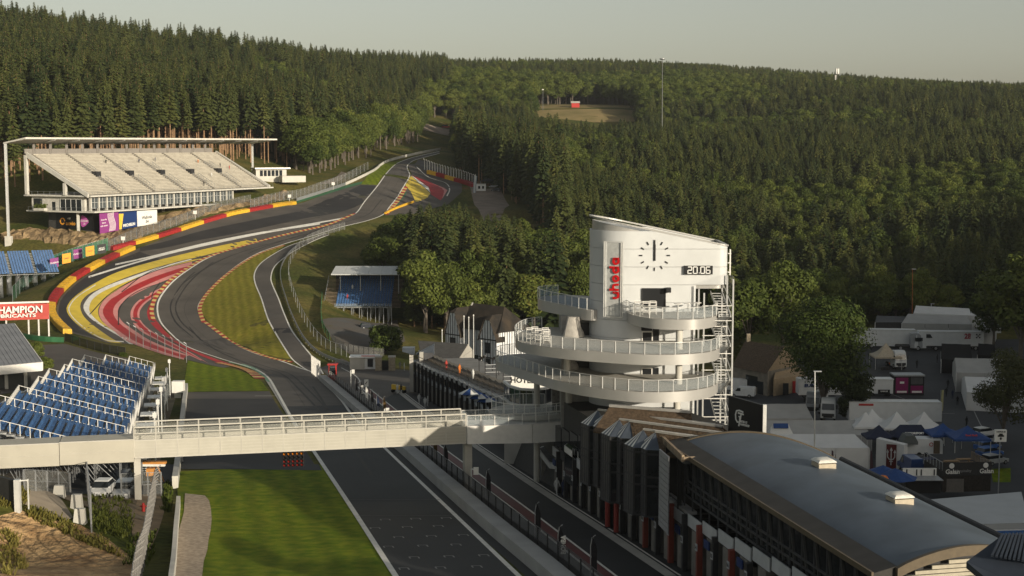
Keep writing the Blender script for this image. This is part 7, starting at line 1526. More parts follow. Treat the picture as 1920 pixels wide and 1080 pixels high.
# kiosk, stone pillars, guard rail and fences at the pit exit
g = G(684,692); t = thing('kiosk', 'small white kiosk with red roof trim beside the stone pillars', 'kiosk', g)
for nm, c, sz, m_ in (('body', (-1.6,0,1.3), (3.2,2.4,2.8), CONC), ('counter_front', (1.3,-.6,1.3), (3.2,.2,2.6), CWHITE), ('roof', (0,0,2.9), (6.6,3,.3), CWHITE), ('red_trim', (1.2,-1.3,3.1), (3.6,.3,.25), REDM)): mb = MB(); mb.box(g+Vector(c), sz); part(nm, mb, m_, t)
mb = MB(); mb.box(g+Vector((1.3,-.75,1.5)), (1.2,.1,1.8)); part('hatch', mb, DARKM, t)
STONE = M('warm_stone', (.30,.25,.18), .9, .25, 2, bump=.6, bscale=6)
for px, lab in ((710,'left square stone gate pillar behind the pit exit'), (735,'right square stone gate pillar behind the pit exit')):
    g = G(px, 695); t = thing('stone_pillar', lab, 'pillar', g)
    for k in range(6): mb = MB(); mb.box(g+Vector((0,0,.25+k*.5)), (1.35 if k % 2 else 1.4,1.3,.48)); part('stone', mb, STONE, t)
    mb = MB(); mb.box(g+Vector((0,0,3.15)), (1.6,1.55,.25)); part('cap', mb, CONC, t)
g = G(722,694); mb = MB(); mb.box(g+Vector((0,0,1.1)), (1.6,.15,2.2)); mb.bar(g+Vector((-.8,-.1,0)), g+Vector((-.8,-.1,2.6)), .12); solo('gate', mb, DARKM, 'dark gate leaf between the stone pillars', 'gate', loc=g)
W = gline([(560,462),(540,480),(527,505),(527,530),(536,562),(549,598),(570,638),(596,664),(630,680),(662,690)], 46)
t = thing('guard_rail', 'grey double guard rail curving beside the pit exit road', 'guard rail', W[0])
for i in range(45):
    mb = MB()
    for z in (.45, .85): mb.bar(W[i]+Vector((0,0,z)), W[i+1]+Vector((0,0,z)), .1, .3)
    mb.bar(W[i]-Vector((0,0,.2)), W[i]+Vector((0,0,1.0)), .12); part('rail_segment', mb, GREYM, t)
fence('mesh_fence', 'grey mesh fence above the guard rail of the pit exit road', [p+Vector((1.2,.6,0)) for p in gline([(640,430),(600,442),(566,458),(546,478),(534,505),(535,532),(544,562),(557,596),(578,632),(604,657),(640,670)], 34)], 2.6, None, GREYMESH, GREYM, .05)
fence('mesh_fence', 'green windbreak fence left of the small stand', gline([(604,560),(602,590),(606,618),(618,640)], 10), 2.0, None, bpy.data.materials['dark_green_mesh'], GREENP, .05)
fence('mesh_fence', 'low mesh fence along the yard of the small stand', gline([(622,640),(640,655),(680,664),(720,668)], 12), 1.9, None, GREYMESH, DARKM, .05)
bush('round_bush', 'large round green bush below the small stand', G(720,662), .82, 'd3', zoff=-2.2)['category'] = 'bush'
car('parked_car', 'dark car half hidden behind the round green bush', G(690,616), .3, CDARK)
# ---------------------------------------------------------------- the crest
tyre_wall('tyre_barrier', 'red and yellow tyre wall right of the crest', [(800,326),(820,331),(836,336),(850,340),(868,345),(884,351)], [TY_, TR_, TY_, TR_, TR_], 2.0, 1.6)
fence('catch_fence', 'white posted catch fence above the crest barrier', gline([(796,318),(815,325),(835,331),(855,336),(872,341),(890,348)], 20), 4.6, None, GREYMESH, WHITEM, .12, cant=.7)
W = gline([(722,402),(735,395),(755,387),(775,380)], 14); t = thing('tyre_barrier', 'yellow barrier half hidden by the spruces below the painted crest', 'barrier', W[0])
for i in range(13): mb = MB(); mb.bar(W[i]+Vector((0,0,.4)), W[i+1]+Vector((0,0,.4)), .6, .85); part('barrier_block', mb, TY_, t)
a, b = atY(868,372,640), atY(884,376,636)
for i, m_ in enumerate((TY_,TR_,TY_,TR_)): q = a.lerp(b,.5)+Vector((0,0,i*1.25)); mb = MB(); mb.box(q+Vector((0,0,.6)), (3.8,.6,1.1)); solo('advert_board', mb, m_, ['lowest yellow board beside the crest yard','lower red board beside the crest yard','upper yellow board beside the crest yard','topmost red board beside the crest yard'][i], 'board', loc=q)
p = atY(889,372,628); t = thing('flag_mast', 'tall pale banner mast beside the crest yard', 'mast', p); mb = MB(); mb.bar(p, p+Vector((.6,0,10.5)), .3); part('mast', mb, ALU, t); mb = MB(); mb.hexa([p+Vector(v) for v in ((-.6,-.1,0),(.5,-.1,0),(.5,.1,0),(-.6,.1,0))], [p+Vector(v) for v in ((-.1,-.1,9.8),(1.3,-.1,9.8),(1.3,.1,9.8),(-.1,.1,9.8))]); part('banner', mb, glassmat('pale_banner', (.4,.45,.5), .8), t)
g = G(902,358); t = thing('cabin', 'white cabin in the crest yard', 'cabin', g)
for nm, c, sz, m_ in (('body', (0,0,1.5), (4.2,2.6,3), CWHITE), ('roof', (0,0,3.1), (4.6,3,.25), CONC)): mb = MB(); mb.box(g+Vector(c), sz); part(nm, mb, m_, t)
for x in (-.8,.9): mb = MB(); mb.box(g+Vector((x,-1.32,1.6)), (.9,.08,1.2)); part('window', mb, GLASS, t)
g = G(915,350); t = thing('gazebo', 'dark gazebo behind the white cabin', 'tent', g); mb = MB(); mb.add([g+Vector(v) for v in ((-3.5,-2,2.4),(3.5,-2,2.4),(3.5,2,2.4),(-3.5,2,2.4),(0,0,3.8))], [(0,1,4),(1,2,4),(2,3,4),(3,0,4)]); part('canopy', mb, DARKM, t)
for x in (-3.3,3.3):
    for y in (-1.8,1.8): mb = MB(); mb.bar(g+Vector((x,y,0)), g+Vector((x,y,2.4)), .1); part('leg', mb, GREYM, t)
car('parked_car', 'pale car parked in the crest yard, farther of two', G(926,352), 2.9, SILV); car('parked_car', 'dark car parked in the crest yard, nearer of two', G(930,359), 2.9, CDARK)
# bank and things beyond the crest
g = Vector((-46,1012,H(-46,1012))); car('parked_car', 'red vehicle on the bank beyond the crest', g, .3, REDM, 6, 2.4, 2.4)
struct('bank_road', patch_w([(-66,990),(-30,985),(-24,1005),(-60,1012)], .1, 6), M('dusty_road', (.26,.21,.17)))
# masts on the skyline
def mast(px, py0, py1, Y, r, lab):
    p = atY(px, py1, Y); top = atY(px, py0, Y); t = thing('light_mast', lab, 'mast', p); mb = MB(); mb.tube([p-Vector((0,0,25)), top], r, 8, 0, r*.55); part('shaft', mb, M('dull_mast', (.13,.135,.14), .6), t); return t, top
t, top = mast(1242, 112, 210, 900, .30, 'tall thin floodlight mast rising above the forest'); mb = MB(); mb.lathe([(1.2,0),(1.8,.4),(1.8,.7),(.3,1.0)], top, 12); part('lamp_ring', mb, GREYM, t)
t, top = mast(1569, 130, 170, 1180, .35, 'white antenna mast on the wooded skyline')
for k in range(3): mb = MB(); mb.box(top+Vector((math.cos(k*2.1)*1.3, math.sin(k*2.1)*1.3, -1.5-(k%2)*5)), (1.1,.6,4.2), k); part('antenna_panel', mb, WHITEM, t)
for px, Y, lab in ((985,1085,'left thin post at the hill meadow'), (1018,1085,'right thin post at the hill meadow')): t, top = mast(px, 168, 205, Y, .25, lab); mb = MB(); mb.box(top, (1.2,.6,.6)); part('head', mb, WHITEM, t)
g = Vector((48,1098,H(48,1098))); t = thing('hut', 'red and white hut at the top of the hill meadow', 'hut', g); mb = MB(); mb.box(g+Vector((0,0,1.6)), (6,4,3.4)); part('wall', mb, REDM, t); mb = MB(); mb.add([g+Vector(v) for v in ((-3.4,-2.4,3.2),(3.4,-2.4,3.2),(3.4,2.4,3.2),(-3.4,2.4,3.2),(-3.4,0,4.6),(3.4,0,4.6))], [(0,1,5,4),(2,3,4,5),(0,4,3),(1,2,5)]); part('roof', mb, CONC, t)
g = Vector((13,1088,H(13,1088))); mb = MB(); mb.box(g+Vector((0,0,1.5)), (9,3,3)); mb.box(g+Vector((0,0,3.1)), (9.4,3.3,.2)); solo('container', mb, GREENP, 'dark green container at the left end of the hill meadow', 'container', loc=g)
# ================================================================ paddock
PZ = lambda p: Vector((p.x, p.y, H(p.x, p.y)))
TWH = M('white_truck_paint', (.62,.63,.63), .35, .05, 1); TGR = M('grey_truck_paint', (.30,.31,.32), .35, .08, 1); MARQ = M('grey_marquee_fabric', (.36,.355,.34), .7, .08, .5, bump=.2, bscale=1.2); MARQW = M('white_marquee_fabric', (.62,.62,.61), .65, .06, .5, bump=.25, bscale=1); NAVYC = M('navy_canopy', (.016,.022,.05), .75, .15, 1); BLKC = M('black_canopy', (.008,.008,.010), .8, .2, 1)
def tractor(name, label, loc, rz, paint):
    t = thing(name, label, 'truck', loc, None, rz)
    mb = MB(); prof = [(2.1,.55),(2.15,1.3),(2.05,2.0),(1.75,3.35),(1.2,3.75),(-.3,3.7),(-.35,.55)]; mb.loft([[(x,y*(1 if z < 3 else .93),z) for x, z in prof] for y in (-1.22,1.22)], sm=False); part('cab', mb, paint, t, local=True)
    mb = MB(); mb.hexa([(2.12,-1.05,1.95),(2.12,1.05,1.95),(1.98,1.05,1.95),(1.98,-1.05,1.95)], [(1.86,-.98,2.95),(1.86,.98,2.95),(1.7,.98,2.95),(1.7,-.98,2.95)]); part('windscreen', mb, GLASS, t, local=True)
    for y in (-1.24,1.24): mb = MB(); mb.box((1.15,y,2.4), (1.0,.05,.8)); part('side_window', mb, GLASS, t, local=True); mb = MB(); mb.box((2.0,y*1.15,2.5), (.2,.25,.7)); part('mirror', mb, BLACK, t, local=True)
    mb = MB(); mb.box((2.15,0,1.0), (.1,2.0,.7)); part('grille', mb, DARKM, t, local=True); mb = MB(); mb.box((-1.8,0,.75), (3.4,1.0,.35)); part('chassis', mb, DARKM, t, local=True)
    for y in (-.95,.95): mb = MB(); mb.box((2.17,y,.75), (.1,.4,.22)); part('headlight', mb, LAMP_, t, local=True)
    for x in (1.2,-2.4):
        for y in (-1.05,1.05): wheel(t, x, y, .52, .34)
    return t
def trailer(name, label, loc, rz, paint, L=13.6, Hh=3.0, z0=1.05, roofmat=None):
    """box trailer, +x towards its front"""
    t = thing(name, label, 'trailer', loc, None, rz); mb = MB(); mb.box((0,0,z0+Hh/2), (L,2.5,Hh)); part('box', mb, paint, t, local=True)
    mb = MB()
    for x in (-L/2,L/2):
        for y in (-1.26,1.26): mb.bar((x,y,z0), (x,y,z0+Hh), .12)
    for y in (-1.26,1.26): mb.bar((-L/2,y,z0+Hh), (L/2,y,z0+Hh), .12); mb.bar((-L/2,y,z0), (L/2,y,z0), .14)
    part('edge_trim', mb, ALU, t, local=True)
    mb = MB(); mb.box((-.5,0,z0-.2), (L*.8,1.2,.35)); part('chassis', mb, DARKM, t, local=True); mb = MB(); mb.box((0,-1.22,.75), (L*.35,.08,.5)); part('side_skirt', mb, paint, t, local=True)
    for x in (-L/2+1.6,-L/2+2.9,-L/2+4.2):
        for y in (-1.05,1.05): wheel(t, x, y, .5, .32)
    return t
def marquee(label, corners, wall, rise, mat, roofmat=None, axis=0, name='marquee', wallmat=None, open_front=False):
    """ridge tent on four ground corners (front-left, front-right, back-right, back-left); ridge along axis 0 = left-right, 1 = front-back"""
    c = [PZ(Vector(p)) for p in corners]; zb = min(v.z for v in c)-.1; e = [Vector((v.x,v.y,zb+wall)) for v in c]; t = thing(name, label, 'tent', (sum(v.x for v in c)/4, sum(v.y for v in c)/4, zb))
    if axis == 0: r0, r1 = (e[0]+e[3])/2+Vector((0,0,rise)), (e[1]+e[2])/2+Vector((0,0,rise)); sl = [(e[0],e[1],r1,r0),(e[2],e[3],r0,r1)]; ga = [(e[3],e[0],r0),(e[1],e[2],r1)]
    else: r0, r1 = (e[0]+e[1])/2+Vector((0,0,rise)), (e[3]+e[2])/2+Vector((0,0,rise)); sl = [(e[3],e[0],r0,r1),(e[1],e[2],r1,r0)]; ga = [(e[0],e[1],r0),(e[2],e[3],r1)]
    for q in sl:
        mb = MB(); K = 6; vs = []
        for i in range(K+1):
            for j in range(5): p = q[0].lerp(q[1],i/K).lerp(q[3].lerp(q[2],i/K),j/4); p.z -= .10*math.sin(math.pi*j/4)+.05*math.sin(math.pi*i*2/K)**2; vs.append(p+Vector((0,0,.02)))
        mb.add(vs, [(i*5+j,(i+1)*5+j,(i+1)*5+j+1,i*5+j+1) for i in range(K) for j in range(4)], 0, True); part('roof_sheet', mb, roofmat or mat, t)
    for q in ga: mb = MB(); mb.add(list(q), [(0,1,2)]); part('gable', mb, wallmat or mat, t)
    for i in range(4):
        a, b = e[i], e[(i+1)%4]; k = max(1, int((b-a).length/4.5))
        for j in range(k):
            if open_front and i == 0 and j % 2: continue
            p, q = a.lerp(b,j/k), a.lerp(b,(j+.985)/k); mb = MB(); mb.quad(Vector((p.x,p.y,zb)), Vector((q.x,q.y,zb)), q, p); part('wall_panel', mb, wallmat or mat, t)
        mb = MB(); mb.bar(Vector((a.x,a.y,zb)), a, .12); part('leg', mb, ALU, t)
    return t, e, zb
def gazebo(label, p, w_, d_, h, rise, mat, rz=0, sag=.12, ridge=0):
    t = thing('gazebo', label, 'tent', p, None, rz); mb = MB(); x, y = w_/2, d_/2
    A = (-ridge/2,0,h+rise); B = (ridge/2,0,h+rise); E = [(-x,-y,h),(x,-y,h),(x,y,h),(-x,y,h)]
    for (a, b, c, d) in ((E[0],E[1],B,A),(E[1],E[2],B,B),(E[2],E[3],A,B),(E[3],E[0],A,A)):
        m_ = MB(); vs = []
        for i in range(5):
            for j in range(5):
                p0 = Vector(a).lerp(Vector(b),i/4); p1 = Vector(d).lerp(Vector(c),i/4); q = p0.lerp(p1,j/4); q.z -= sag*rise*math.sin(math.pi*j/4)*1.6; vs.append(q)
        m_.add(vs, [(i*5+j,(i+1)*5+j,(i+1)*5+j+1,i*5+j+1) for i in range(4) for j in range(4)], 0, True); part('canopy_panel', m_, mat, t, local=True)
    m_ = MB()
    for a, b in ((0,1),(1,2),(2,3),(3,0)): p0, p1 = Vector(E[a]), Vector(E[b]); dn = Vector((0,0,-.3)); m_.quad(p0+dn, p1+dn, p1, p0)
    part('valance', m_, mat, t, local=True)
    for e in E: m_ = MB(); m_.bar((e[0]*.97,e[1]*.97,0), (e[0]*.97,e[1]*.97,h), .07); part('leg', m_, ALU, t, local=True)
    return t
def gp(px, py, z=None): return G(px, py) if z is None else atZ(px, py, z)
# ---- far trucks, nose to nose
g = G(1779,657); t = trailer('race_trailer', 'white race trailer with red and black number 2B on its side', (g.x+.5,g.y+1,g.z), math.pi-.06, TWH)
o_ = Vector((g.x+3.9,g.y-.5,g.z+3.1)); lettering('2B', o_, (1,.06,0), (0,0,1), 1.5, M('team_red_print', (.35,.03,.05), .5), t, .05, .06); mb = MB(); 
for i in range(3):
    for j in range(3):
        if (i+j) % 2 == 0: c = Vector((2.1-i*.32-5.2-1.3+.9, 1.3, 3.5-j*.32)); mb.box((-5.3-i*.32,1.28,3.5-j*.32), (.3,.05,.3))
part('checker', mb, BLACK, t, local=True); mb = MB(); mb.hexa([(4.0,1.27,2.7),(6.0,1.27,2.7),(6.0,1.3,2.7),(4.0,1.3,2.7)], [(4.5,1.27,3.5),(6.0,1.27,3.5),(6.0,1.3,3.5),(4.5,1.3,3.5)]); part('window', mb, GLASS, t, local=True)
mb = MB(); mb.box((-6.83,0,2.6), (.06,1.2,1.8)); part('rear_emblem', mb, M('team_red_print', (.35,.03,.05)), t, local=True)
g = G(1731,656); tractor('truck_tractor', 'white tractor unit pulling the 2B trailer', g, math.pi-.06, TWH)
g = G(1709,656); tractor('truck_tractor', 'grey-white tractor unit nose to nose with the 2B truck', g, -.15, TGR)
g = G(1660,654); trailer('race_trailer', 'plain white trailer half hidden by the big tree', (g.x,g.y+2,g.z), -.1, TWH)
# ---- roofs behind
for lab, q, wall, rise, m_ in (('long grey marquee roof behind the far trucks', ((1690,640),(1822,642),(1800,624),(1712,622)), 4.2, 1.2, MARQ), ('long white marquee at the back of the paddock', ((1712,628),(1860,634),(1850,618),(1720,612)), 5.2, .9, MARQW), ('white marquee right of the 2B trailer', ((1838,655),(1862,652),(1868,636),(1835,637)), 4.4, 1.2, MARQW), ('dark framed hospitality tent behind the big tree', ((1640,640),(1712,638),(1705,626),(1645,626)), 4.4, .7, DARKM)):
    P_ = [G(*p) for p in q]; marquee(lab, [(p.x,p.y,0) for p in P_], wall, rise, m_)
for (px, py), lab in (((1755,640),'silver coach behind the far trucks'), ((1845,636),'white motorhome at the far right of the paddock')):
    g = G(px, py); t = thing('coach', lab, 'coach', (g.x,g.y+8,g.z)); mb = MB(); mb.loft([[(x,y*(1 if z < 3.4 else .9),z) for x, z in ((-6,.5),(-6,3.3),(-5.6,3.8),(5.2,3.8),(6,2.6),(6.1,.5))] for y in (-1.25,1.25)], sm=False); part('body', mb, TWH, t, local=True); mb = MB(); mb.box((0,-1.27,2.6), (10.5,.05,.9)); part('window_band', mb, GLASS, t, local=True)
    for x in (-4,4): wheel(t, x, -1.1, .5, .3); wheel(t, x, 1.1, .5, .3)
# ---- near white tractor and peaked tent
g = G(1681,690); tractor('truck_tractor', 'white tractor unit facing the camera beside a peaked tent', g, -math.pi/2+.15, TWH)
g = G(1660,690); gazebo('beige peaked tent left of the white tractor unit', g, 5.5, 5, 2.6, 2.6, M('beige_canopy', (.42,.36,.27), .7))
g = G(1659,694); solo('quad_bike', MB().box(g+Vector((0,0,.55)), (1.6,.6,.35)).tube([g+Vector((-.6,-.5,.35)), g+Vector((-.6,.5,.35))], .35, 10).tube([g+Vector((.6,-.5,.35)), g+Vector((.6,.5,.35))], .35, 10).bar(g+Vector((.4,-.4,1.0)), g+Vector((.4,.4,1.0)), .08).bar(g+Vector((.5,0,.6)), g+Vector((.4,0,1.0)), .1), DARKM, 'dark quad bike under the beige tent', 'quad bike', loc=g)
g = G(1674,689); t = thing('motorcycle', 'orange motorcycle in front of the white tractor unit', 'motorcycle', g)
mb = MB(); mb.hexa([g+Vector(v) for v in ((-.6,-.15,.5),(.5,-.15,.5),(.5,.15,.5),(-.6,.15,.5))], [g+Vector(v) for v in ((-.9,-.1,.95),(.3,-.12,1.05),(.3,.12,1.05),(-.9,.1,.95))]); part('body', mb, M('bike_orange', (.6,.13,.02), .4), t)
for x in (-.7,.7): mb = MB(); mb.tube([g+Vector((x,-.07,.33)), g+Vector((x,.07,.33))], .33, 12); part('wheel', mb, TYRE, t)
mb = MB(); mb.bar(g+Vector((.7,0,.33)), g+Vector((.4,0,1.1)), .08); mb.bar(g+Vector((.4,-.35,1.1)), g+Vector((.4,.35,1.1)), .06); part('fork', mb, DARKM, t)
# ---- stone house with brown roof
zg = H(50,275)-.3; t = thing('stone_house', 'stone house with brown tiled roof right of the tower', 'house', (46,280,zg)); z0_ = atY(1430,735,268).z; zE = atY(1430,690,268).z; zR = atY(1440,646,272).z
A = [atY(1385,0,272), atY(1452,0,264), atY(1512,0,272), atY(1430,0,284)]; A = [Vector((v.x,v.y,0)) for v in A]
fl = lambda v, z: Vector((v.x,v.y,z))
mb = MB(); mb.hexa([fl(v,z0_-1) for v in A], [fl(v,zE) for v in A]); part('wall', mb, M('house_render', (.24,.21,.17), .9, .2, 1), t)
R0 = fl((A[0]+A[3])/2, zR); R1 = fl((A[1]+A[2])/2, zR); q = (A[0]-A[3]).normalized()*.6
mb = MB(); mb.add([fl(A[0],zE)+q-Vector((0,0,.3)), fl(A[1],zE)+q-Vector((0,0,.3)), R1, R0, fl(A[2],zE)-q-Vector((0,0,.3)), fl(A[3],zE)-q-Vector((0,0,.3))], [(0,1,2,3),(4,5,3,2)]); part('roof', mb, TILE, t)
mb = MB(); mb.add([fl(A[1],zE), fl(A[2],zE), R1], [(0,1,2)]); mb.add([fl(A[3],zE), fl(A[0],zE), R0], [(0,1,2)]); part('gable', mb, M('sunlit_gable_tone', (.36,.27,.17), .9), t)  # gable lighter and warmer than the walls, evening sun put into its colour
for k, (f, w_, h0, h1) in enumerate(((.25,.8,0,2.2),(.55,1.6,1.2,3.2),(.8,.8,0,2.4))): p = A[0].lerp(A[1],f); d = (A[1]-A[0]).normalized(); nn = Vector((d.y,-d.x,0)); mb = MB(); mb.hexa([fl(p-d*w_+nn*.06,z0_+h0), fl(p+d*w_+nn*.06,z0_+h0), fl(p+d*w_,z0_+h0), fl(p-d*w_,z0_+h0)], [fl(p-d*w_+nn*.06,z0_+h1), fl(p+d*w_+nn*.06,z0_+h1), fl(p+d*w_,z0_+h1), fl(p-d*w_,z0_+h1)]); part('window' if h0 else 'door', mb, GLASS, t)
mb = MB(); mb.box(R0.lerp(R1,.08)+Vector((0,0,.6)), (.7,.7,1.6)); part('chimney', mb, STONE, t)
mb = MB(); c = A[1].lerp(A[2],.5)+Vector((2,-3,0)); mb.hexa([fl(A[1]+Vector((1,-.5,0)),z0_), fl(A[2]+Vector((1,-3,0)),z0_), fl(A[2],z0_), fl(A[1]+Vector((1.6,1,0)),z0_)], [fl(A[1]+Vector((1,-.5,0)),zE-1.4), fl(A[2]+Vector((1,-3,0)),zE-1.4), fl(A[2],zE-.4), fl(A[1]+Vector((1.6,1,0)),zE-.4)]); part('annex', mb, M('sunlit_gable_tone', (.36,.27,.17)), t)
for f in (.3,.6): p = A[1].lerp(A[2],f)+Vector((1.2,-2.2,0)); mb = MB(); mb.box(fl(p,z0_+1.2), (1.0,.4,2.2)); part('door', mb, REDM if f > .5 else DARKM, t)
# LPG tank
g = atZ(1429,727,z0_); t = thing('gas_tank', 'white and steel gas tank in front of the stone house', 'tank', g); mb = MB(); rings = []
for x, r in ((-1.35,.1),(-1.25,.5),(-1.0,.75),(1.0,.75),(1.25,.5),(1.35,.1)): rings.append([g+Vector((x,math.cos(6.283*k/14)*r,1.5+math.sin(6.283*k/14)*r)) for k in range(14)])
mb.loft(rings); part('vessel', mb, SILV, t); mb = MB(); mb.box(g+Vector((0,0,.4)), (2.0,1.1,.8)); part('plinth', mb, CONC, t); mb = MB(); mb.box(g+Vector((.6,-.74,1.55)), (.7,.08,.8)); part('sign_plate', mb, WPRINT, t)
# white vans
def van(label, loc, rz, L=4.8, Hh=1.95, paint=CWHITE):
    t = thing('van', label, 'van', loc, None, rz); l = L/2; mb = MB(); prof = [(-l,.35),(-l,Hh-.1),(-l+.15,Hh),(l*.3,Hh),(l*.62,1.25),(l*.95,.98),(l,.7),(l,.35)]; mb.loft([[(x,y*(.92 if z > 1.3 else 1),z) for x, z in prof] for y in (-.9,.9)], sm=False); part('body', mb, paint, t, local=True)
    mb = MB(); mb.hexa([(l*.62+.02,-.75,1.28),(l*.62+.02,.75,1.28),(l*.58,.75,1.28),(l*.58,-.75,1.28)], [(l*.33+.03,-.7,Hh-.08),(l*.33+.03,.7,Hh-.08),(l*.29,.7,Hh-.1),(l*.29,-.7,Hh-.1)]); part('windscreen', mb, GLASS, t, local=True)
    for y in (-.9,.9): mb = MB(); mb.hexa([(l*.1,y*1.0-.02,1.2),(l*.52,y-.02,1.2),(l*.52,y+.02,1.2),(l*.1,y+.02,1.2)], [(l*.1,y*.93-.03,Hh-.2),(l*.34,y*.93-.03,Hh-.2),(l*.34,y*.93+.03,Hh-.2),(l*.1,y*.93+.03,Hh-.2)]); part('side_window', mb, GLASS, t, local=True)
    for x in (-l*.62,l*.62):
        for y in (-.8,.8): wheel(t, x, y, .33, .22)
    for y in (-.65,.65): mb = MB(); mb.box((l*.97,y,.85), (.1,.3,.2)); part('headlight', mb, LAMP_, t, local=True)
    return t
zv = CZ-46.6
van('white van behind the tower stairs, farthest of three', atZ(1384,720,zv), 2.9); van('white van behind the tower stairs, middle of three', atZ(1374,733,zv), 2.9, 5.4, 2.4); van('white van with open view beside the tower foot, nearest of three', atZ(1392,744,zv), 2.8, 4.6)
# ---- marquees in the middle, white
def mq(lab, pts, z, wall, rise, mat, axis=0, wm=None):
    P_ = [atZ(*p, z) for p in pts]; return marquee(lab, [(p.x,p.y,0) for p in P_], wall, rise, mat, None, axis, 'marquee', wm)
def mqY(lab, px0, px1, Y0, Y1, wall, rise, mat, sk=0):
    X = lambda px, Y: (px-960)/F*Y
    return marquee(lab, [(X(px0,Y0),Y0,0), (X(px1,Y0),Y0,0), (X(px1,Y0)+sk,Y1,0), (X(px0,Y0)+sk,Y1,0)], wall, rise, mat)
mqY('grey marquee right of the championship billboard', 1425, 1532, 229, 241, 3.0, 1.3, MARQ)
mqY('long grey marquee with bright ridge beyond the white one', 1425, 1645, 216.5, 227, 2.9, 1.3, MARQ, -1)
t, e, zb = mqY('large white marquee beside the barrel roof', 1450, 1641, 204.5, 214.5, 3.5, 1.0, MARQW, -2)
a = atY(1642,876,203.6); b = atY(1694,880,201); up4 = Vector((0,0,3.5)); tt, a, r, u, nn = board('marquee_end_wall', 'white end wall of the marquee carrying the trident panel', [a, b, b+up4, a+up4+Vector((0,0,.7))], MARQW, 'tent wall', 1.2)
a, b = a+r*.36-Vector((0,.12,0)), a+r*.72-Vector((0,.12,0)); tt, a, r, u, nn = board('banner', 'dark red banner with silver trident on the white marquee', [a, b, b+Vector((0,0,3.5)), a+Vector((0,0,3.5))], M('dark_red_print', (.10,.012,.012), .6), 'banner', .06)
mb = MB(); c = a+r*.5+Vector((0,0,.5))
for pts in ([(0,0),(0,2.4)], [(-.55,2.0),(-.55,1.2),(-.3,.85),(0,.8),(.3,.85),(.55,1.2),(.55,2.0)], [(-.25,.55),(.25,.55)], [(-.15,2.1),(0,2.5),(.15,2.1)], [(-.68,1.8),(-.55,2.2),(-.42,1.8)], [(.42,1.8),(.55,2.2),(.68,1.8)]): stroke(mb, pts, .14, c, r.normalized(), (0,0,1), nn, .04)
part('trident', mb, M('silver_print', (.5,.5,.5), .4), tt)
g = atZ(1463,812,21); mb = MB(); t = thing('tent_roof_light', 'small blue and white roof piece above the marquees', 'tent', g); mb.add([g+Vector(v) for v in ((-1.6,-.8,0),(1.6,-.8,0),(1.6,.8,0),(-1.6,.8,0),(-1.1,0,1.2),(1.1,0,1.2))], [(0,1,5,4),(1,2,5),(2,3,4,5),(3,0,4)]); part('roof', mb, MARQW, t); mb = MB(); mb.hexa([g+Vector(v) for v in ((-1.0,-.5,.75),(1.0,-.5,.75),(1.0,-.1,1.3),(-1.0,-.1,1.3))], [g+Vector(v) for v in ((-1.0,-.52,.8),(1.0,-.52,.8),(1.0,-.12,1.36),(-1.0,-.12,1.36))]); part('blue_panel', mb, BLC, t)
for (px, py), lab in (((1558,880),'left dark feather flag before the white marquee'), ((1630,880),'right dark feather flag before the white marquee')):
    p = atZ(px, py+25, 15); t = thing('feather_flag', lab, 'flag', p); mb = MB(); mb.tube([p, p+Vector((0,0,4.5))], .04, 5); part('pole', mb, GREYM, t); mb = MB(); mb.hexa([p+Vector(v) for v in ((0,-.02,.8),(.6,-.02,.8),(.6,.02,.8),(0,.02,.8))], [p+Vector(v) for v in ((.05,-.02,4.4),(.2,-.02,4.3),(.2,.02,4.3),(.05,.02,4.4))]); part('cloth', mb, M('wine_cloth', (.05,.02,.03), .8), t)
# ---- long white trailer and its tractor
g = atZ(1678,797,14); t = trailer('race_trailer', 'long white trailer with red stripe in the middle of the paddock', (g.x,g.y+1,g.z-.3), math.pi-.04, TWH, 15, 3.1); mb = MB(); mb.box((4.8,1.27,3.7), (2.4,.05,.35)); part('red_stripe', mb, REDM, t, local=True)
g = atZ(1553,786,14); tractor('truck_tractor', 'white tractor unit under the big tree facing the camera', g, -math.pi/2-.25, TWH); g = atZ(1541,782,14.2); tractor('truck_tractor', 'white tractor unit half hidden behind its neighbour under the tree', (g.x-.6,g.y+4,g.z), -math.pi/2-.25, TGR)
g = atZ(1540,752,13.6); t = trailer('race_trailer', 'white trailer with blue lettering left of the tree trunk', (g.x,g.y+2,g.z), 0, TWH, 8, 2.8); lettering('EUROMASTER', Vector((g.x,g.y+.7,g.z+2.7)), (1,0,0), (0,0,1), .8, NAVY, t, .03, .03, width=6)
# ---- magenta booth
g = atZ(1704,742,13.3); t = thing('media_booth', 'black two-storey booth with magenta panels beside the paddock lane', 'booth', g); MAG = M('magenta_panel', (.20,.008,.09), .5)
mb = MB(); mb.box(g+Vector((0,1.5,1.9)), (5.6,3,3.6)); part('body', mb, BLACK, t); mb = MB(); mb.box(g+Vector((0,1.4,3.8)), (5.8,3.3,.25)); part('roof', mb, GREYM, t)
for x, w_ in ((-1.35,2.3),(1.45,2.3)): mb = MB(); mb.box(g+Vector((x,-.05,1.95 if x < 0 else 1.2)), (w_,.1,2.9 if x < 0 else 1.4)); part('panel', mb, MAG, t); mb = MB(); mb.box(g+Vector((x,-.07,.75)), (w_*.8,.1,.35)); part('white_graphic', mb, WPRINT, t)
mb = MB(); mb.box(g+Vector((1.45,-.06,2.8)), (2.2,.1,1.3)); part('window', mb, BAYP, t); mb = MB(); mb.box(g+Vector((-1.35,-.1,2.5)), (.8,.06,.4)); part('white_graphic', mb, WPRINT, t)
g = atZ(1651,744,13.4); t = thing('awning_truck', 'white service vehicle with black sign left of the magenta booth', 'truck', g)
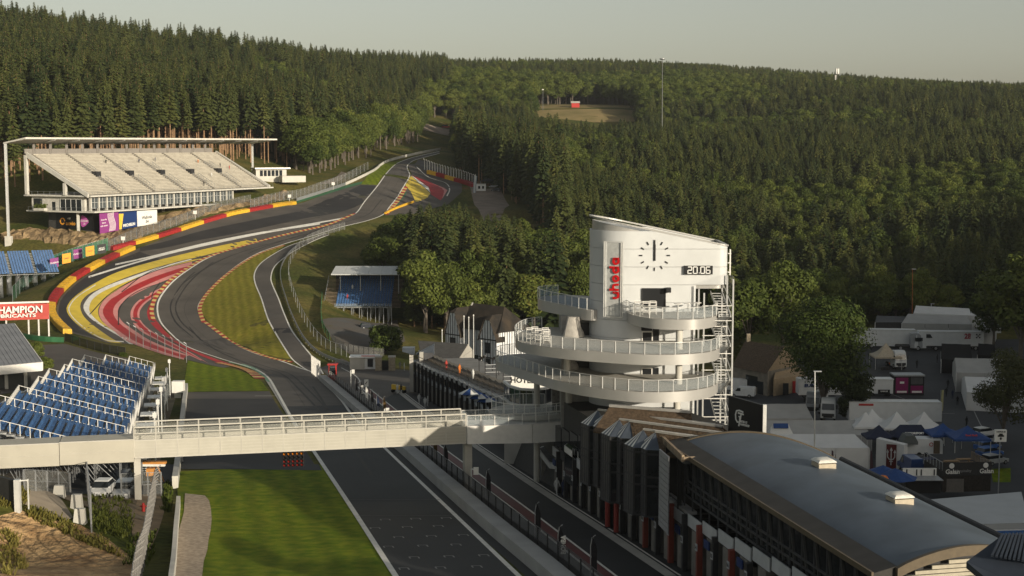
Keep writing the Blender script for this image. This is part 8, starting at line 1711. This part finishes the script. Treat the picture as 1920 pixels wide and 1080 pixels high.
for nm, c, sz, m_ in (('body', (0,1.2,1.9), (4.6,2.4,2.6), TWH), ('sign', (.6,-.05,.95), (2.2,.1,.8), BLACK), ('roof', (0,1.2,3.25), (4.8,2.6,.15), TWH)): mb = MB(); mb.box(g+Vector(c), sz); part(nm, mb, m_, t)
lettering('GARAGE', g+Vector((.6,-.12,1.05)), (1,0,0), (0,0,1), .35, WPRINT, t, .02, .01)
for x in (-1.5,1.5): mb = MB(); mb.tube([g+Vector((x,0,.4)), g+Vector((x,2.4,.4))], .4, 10); part('wheel', mb, TYRE, t)
# ---- pop-up tents
for (px, py, w_, m_, r_), lab in (((1622,824,4.5,MARQW,2.0),'leftmost white peaked tent below the long trailer'), ((1634,818,4.5,MARQW,2.0),'white peaked tent tucked behind the leftmost peaked tent'), ((1680,826,5.0,MARQW,2.2),'middle white peaked tent below the long trailer'), ((1731,826,5.0,MARQW,2.2),'rightmost white peaked tent below the long trailer')):
    gazebo(lab, atZ(px, py, 14.2), w_, w_, 2.4, r_, m_)
gazebo('navy peaked tent left of the wide navy tent', atZ(1647,846,14.6), 4.4, 3.6, 2.4, 1.6, NAVYC); t = gazebo('wide navy tent with white words on its edge', atZ(1706,846,14.6), 6.6, 3.6, 2.4, 1.6, NAVYC, ridge=3.2)
g = atZ(1706,846,14.6); lettering('MOTORSPORT', g+Vector((.2,-1.5,3.0)), (1,0,0), (0,.45,.9), .42, WPRINT, t, .02, .02).location = (0,0,0)
g = atZ(1729,857,14.8); t = thing('caravan', 'white caravan trailer beside the wide navy tent', 'caravan', g); mb = MB(); mb.loft([[g+Vector((x,y,z)) for x, z in ((-2.8,.5),(-2.8,2.4),(-2.5,2.7),(2.6,2.7),(2.9,2.4),(2.9,.5))] for y in (-.2,2.1)], sm=False); part('body', mb, TWH, t)
for x in (-.5,.5): mb = MB(); mb.tube([g+Vector((x,-.22,.4)), g+Vector((x,.1,.4))], .36, 10); part('wheel', mb, TYRE, t)
mb = MB(); mb.box(g+Vector((2.0,-.24,1.5)), (.9,.06,1.9)); part('door', mb, M('brown_door', (.12,.09,.06)), t); mb = MB(); stroke(mb, arc(1.2,1.9,.25,0,340), .1, g+Vector((0,-.22,0)), (1,0,0), (0,0,1), (0,-1,0), .03); part('round_mark', mb, REDM, t)
van('dark blue van with roof tent beside the white porch', atZ(1706,884,14.5), math.pi/2+.1, 5.2, 2.3, CBLUE if False else M('deep_blue_paint', (.02,.05,.15), .3))
g = atZ(1703,862,14.5); mb = MB(); mb.loft([[g+Vector((x,y,z)) for x, z in ((-1.1,2.4),(-1.1,2.8),(-.6,3.7),(.6,3.7),(1.1,2.8),(1.1,2.4))] for y in (-.9,1.4)], sm=False); solo('roof_tent', mb, M('grey_canvas', (.10,.11,.11), .8), 'grey roof tent above the dark blue van', 'roof tent', loc=g)
for (px, py, rz, c_), lab in (((1729,868,.2,CDARK),'dark car parked under the caravan, left of the lane'), ((1748,872,.3,M('navy_paint',(.02,.03,.08),.3)),'navy car parked beside the paddock lane'), ((1846,812,.5,CWHITE),'white car at the top of the right-hand parking row'), ((1848,826,.5,SILV),'silver car second in the right-hand parking row'), ((1851,838,.5,CBLUE),'blue car third in the right-hand parking row'), ((1855,850,.5,CBLUE),'blue car fourth in the right-hand parking row'), ((1864,864,.5,SILV),'silver car lowest in the right-hand parking row')):
    car('parked_car', lab, atZ(px, py+6, 13.8), rz, c_)
# ---- blue energy-drink parasols / tents
def emblem(t, c, up, sc=1):
    mb = MB(); flatpoly(mb, arc(0,0,.28*sc,0,360,14)[:-1], c, (1,0,0), up, (0,-up[2],up[1]), .03); part('sun_mark', mb, YELM, t)
    mb = MB(); 
    for s in (-1,1): flatpoly(mb, [(s*.1*sc,-.18*sc),(s*.75*sc,.05*sc),(s*.55*sc,.22*sc),(s*.2*sc,.2*sc)][::s], c+Vector((0,-.02,.02)), (1,0,0), up, (0,-up[2],up[1]), .03)
    part('red_mark', mb, REDM, t)
zt0 = 13.8; g = atZ(1812,876,zt0); t = gazebo('blue canopy with red and yellow emblem over the container terrace', Vector((g.x,g.y,zt0+2.6)), 5.2, 5.2, 2.0, 1.5, BLC); up = Vector((0,.87,.5)).normalized(); emblem(t, Vector((0,-1.35,2.75)), up); lettering('Red Bull', Vector((0,-1.85,2.42)), (1,0,0), up, .5, REDM, None, .02, .02).parent = t
g = atZ(1784,872,zt0); gazebo('second blue canopy behind the emblem canopy', Vector((g.x-.5,g.y+3,zt0+2.2)), 4.4, 4.4, 2.0, 1.4, BLC)
for (px, py), lab in (((1655,912),'left blue parasol behind the barrel roof edge'), ((1678,918),'right blue parasol behind the barrel roof edge')): p = atZ(px, py, 19.5); t = parasol(p, 2.6, BLC, BLC, lab, 1.6)
g = atZ(1655,899,21.6); mb = MB(); mb.lathe([(.3,-.45),(.65,-.2),(.7,.1),(.5,.4),(.15,.5)], g, 10); solo('round_light', mb, M('orange_ball', (.6,.16,.02), .6), 'orange ball shape on the blue parasol', 'decoration', loc=g)
# ---- container bar with banner
A, B = atZ(1766,923,14.2), atZ(1857,921,14.2); w_ = B-A; nn = Vector((w_.y,-w_.x,0)).normalized(); bk = -nn*6.5; t = thing('container_bar', 'dark timber container bar with lettered banner and roof terrace', 'bar', A)
mb = MB(); mb.hexa([A,B,B+bk,A+bk], [v+Vector((0,0,2.9)) for v in (A,B,B+bk,A+bk)]); part('body', mb, M('charred_timber', (.028,.026,.024), .85, .2, 2), t)
k = 22
for i in range(k): a = A.lerp(B,(i+.5)/k)+nn*.04; mb = MB(); mb.box(a+Vector((0,0,1.1)), (w_.length/k*.8,.06,2.0)); part('plank', mb, M('dark_plank', (.035,.030,.026), .85, .3, 3), t)
mb = MB(); mb.hexa([A+nn*.1+Vector((0,0,2.2)), B+nn*.1+Vector((0,0,2.2)), B+nn*.05+Vector((0,0,2.2)), A+nn*.05+Vector((0,0,2.2))], [A+nn*.1+Vector((0,0,4.0)), B+nn*.1+Vector((0,0,4.0)), B+nn*.05+Vector((0,0,4.0)), A+nn*.05+Vector((0,0,4.0))]); part('banner', mb, M('charcoal_banner', (.030,.030,.031), .7), t)
R_ = w_.normalized()
for f in (.2,.9): lettering('Galan', A.lerp(B,f)+nn*.14+Vector((0,0,2.75)), R_, (0,0,1), .85, WPRINT, t, .02, .02); mb = MB(); flatpoly(mb, arc(0,0,.36,0,360,16)[:-1], A.lerp(B,f-.02)+nn*.12+Vector((0,0,3.55)), R_, (0,0,1), nn, .03); part('disc_mark', mb, WPRINT, t)
lettering('Hospitality', A.lerp(B,.42)+nn*.14+Vector((0,0,2.85)), R_, (0,.0,1), .5, M('grey_script', (.3,.3,.3)), t, .02, .0)
mb = MB(); mb.box(A.lerp(B,.25)+nn*.12+Vector((0,0,.9)), (2.4,.08,1.8)); part('shutter', mb, M('weathered_board', (.13,.12,.11), .8), t)
railing(t, [A+bk+Vector((0,0,2.9)), A+Vector((0,0,2.9))], 1.1, GREYM, 1.0); railing(t, [B+Vector((0,0,2.9)), B+bk+Vector((0,0,2.9))], 1.1, TIMBER, .45)
def picnic(p, lab, rz=.1):
    t = thing('picnic_table', lab, 'table', p, None, rz)
    for nm, c, sz in (('top', (0,0,.75), (2.0,.75,.07)), ('seat', (0,-.75,.45), (2.0,.3,.06)), ('seat', (0,.75,.45), (2.0,.3,.06))): mb = MB(); mb.box(c, sz); part(nm, mb, M('light_timber', (.26,.17,.09), .8, .2, 3), t, local=True)
    for x in (-.75,.75):
        mb = MB(); mb.bar((x,-.8,0), (x,.25,.75), .09); mb.bar((x,.8,0), (x,-.25,.75), .09); part('leg', mb, M('light_timber', (.26,.17,.09)), t, local=True)
M_ = (A+B)/2+Vector((0,0,2.95)); picnic(M_+bk*.35-R_*1.2, 'left picnic table on the container terrace'); picnic(M_+bk*.5+R_*.9, 'right picnic table on the container terrace')
# ---- low white counter kiosk
g = atZ(1726,920,14.8); t = thing('counter_kiosk', 'low black kiosk with white top panel', 'kiosk', g); mb = MB(); mb.box(g+Vector((0,0,.8)), (4.6,2.2,1.8)); part('base', mb, BLACK, t); mb = MB(); mb.box(g+Vector((0,-.3,1.75)), (4.9,2.8,.1)); part('counter', mb, GREYM, t); mb = MB(); mb.box(g+Vector((0,.7,2.35)), (4.4,.15,1.0)); part('white_panel', mb, WPRINT, t)
for x in (-1.7,-.4,.2,1.9): mb = MB(); mb.box(g+Vector((x,.6,2.3)), (.14,.1,.8)); part('slot', mb, BLACK, t)
# ---- large pale trailer roof at the lower right
q = [atZ(1745,985,23.5), atZ(1930,980,23.5), atZ(1915,922,23.5), atZ(1725,938,23.5)]; t = thing('race_transporter', 'large pale transporter roof at the lower right', 'trailer', (q[0].x,q[0].y,15)); mb = MB(); mb.hexa([v-Vector((0,0,.6)) for v in q], q); part('roof', mb, M('pale_roof', (.36,.38,.40), .5, .06, .5), t)
mb = MB(); mb.hexa([Vector((v.x,v.y,H(v.x,v.y))) for v in q], [v-Vector((0,0,.62)) for v in q]); part('body', mb, TWH, t); a, b = q[0]+Vector((0,-.05,-.9)), q[1]+Vector((0,-.05,-.9)); mb = MB(); mb.bar(a, b, .1, .35); part('blue_stripe', mb, CBLUE, t)
# ---- right: black tents, grey marquees
P_ = [G(*p) for p in ((1764,700),(1822,702),(1815,680),(1764,678))]; marquee('black hipped tent right of the paddock lane', [(p.x,p.y,0) for p in P_], 3.0, 2.4, BLKC)
P_ = [G(*p) for p in ((1832,690),(1862,692),(1866,676),(1834,674))]; marquee('small black tent at the far end of the right-hand tents', [(p.x,p.y,0) for p in P_], 2.8, 1.8, BLKC)
P_ = [G(*p) for p in ((1792,735),(1900,740),(1905,706),(1786,706))]; marquee('grey marquee right of the paddock lane', [(p.x,p.y,0) for p in P_], 4.0, 1.8, MARQ)
P_ = [G(*p) for p in ((1812,770),(1925,775),(1925,742),(1803,738))]; marquee('pale marquee below the grey one at the right edge', [(p.x,p.y,0) for p in P_], 3.6, 1.5, MARQW)
# ---- sign on pole, lamp posts
p = atZ(1871,945,14.5); t = thing('road_sign', 'white square sign with car and arrow on a tall post', 'sign', p); zt_ = atY(1871,806,p.y).z; mb = MB(); mb.tube([p, Vector((p.x,p.y,zt_))], .08, 8); part('post', mb, GREYM, t); s_ = 22/F*p.y; c = Vector((p.x,p.y-.15,zt_-s_/2)); mb = MB(); mb.box(c+Vector((0,.1,0)), (s_,.4,s_*1.05)); part('box', mb, WPRINT, t)
lettering('CONTROL FIA', c+Vector((0,-.12,s_*.36)), (1,0,0), (0,0,1), .25, BLACK, t, .02, .01, width=s_*.8); mb = MB(); f = s_*.25
flatpoly(mb, [(-1.1*f,-.3*f),(1.1*f,-.3*f),(1.1*f,.2*f),(.75*f,.35*f),(.5*f,.85*f),(-.5*f,.85*f),(-.75*f,.35*f),(-1.1*f,.2*f)], c+Vector((0,-.105,0)), (1,0,0), (0,0,1), (0,-1,0), .02); flatpoly(mb, [(-.25*f,-.6*f),(.25*f,-.6*f),(.25*f,-1*f),(.55*f,-1*f),(0,-1.6*f),(-.55*f,-1*f),(-.25*f,-1*f)], c+Vector((0,-.105,.05)), (1,0,0), (0,0,1), (0,-1,0), .02); part('car_mark', mb, BLACK, t)
def lamp(px, py0, py1, Yd, lab, m_=ALU, head=True):
    p = atY(px, py1, Yd); top = atY(px, py0, Yd); t = thing('lamp_post', lab, 'lamp post', p); mb = MB(); mb.tube([p-Vector((0,0,4)), top], .10, 8, 0, .06); part('post', mb, m_, t)
    if head: mb = MB(); mb.box(top+Vector((.3,0,.05)), (.9,.3,.12)); part('lamp_head', mb, GREYM, t)
lamp(1528,697,880,165,'tall pale lamp post beside the big tree'); lamp(1711,505,600,330,'orange-brown pole before the dark trees', M('rust_pole', (.35,.12,.04))); lamp(1746,570,612,330,'white pole before the dark trees'); 
p = atZ(1763,776,13.5); t = thing('feather_flag', 'pale yellow feather flag in the paddock lane', 'flag', p); mb = MB(); mb.tube([p, p+Vector((0,0,4.2))], .05, 5); part('pole', mb, GREYM, t); mb = MB(); mb.hexa([p+Vector(v) for v in ((0,-.02,.5),(.45,-.02,.5),(.45,.02,.5),(0,.02,.5))], [p+Vector(v) for v in ((.15,-.02,4.2),(.5,-.02,4.2),(.5,.02,4.2),(.15,.02,4.2))]); part('cloth', mb, M('pale_yellow_cloth', (.4,.38,.2), .8), t)
p = atZ(1666,720,13.5); 
# painted lines of the lane
for q in ([(1788,665),(1796,700),(1815,745),(1835,790),(1850,815)], [(1716,905),(1740,862)], [(1648,730),(1762,775)], [(1690,775),(1790,776)]): struct('lane_line', wline(gline(q, 14), .16, .06), M('worn_white', (.30,.30,.29), .7, .3, 2), paddock)
# ---- trees standing in the paddock
c_, t_ = broadleaf(31, 23, 8.8, 26000, .27, 24, .16); mats(c_, LEAF); mats(t_, BARK2); PROTO['big'] = (c_, t_)
c_, t_ = broadleaf(32, 12, 3.6, 10000, .25, 14, .06); mats(c_, leafmat('dark_leaves', (.016,.026,.008), (.045,.058,.016), .15)); mats(t_, BARK2); PROTO['dark'] = (c_, t_)
c_, t_ = broadleaf(33, 15, 5.6, 9000, .22, 18, .12); mats(c_, LEAFD); mats(t_, BARK2); PROTO['birch'] = (c_, t_)
p = Vector((52.5,240,0)); tree('big', p.x, p.y, .98, .4, 'largest rounded green tree in the middle of the paddock', None, 'broadleaf_tree')['label']
p = atZ(1597,792,14); tree('dark', p.x, p.y, 1.0, 0, 'dark narrow tree in front of the largest paddock tree', None, 'broadleaf_tree')
p = atZ(1880,826,13); tree('birch', p.x, p.y, 1.05, 1, 'feathery birch at the right edge of the paddock', None, 'birch_tree')
for (px, py, k, s_), lab in (((1905,680,'d1',1.0),'dark tree at the right edge behind the tents'), ((1960,720,'d2',1.1),'dark tree beyond the right edge of the tents'), ((1425,700,'d0',1.0),'tree behind the stone house, left one'), ((1490,690,'d2',1.0),'tree behind the stone house, right one'), ((1380,690,'s1',1.0),'spruce just right of the tower stairs')):
    p = G(px, py); tree(k, p.x, p.y+14, s_, 1, lab, None)
tufts('shrubs', 'green shrubs in front of the white marquee', [[(1640,900),(1672,900),(1672,915),(1640,915)]], 60, .9, IVY, 9)
struct('grass_plot', patch([(1858,880),(1895,878),(1895,905),(1862,905)], .06, 2), LAWN)
# ================================================================ people
def person_mesh(pose, seed=0):
    """one skin-modifier body; joints in metres, facing -y"""
    J = {'pelvis': (0,0,.95), 'waist': (0,0,1.12), 'chest': (0,0,1.36), 'neck': (0,0,1.50), 'head': (0,-.02,1.60), 'top': (0,-.01,1.76)}
    sw = {'walk': (.22,-.2), 'stand': (.02,-.02), 'push': (.3,-.25)}[pose]
    for s, n in ((-1,'l'),(1,'r')):
        k = sw[0] if s < 0 else sw[1]
        J['hip'+n] = (s*.10,0,.90); J['knee'+n] = (s*.11,-k*.6-.03,.50); J['ank'+n] = (s*.11,-k+.04,.09); J['toe'+n] = (s*.13,-k-.14,.04)
        J['sh'+n] = (s*.19,0,1.42)
        if pose == 'push': J['elb'+n] = (s*.22,-.18,1.2); J['wri'+n] = (s*.2,-.42,1.15); J['fin'+n] = (s*.2,-.52,1.14)
        else: J['elb'+n] = (s*.25,.04+k*.3,1.15); J['wri'+n] = (s*.26,-.08+k*.5,.92); J['fin'+n] = (s*.25,-.1+k*.55,.83)
    R = {'pelvis': (.15,.11), 'waist': (.14,.10), 'chest': (.17,.115), 'neck': (.06,.06), 'head': (.085,.10), 'top': (.06,.07)}
    for n in 'lr': R.update({'hip'+n: (.095,.095), 'knee'+n: (.062,.062), 'ank'+n: (.045,.045), 'toe'+n: (.04,.03), 'sh'+n: (.062,.062), 'elb'+n: (.045,.045), 'wri'+n: (.032,.032), 'fin'+n: (.035,.02)})
    E = [('pelvis','waist'),('waist','chest'),('chest','neck'),('neck','head'),('head','top')]
    for n in 'lr': E += [('pelvis','hip'+n),('hip'+n,'knee'+n),('knee'+n,'ank'+n),('ank'+n,'toe'+n),('chest','sh'+n),('sh'+n,'elb'+n),('elb'+n,'wri'+n),('wri'+n,'fin'+n)]
    ks = list(J); me = bpy.data.meshes.new('person'); me.from_pydata([J[k] for k in ks], [(ks.index(a), ks.index(b)) for a, b in E], []); o = bpy.data.objects.new('person', me); C.objects.link(o)
    md = o.modifiers.new('skin', 'SKIN'); md.use_smooth_shade = True
    for i, k in enumerate(ks): me.skin_vertices[0].data[i].radius = R[k]
    me.skin_vertices[0].data[0].use_root = True
    o.modifiers.new('sub', 'SUBSURF').levels = 1
    dg = bpy.context.evaluated_depsgraph_get(); out = bpy.data.meshes.new_from_object(o.evaluated_get(dg)); bpy.data.objects.remove(o); bpy.data.meshes.remove(me)
    mi = []
    for p in out.polygons:
        c = p.center; ax = abs(c.x)
        if c.z > 1.63 or (c.z > 1.56 and c.y > .0): m_ = 3
        elif c.z > 1.47: m_ = 2
        elif ax > .2 and c.z < 1.17: m_ = 2
        elif c.z > .98: m_ = 0
        elif c.z > .1: m_ = 1
        else: m_ = 4
        mi.append(m_)
    out.polygons.foreach_set('material_index', mi); out.materials.clear(); return out
SKIN = M('skin', (.42,.26,.18), .6); HAIR = M('dark_hair', (.03,.02,.015), .7); SHOE = M('dark_shoe', (.02,.02,.02), .7)
CL = {n: M('cloth_'+n, c, .85) for n, c in dict(white=(.6,.6,.58), black=(.02,.02,.022), navy=(.02,.03,.07), grey=(.16,.16,.17), red=(.35,.05,.04), denim=(.06,.08,.13), khaki=(.2,.17,.11), orange=(.5,.15,.03)).items()}
BASE = {p: person_mesh(p) for p in ('walk','stand','push')}
def person(label, loc, rz, pose, top, legs, group=None, s=1.0, sit=False):
    me = BASE[pose].copy()
    for m_ in (CL[top], CL[legs], SKIN, HAIR, SHOE): me.materials.append(m_)
    o = bpy.data.objects.new('person', me); C.objects.link(o); o.location = loc; o.rotation_euler = (0,0,rz); o.scale = (s,s,s); setp(o, label, 'person')
    # facial features as children
    mb = MB()
    for x in (-.035,.035): mb.box((x,-.115,1.655), (.022,.015,.014))
    q = part('eyes', mb, BLACK, o, local=True); mb = MB(); mb.add([(-.014,-.112,1.625),(.014,-.112,1.625),(0,-.135,1.628),(0,-.112,1.665)], [(0,1,2),(0,2,3),(2,1,3)]); part('nose', mb, SKIN, o, local=True)
    return o
PP = [((745,738),'person in grey trousers and white top at the yellow trolley',.3,'push','white','grey'), ((752,738),'person in black top and grey trousers behind the yellow trolley',2.6,'push','black','grey'),
      ((786,757),'person in white top and dark trousers walking by the far garages',.4,'walk','white','black'), ((797,764),'person in pale top with black backpack before the far garages',.2,'stand','white','black'),
      ((802,762),'person in black top beside the one with the backpack',1.2,'stand','white','black'),
      ((1044,928),'person in white shirt walking before the low glass bays',.5,'walk','white','denim'), ((1056,932),'person in dark clothes beside the one in the white shirt',2.2,'stand','navy','black'),
      ((1113,960),'person in black leaning by the glass bays',1.5,'push','black','black'), ((1137,975),'person in dark top and shorts before the garages',-1.2,'stand','navy','black'), ((1163,980),'person in dark clothes by the garage pillar',.2,'stand','black','black'),
      ((1719,690),'person in dark top standing in the middle of the paddock lane',.3,'stand','black','grey'), ((1761,650),'person in red top beside the 2B trailer',.2,'stand','red','khaki'), ((1757,652),'person in dark top at the 2B trailer, left of the red top',.8,'stand','navy','black'), ((1757,680),'person in black at the corner of the black tent',1,'stand','black','black'),
      ((1777,728),'person in black top walking, farthest of the group in the lane',.3,'walk','black','black'), ((1774,744),'person in dark shorts, left of the group in the lane',.1,'walk','black','khaki'), ((1786,748),'person in dark top, middle of the group in the lane',.2,'stand','navy','black'), ((1795,760),'person in black, nearest of the group in the lane',0,'stand','black','black'),
      ((1812,800),'person in black beside the birch',.5,'stand','black','black'), ((1726,868),'person in dark shorts beside the dark blue van',.2,'stand','black','grey'),
      ((750,692),'person in grey by the right stone pillar',.4,'stand','grey','grey'), ((758,695),'person in pale top behind the pit exit',1.4,'stand','white','denim')]
for (px, py), lab, rz, pose, a, b in PP:
    g = G(px, py) if px < 1300 else atZ(px, py, H(*G(px,py).xy) if py < 780 else 13.6); person(lab, g, rz, pose, a, b)
for (px, py, Yd), lab, a in (((806,690,238),'person in pink top sitting high on the far pit roof','red'), ((829,698,226),'person in orange top leaning on the far pit roof rail','orange'), ((838,712,215),'person in pale top on the far pit roof bench','white')):
    s = (Yd-111)/.9766; p = PB(s,26.2,fz(s)+FH+.25); person(lab, p, .8, 'stand', a, 'khaki')
for (s, d), lab, a in (((82,16),'person in orange top in the upper right of the large stand','orange'), ((78,7),'person in white top in the lower right of the large stand','white'), ((96,11.5),'person in pink top near the right end of the large stand','red'), ((30,17),'person in dark top high in the left of the large stand','black'), ((48,17),'person in dark top high in the middle of the large stand','navy'), ((58,17.5),'person in grey top high right of the middle of the large stand','grey'), ((92,13),'person in black top near the right aisle of the large stand','black'), ((66,2),'person in black top low in the middle of the large stand','black')):
    person(lab, GS(s,d,43.7+13.2*int(d/23.2*NR)/NR+.02), .9, 'stand', a, 'denim')
for (x, y, r), lab, a in (((-46.5,418,9),'person in white top high in the small stand','white'), ((-47.5,413.6,4),'person in red top low in the small stand','red')): person(lab, (x,y-.3,zf+r*.46), 0, 'stand', a, 'denim')
g = G(750,737); t = thing('trolley', 'yellow pit trolley pushed by two people', 'trolley', g); mb = MB(); mb.hexa([g+Vector(v) for v in ((-1.6,.6,.6),(.9,-.3,.6),(1.1,.2,.6),(-1.4,1.1,.6))], [g+Vector(v) for v in ((-1.6,.6,1.5),(.9,-.3,1.2),(1.1,.2,1.2),(-1.4,1.1,1.5))]); part('body', mb, YELM, t)
for v in ((-1.3,.8,.3),(.8,0,.3)): mb = MB(); c = g+Vector(v); mb.tube([c+Vector((-.1,-.3,0)), c+Vector((.1,.3,0))], .3, 10); part('wheel', mb, TYRE, t)
# ================================================================ air
hz_ = MB(); hz_.box((0,1150,95), (2150,2560,250)); ho = part('haze', hz_, [], None); ho['kind'] = 'stuff'; ho['label'] = 'thin evening haze over the valley'
m_ = bpy.data.materials.new('thin_haze'); m_.use_nodes = True; t_ = m_.node_tree; t_.nodes.remove(t_.nodes['Principled BSDF']); pv = t_.nodes.new('ShaderNodeVolumePrincipled'); pv.inputs['Density'].default_value = .00006; pv.inputs['Color'].default_value = (.9,.93,.95,1); pv.inputs['Anisotropy'].default_value = .25
t_.links.new(pv.outputs[0], t_.nodes['Material Output'].inputs['Volume']); ho.data.materials.clear(); ho.data.materials.append(m_)
sc.cycles.volume_bounces = 0
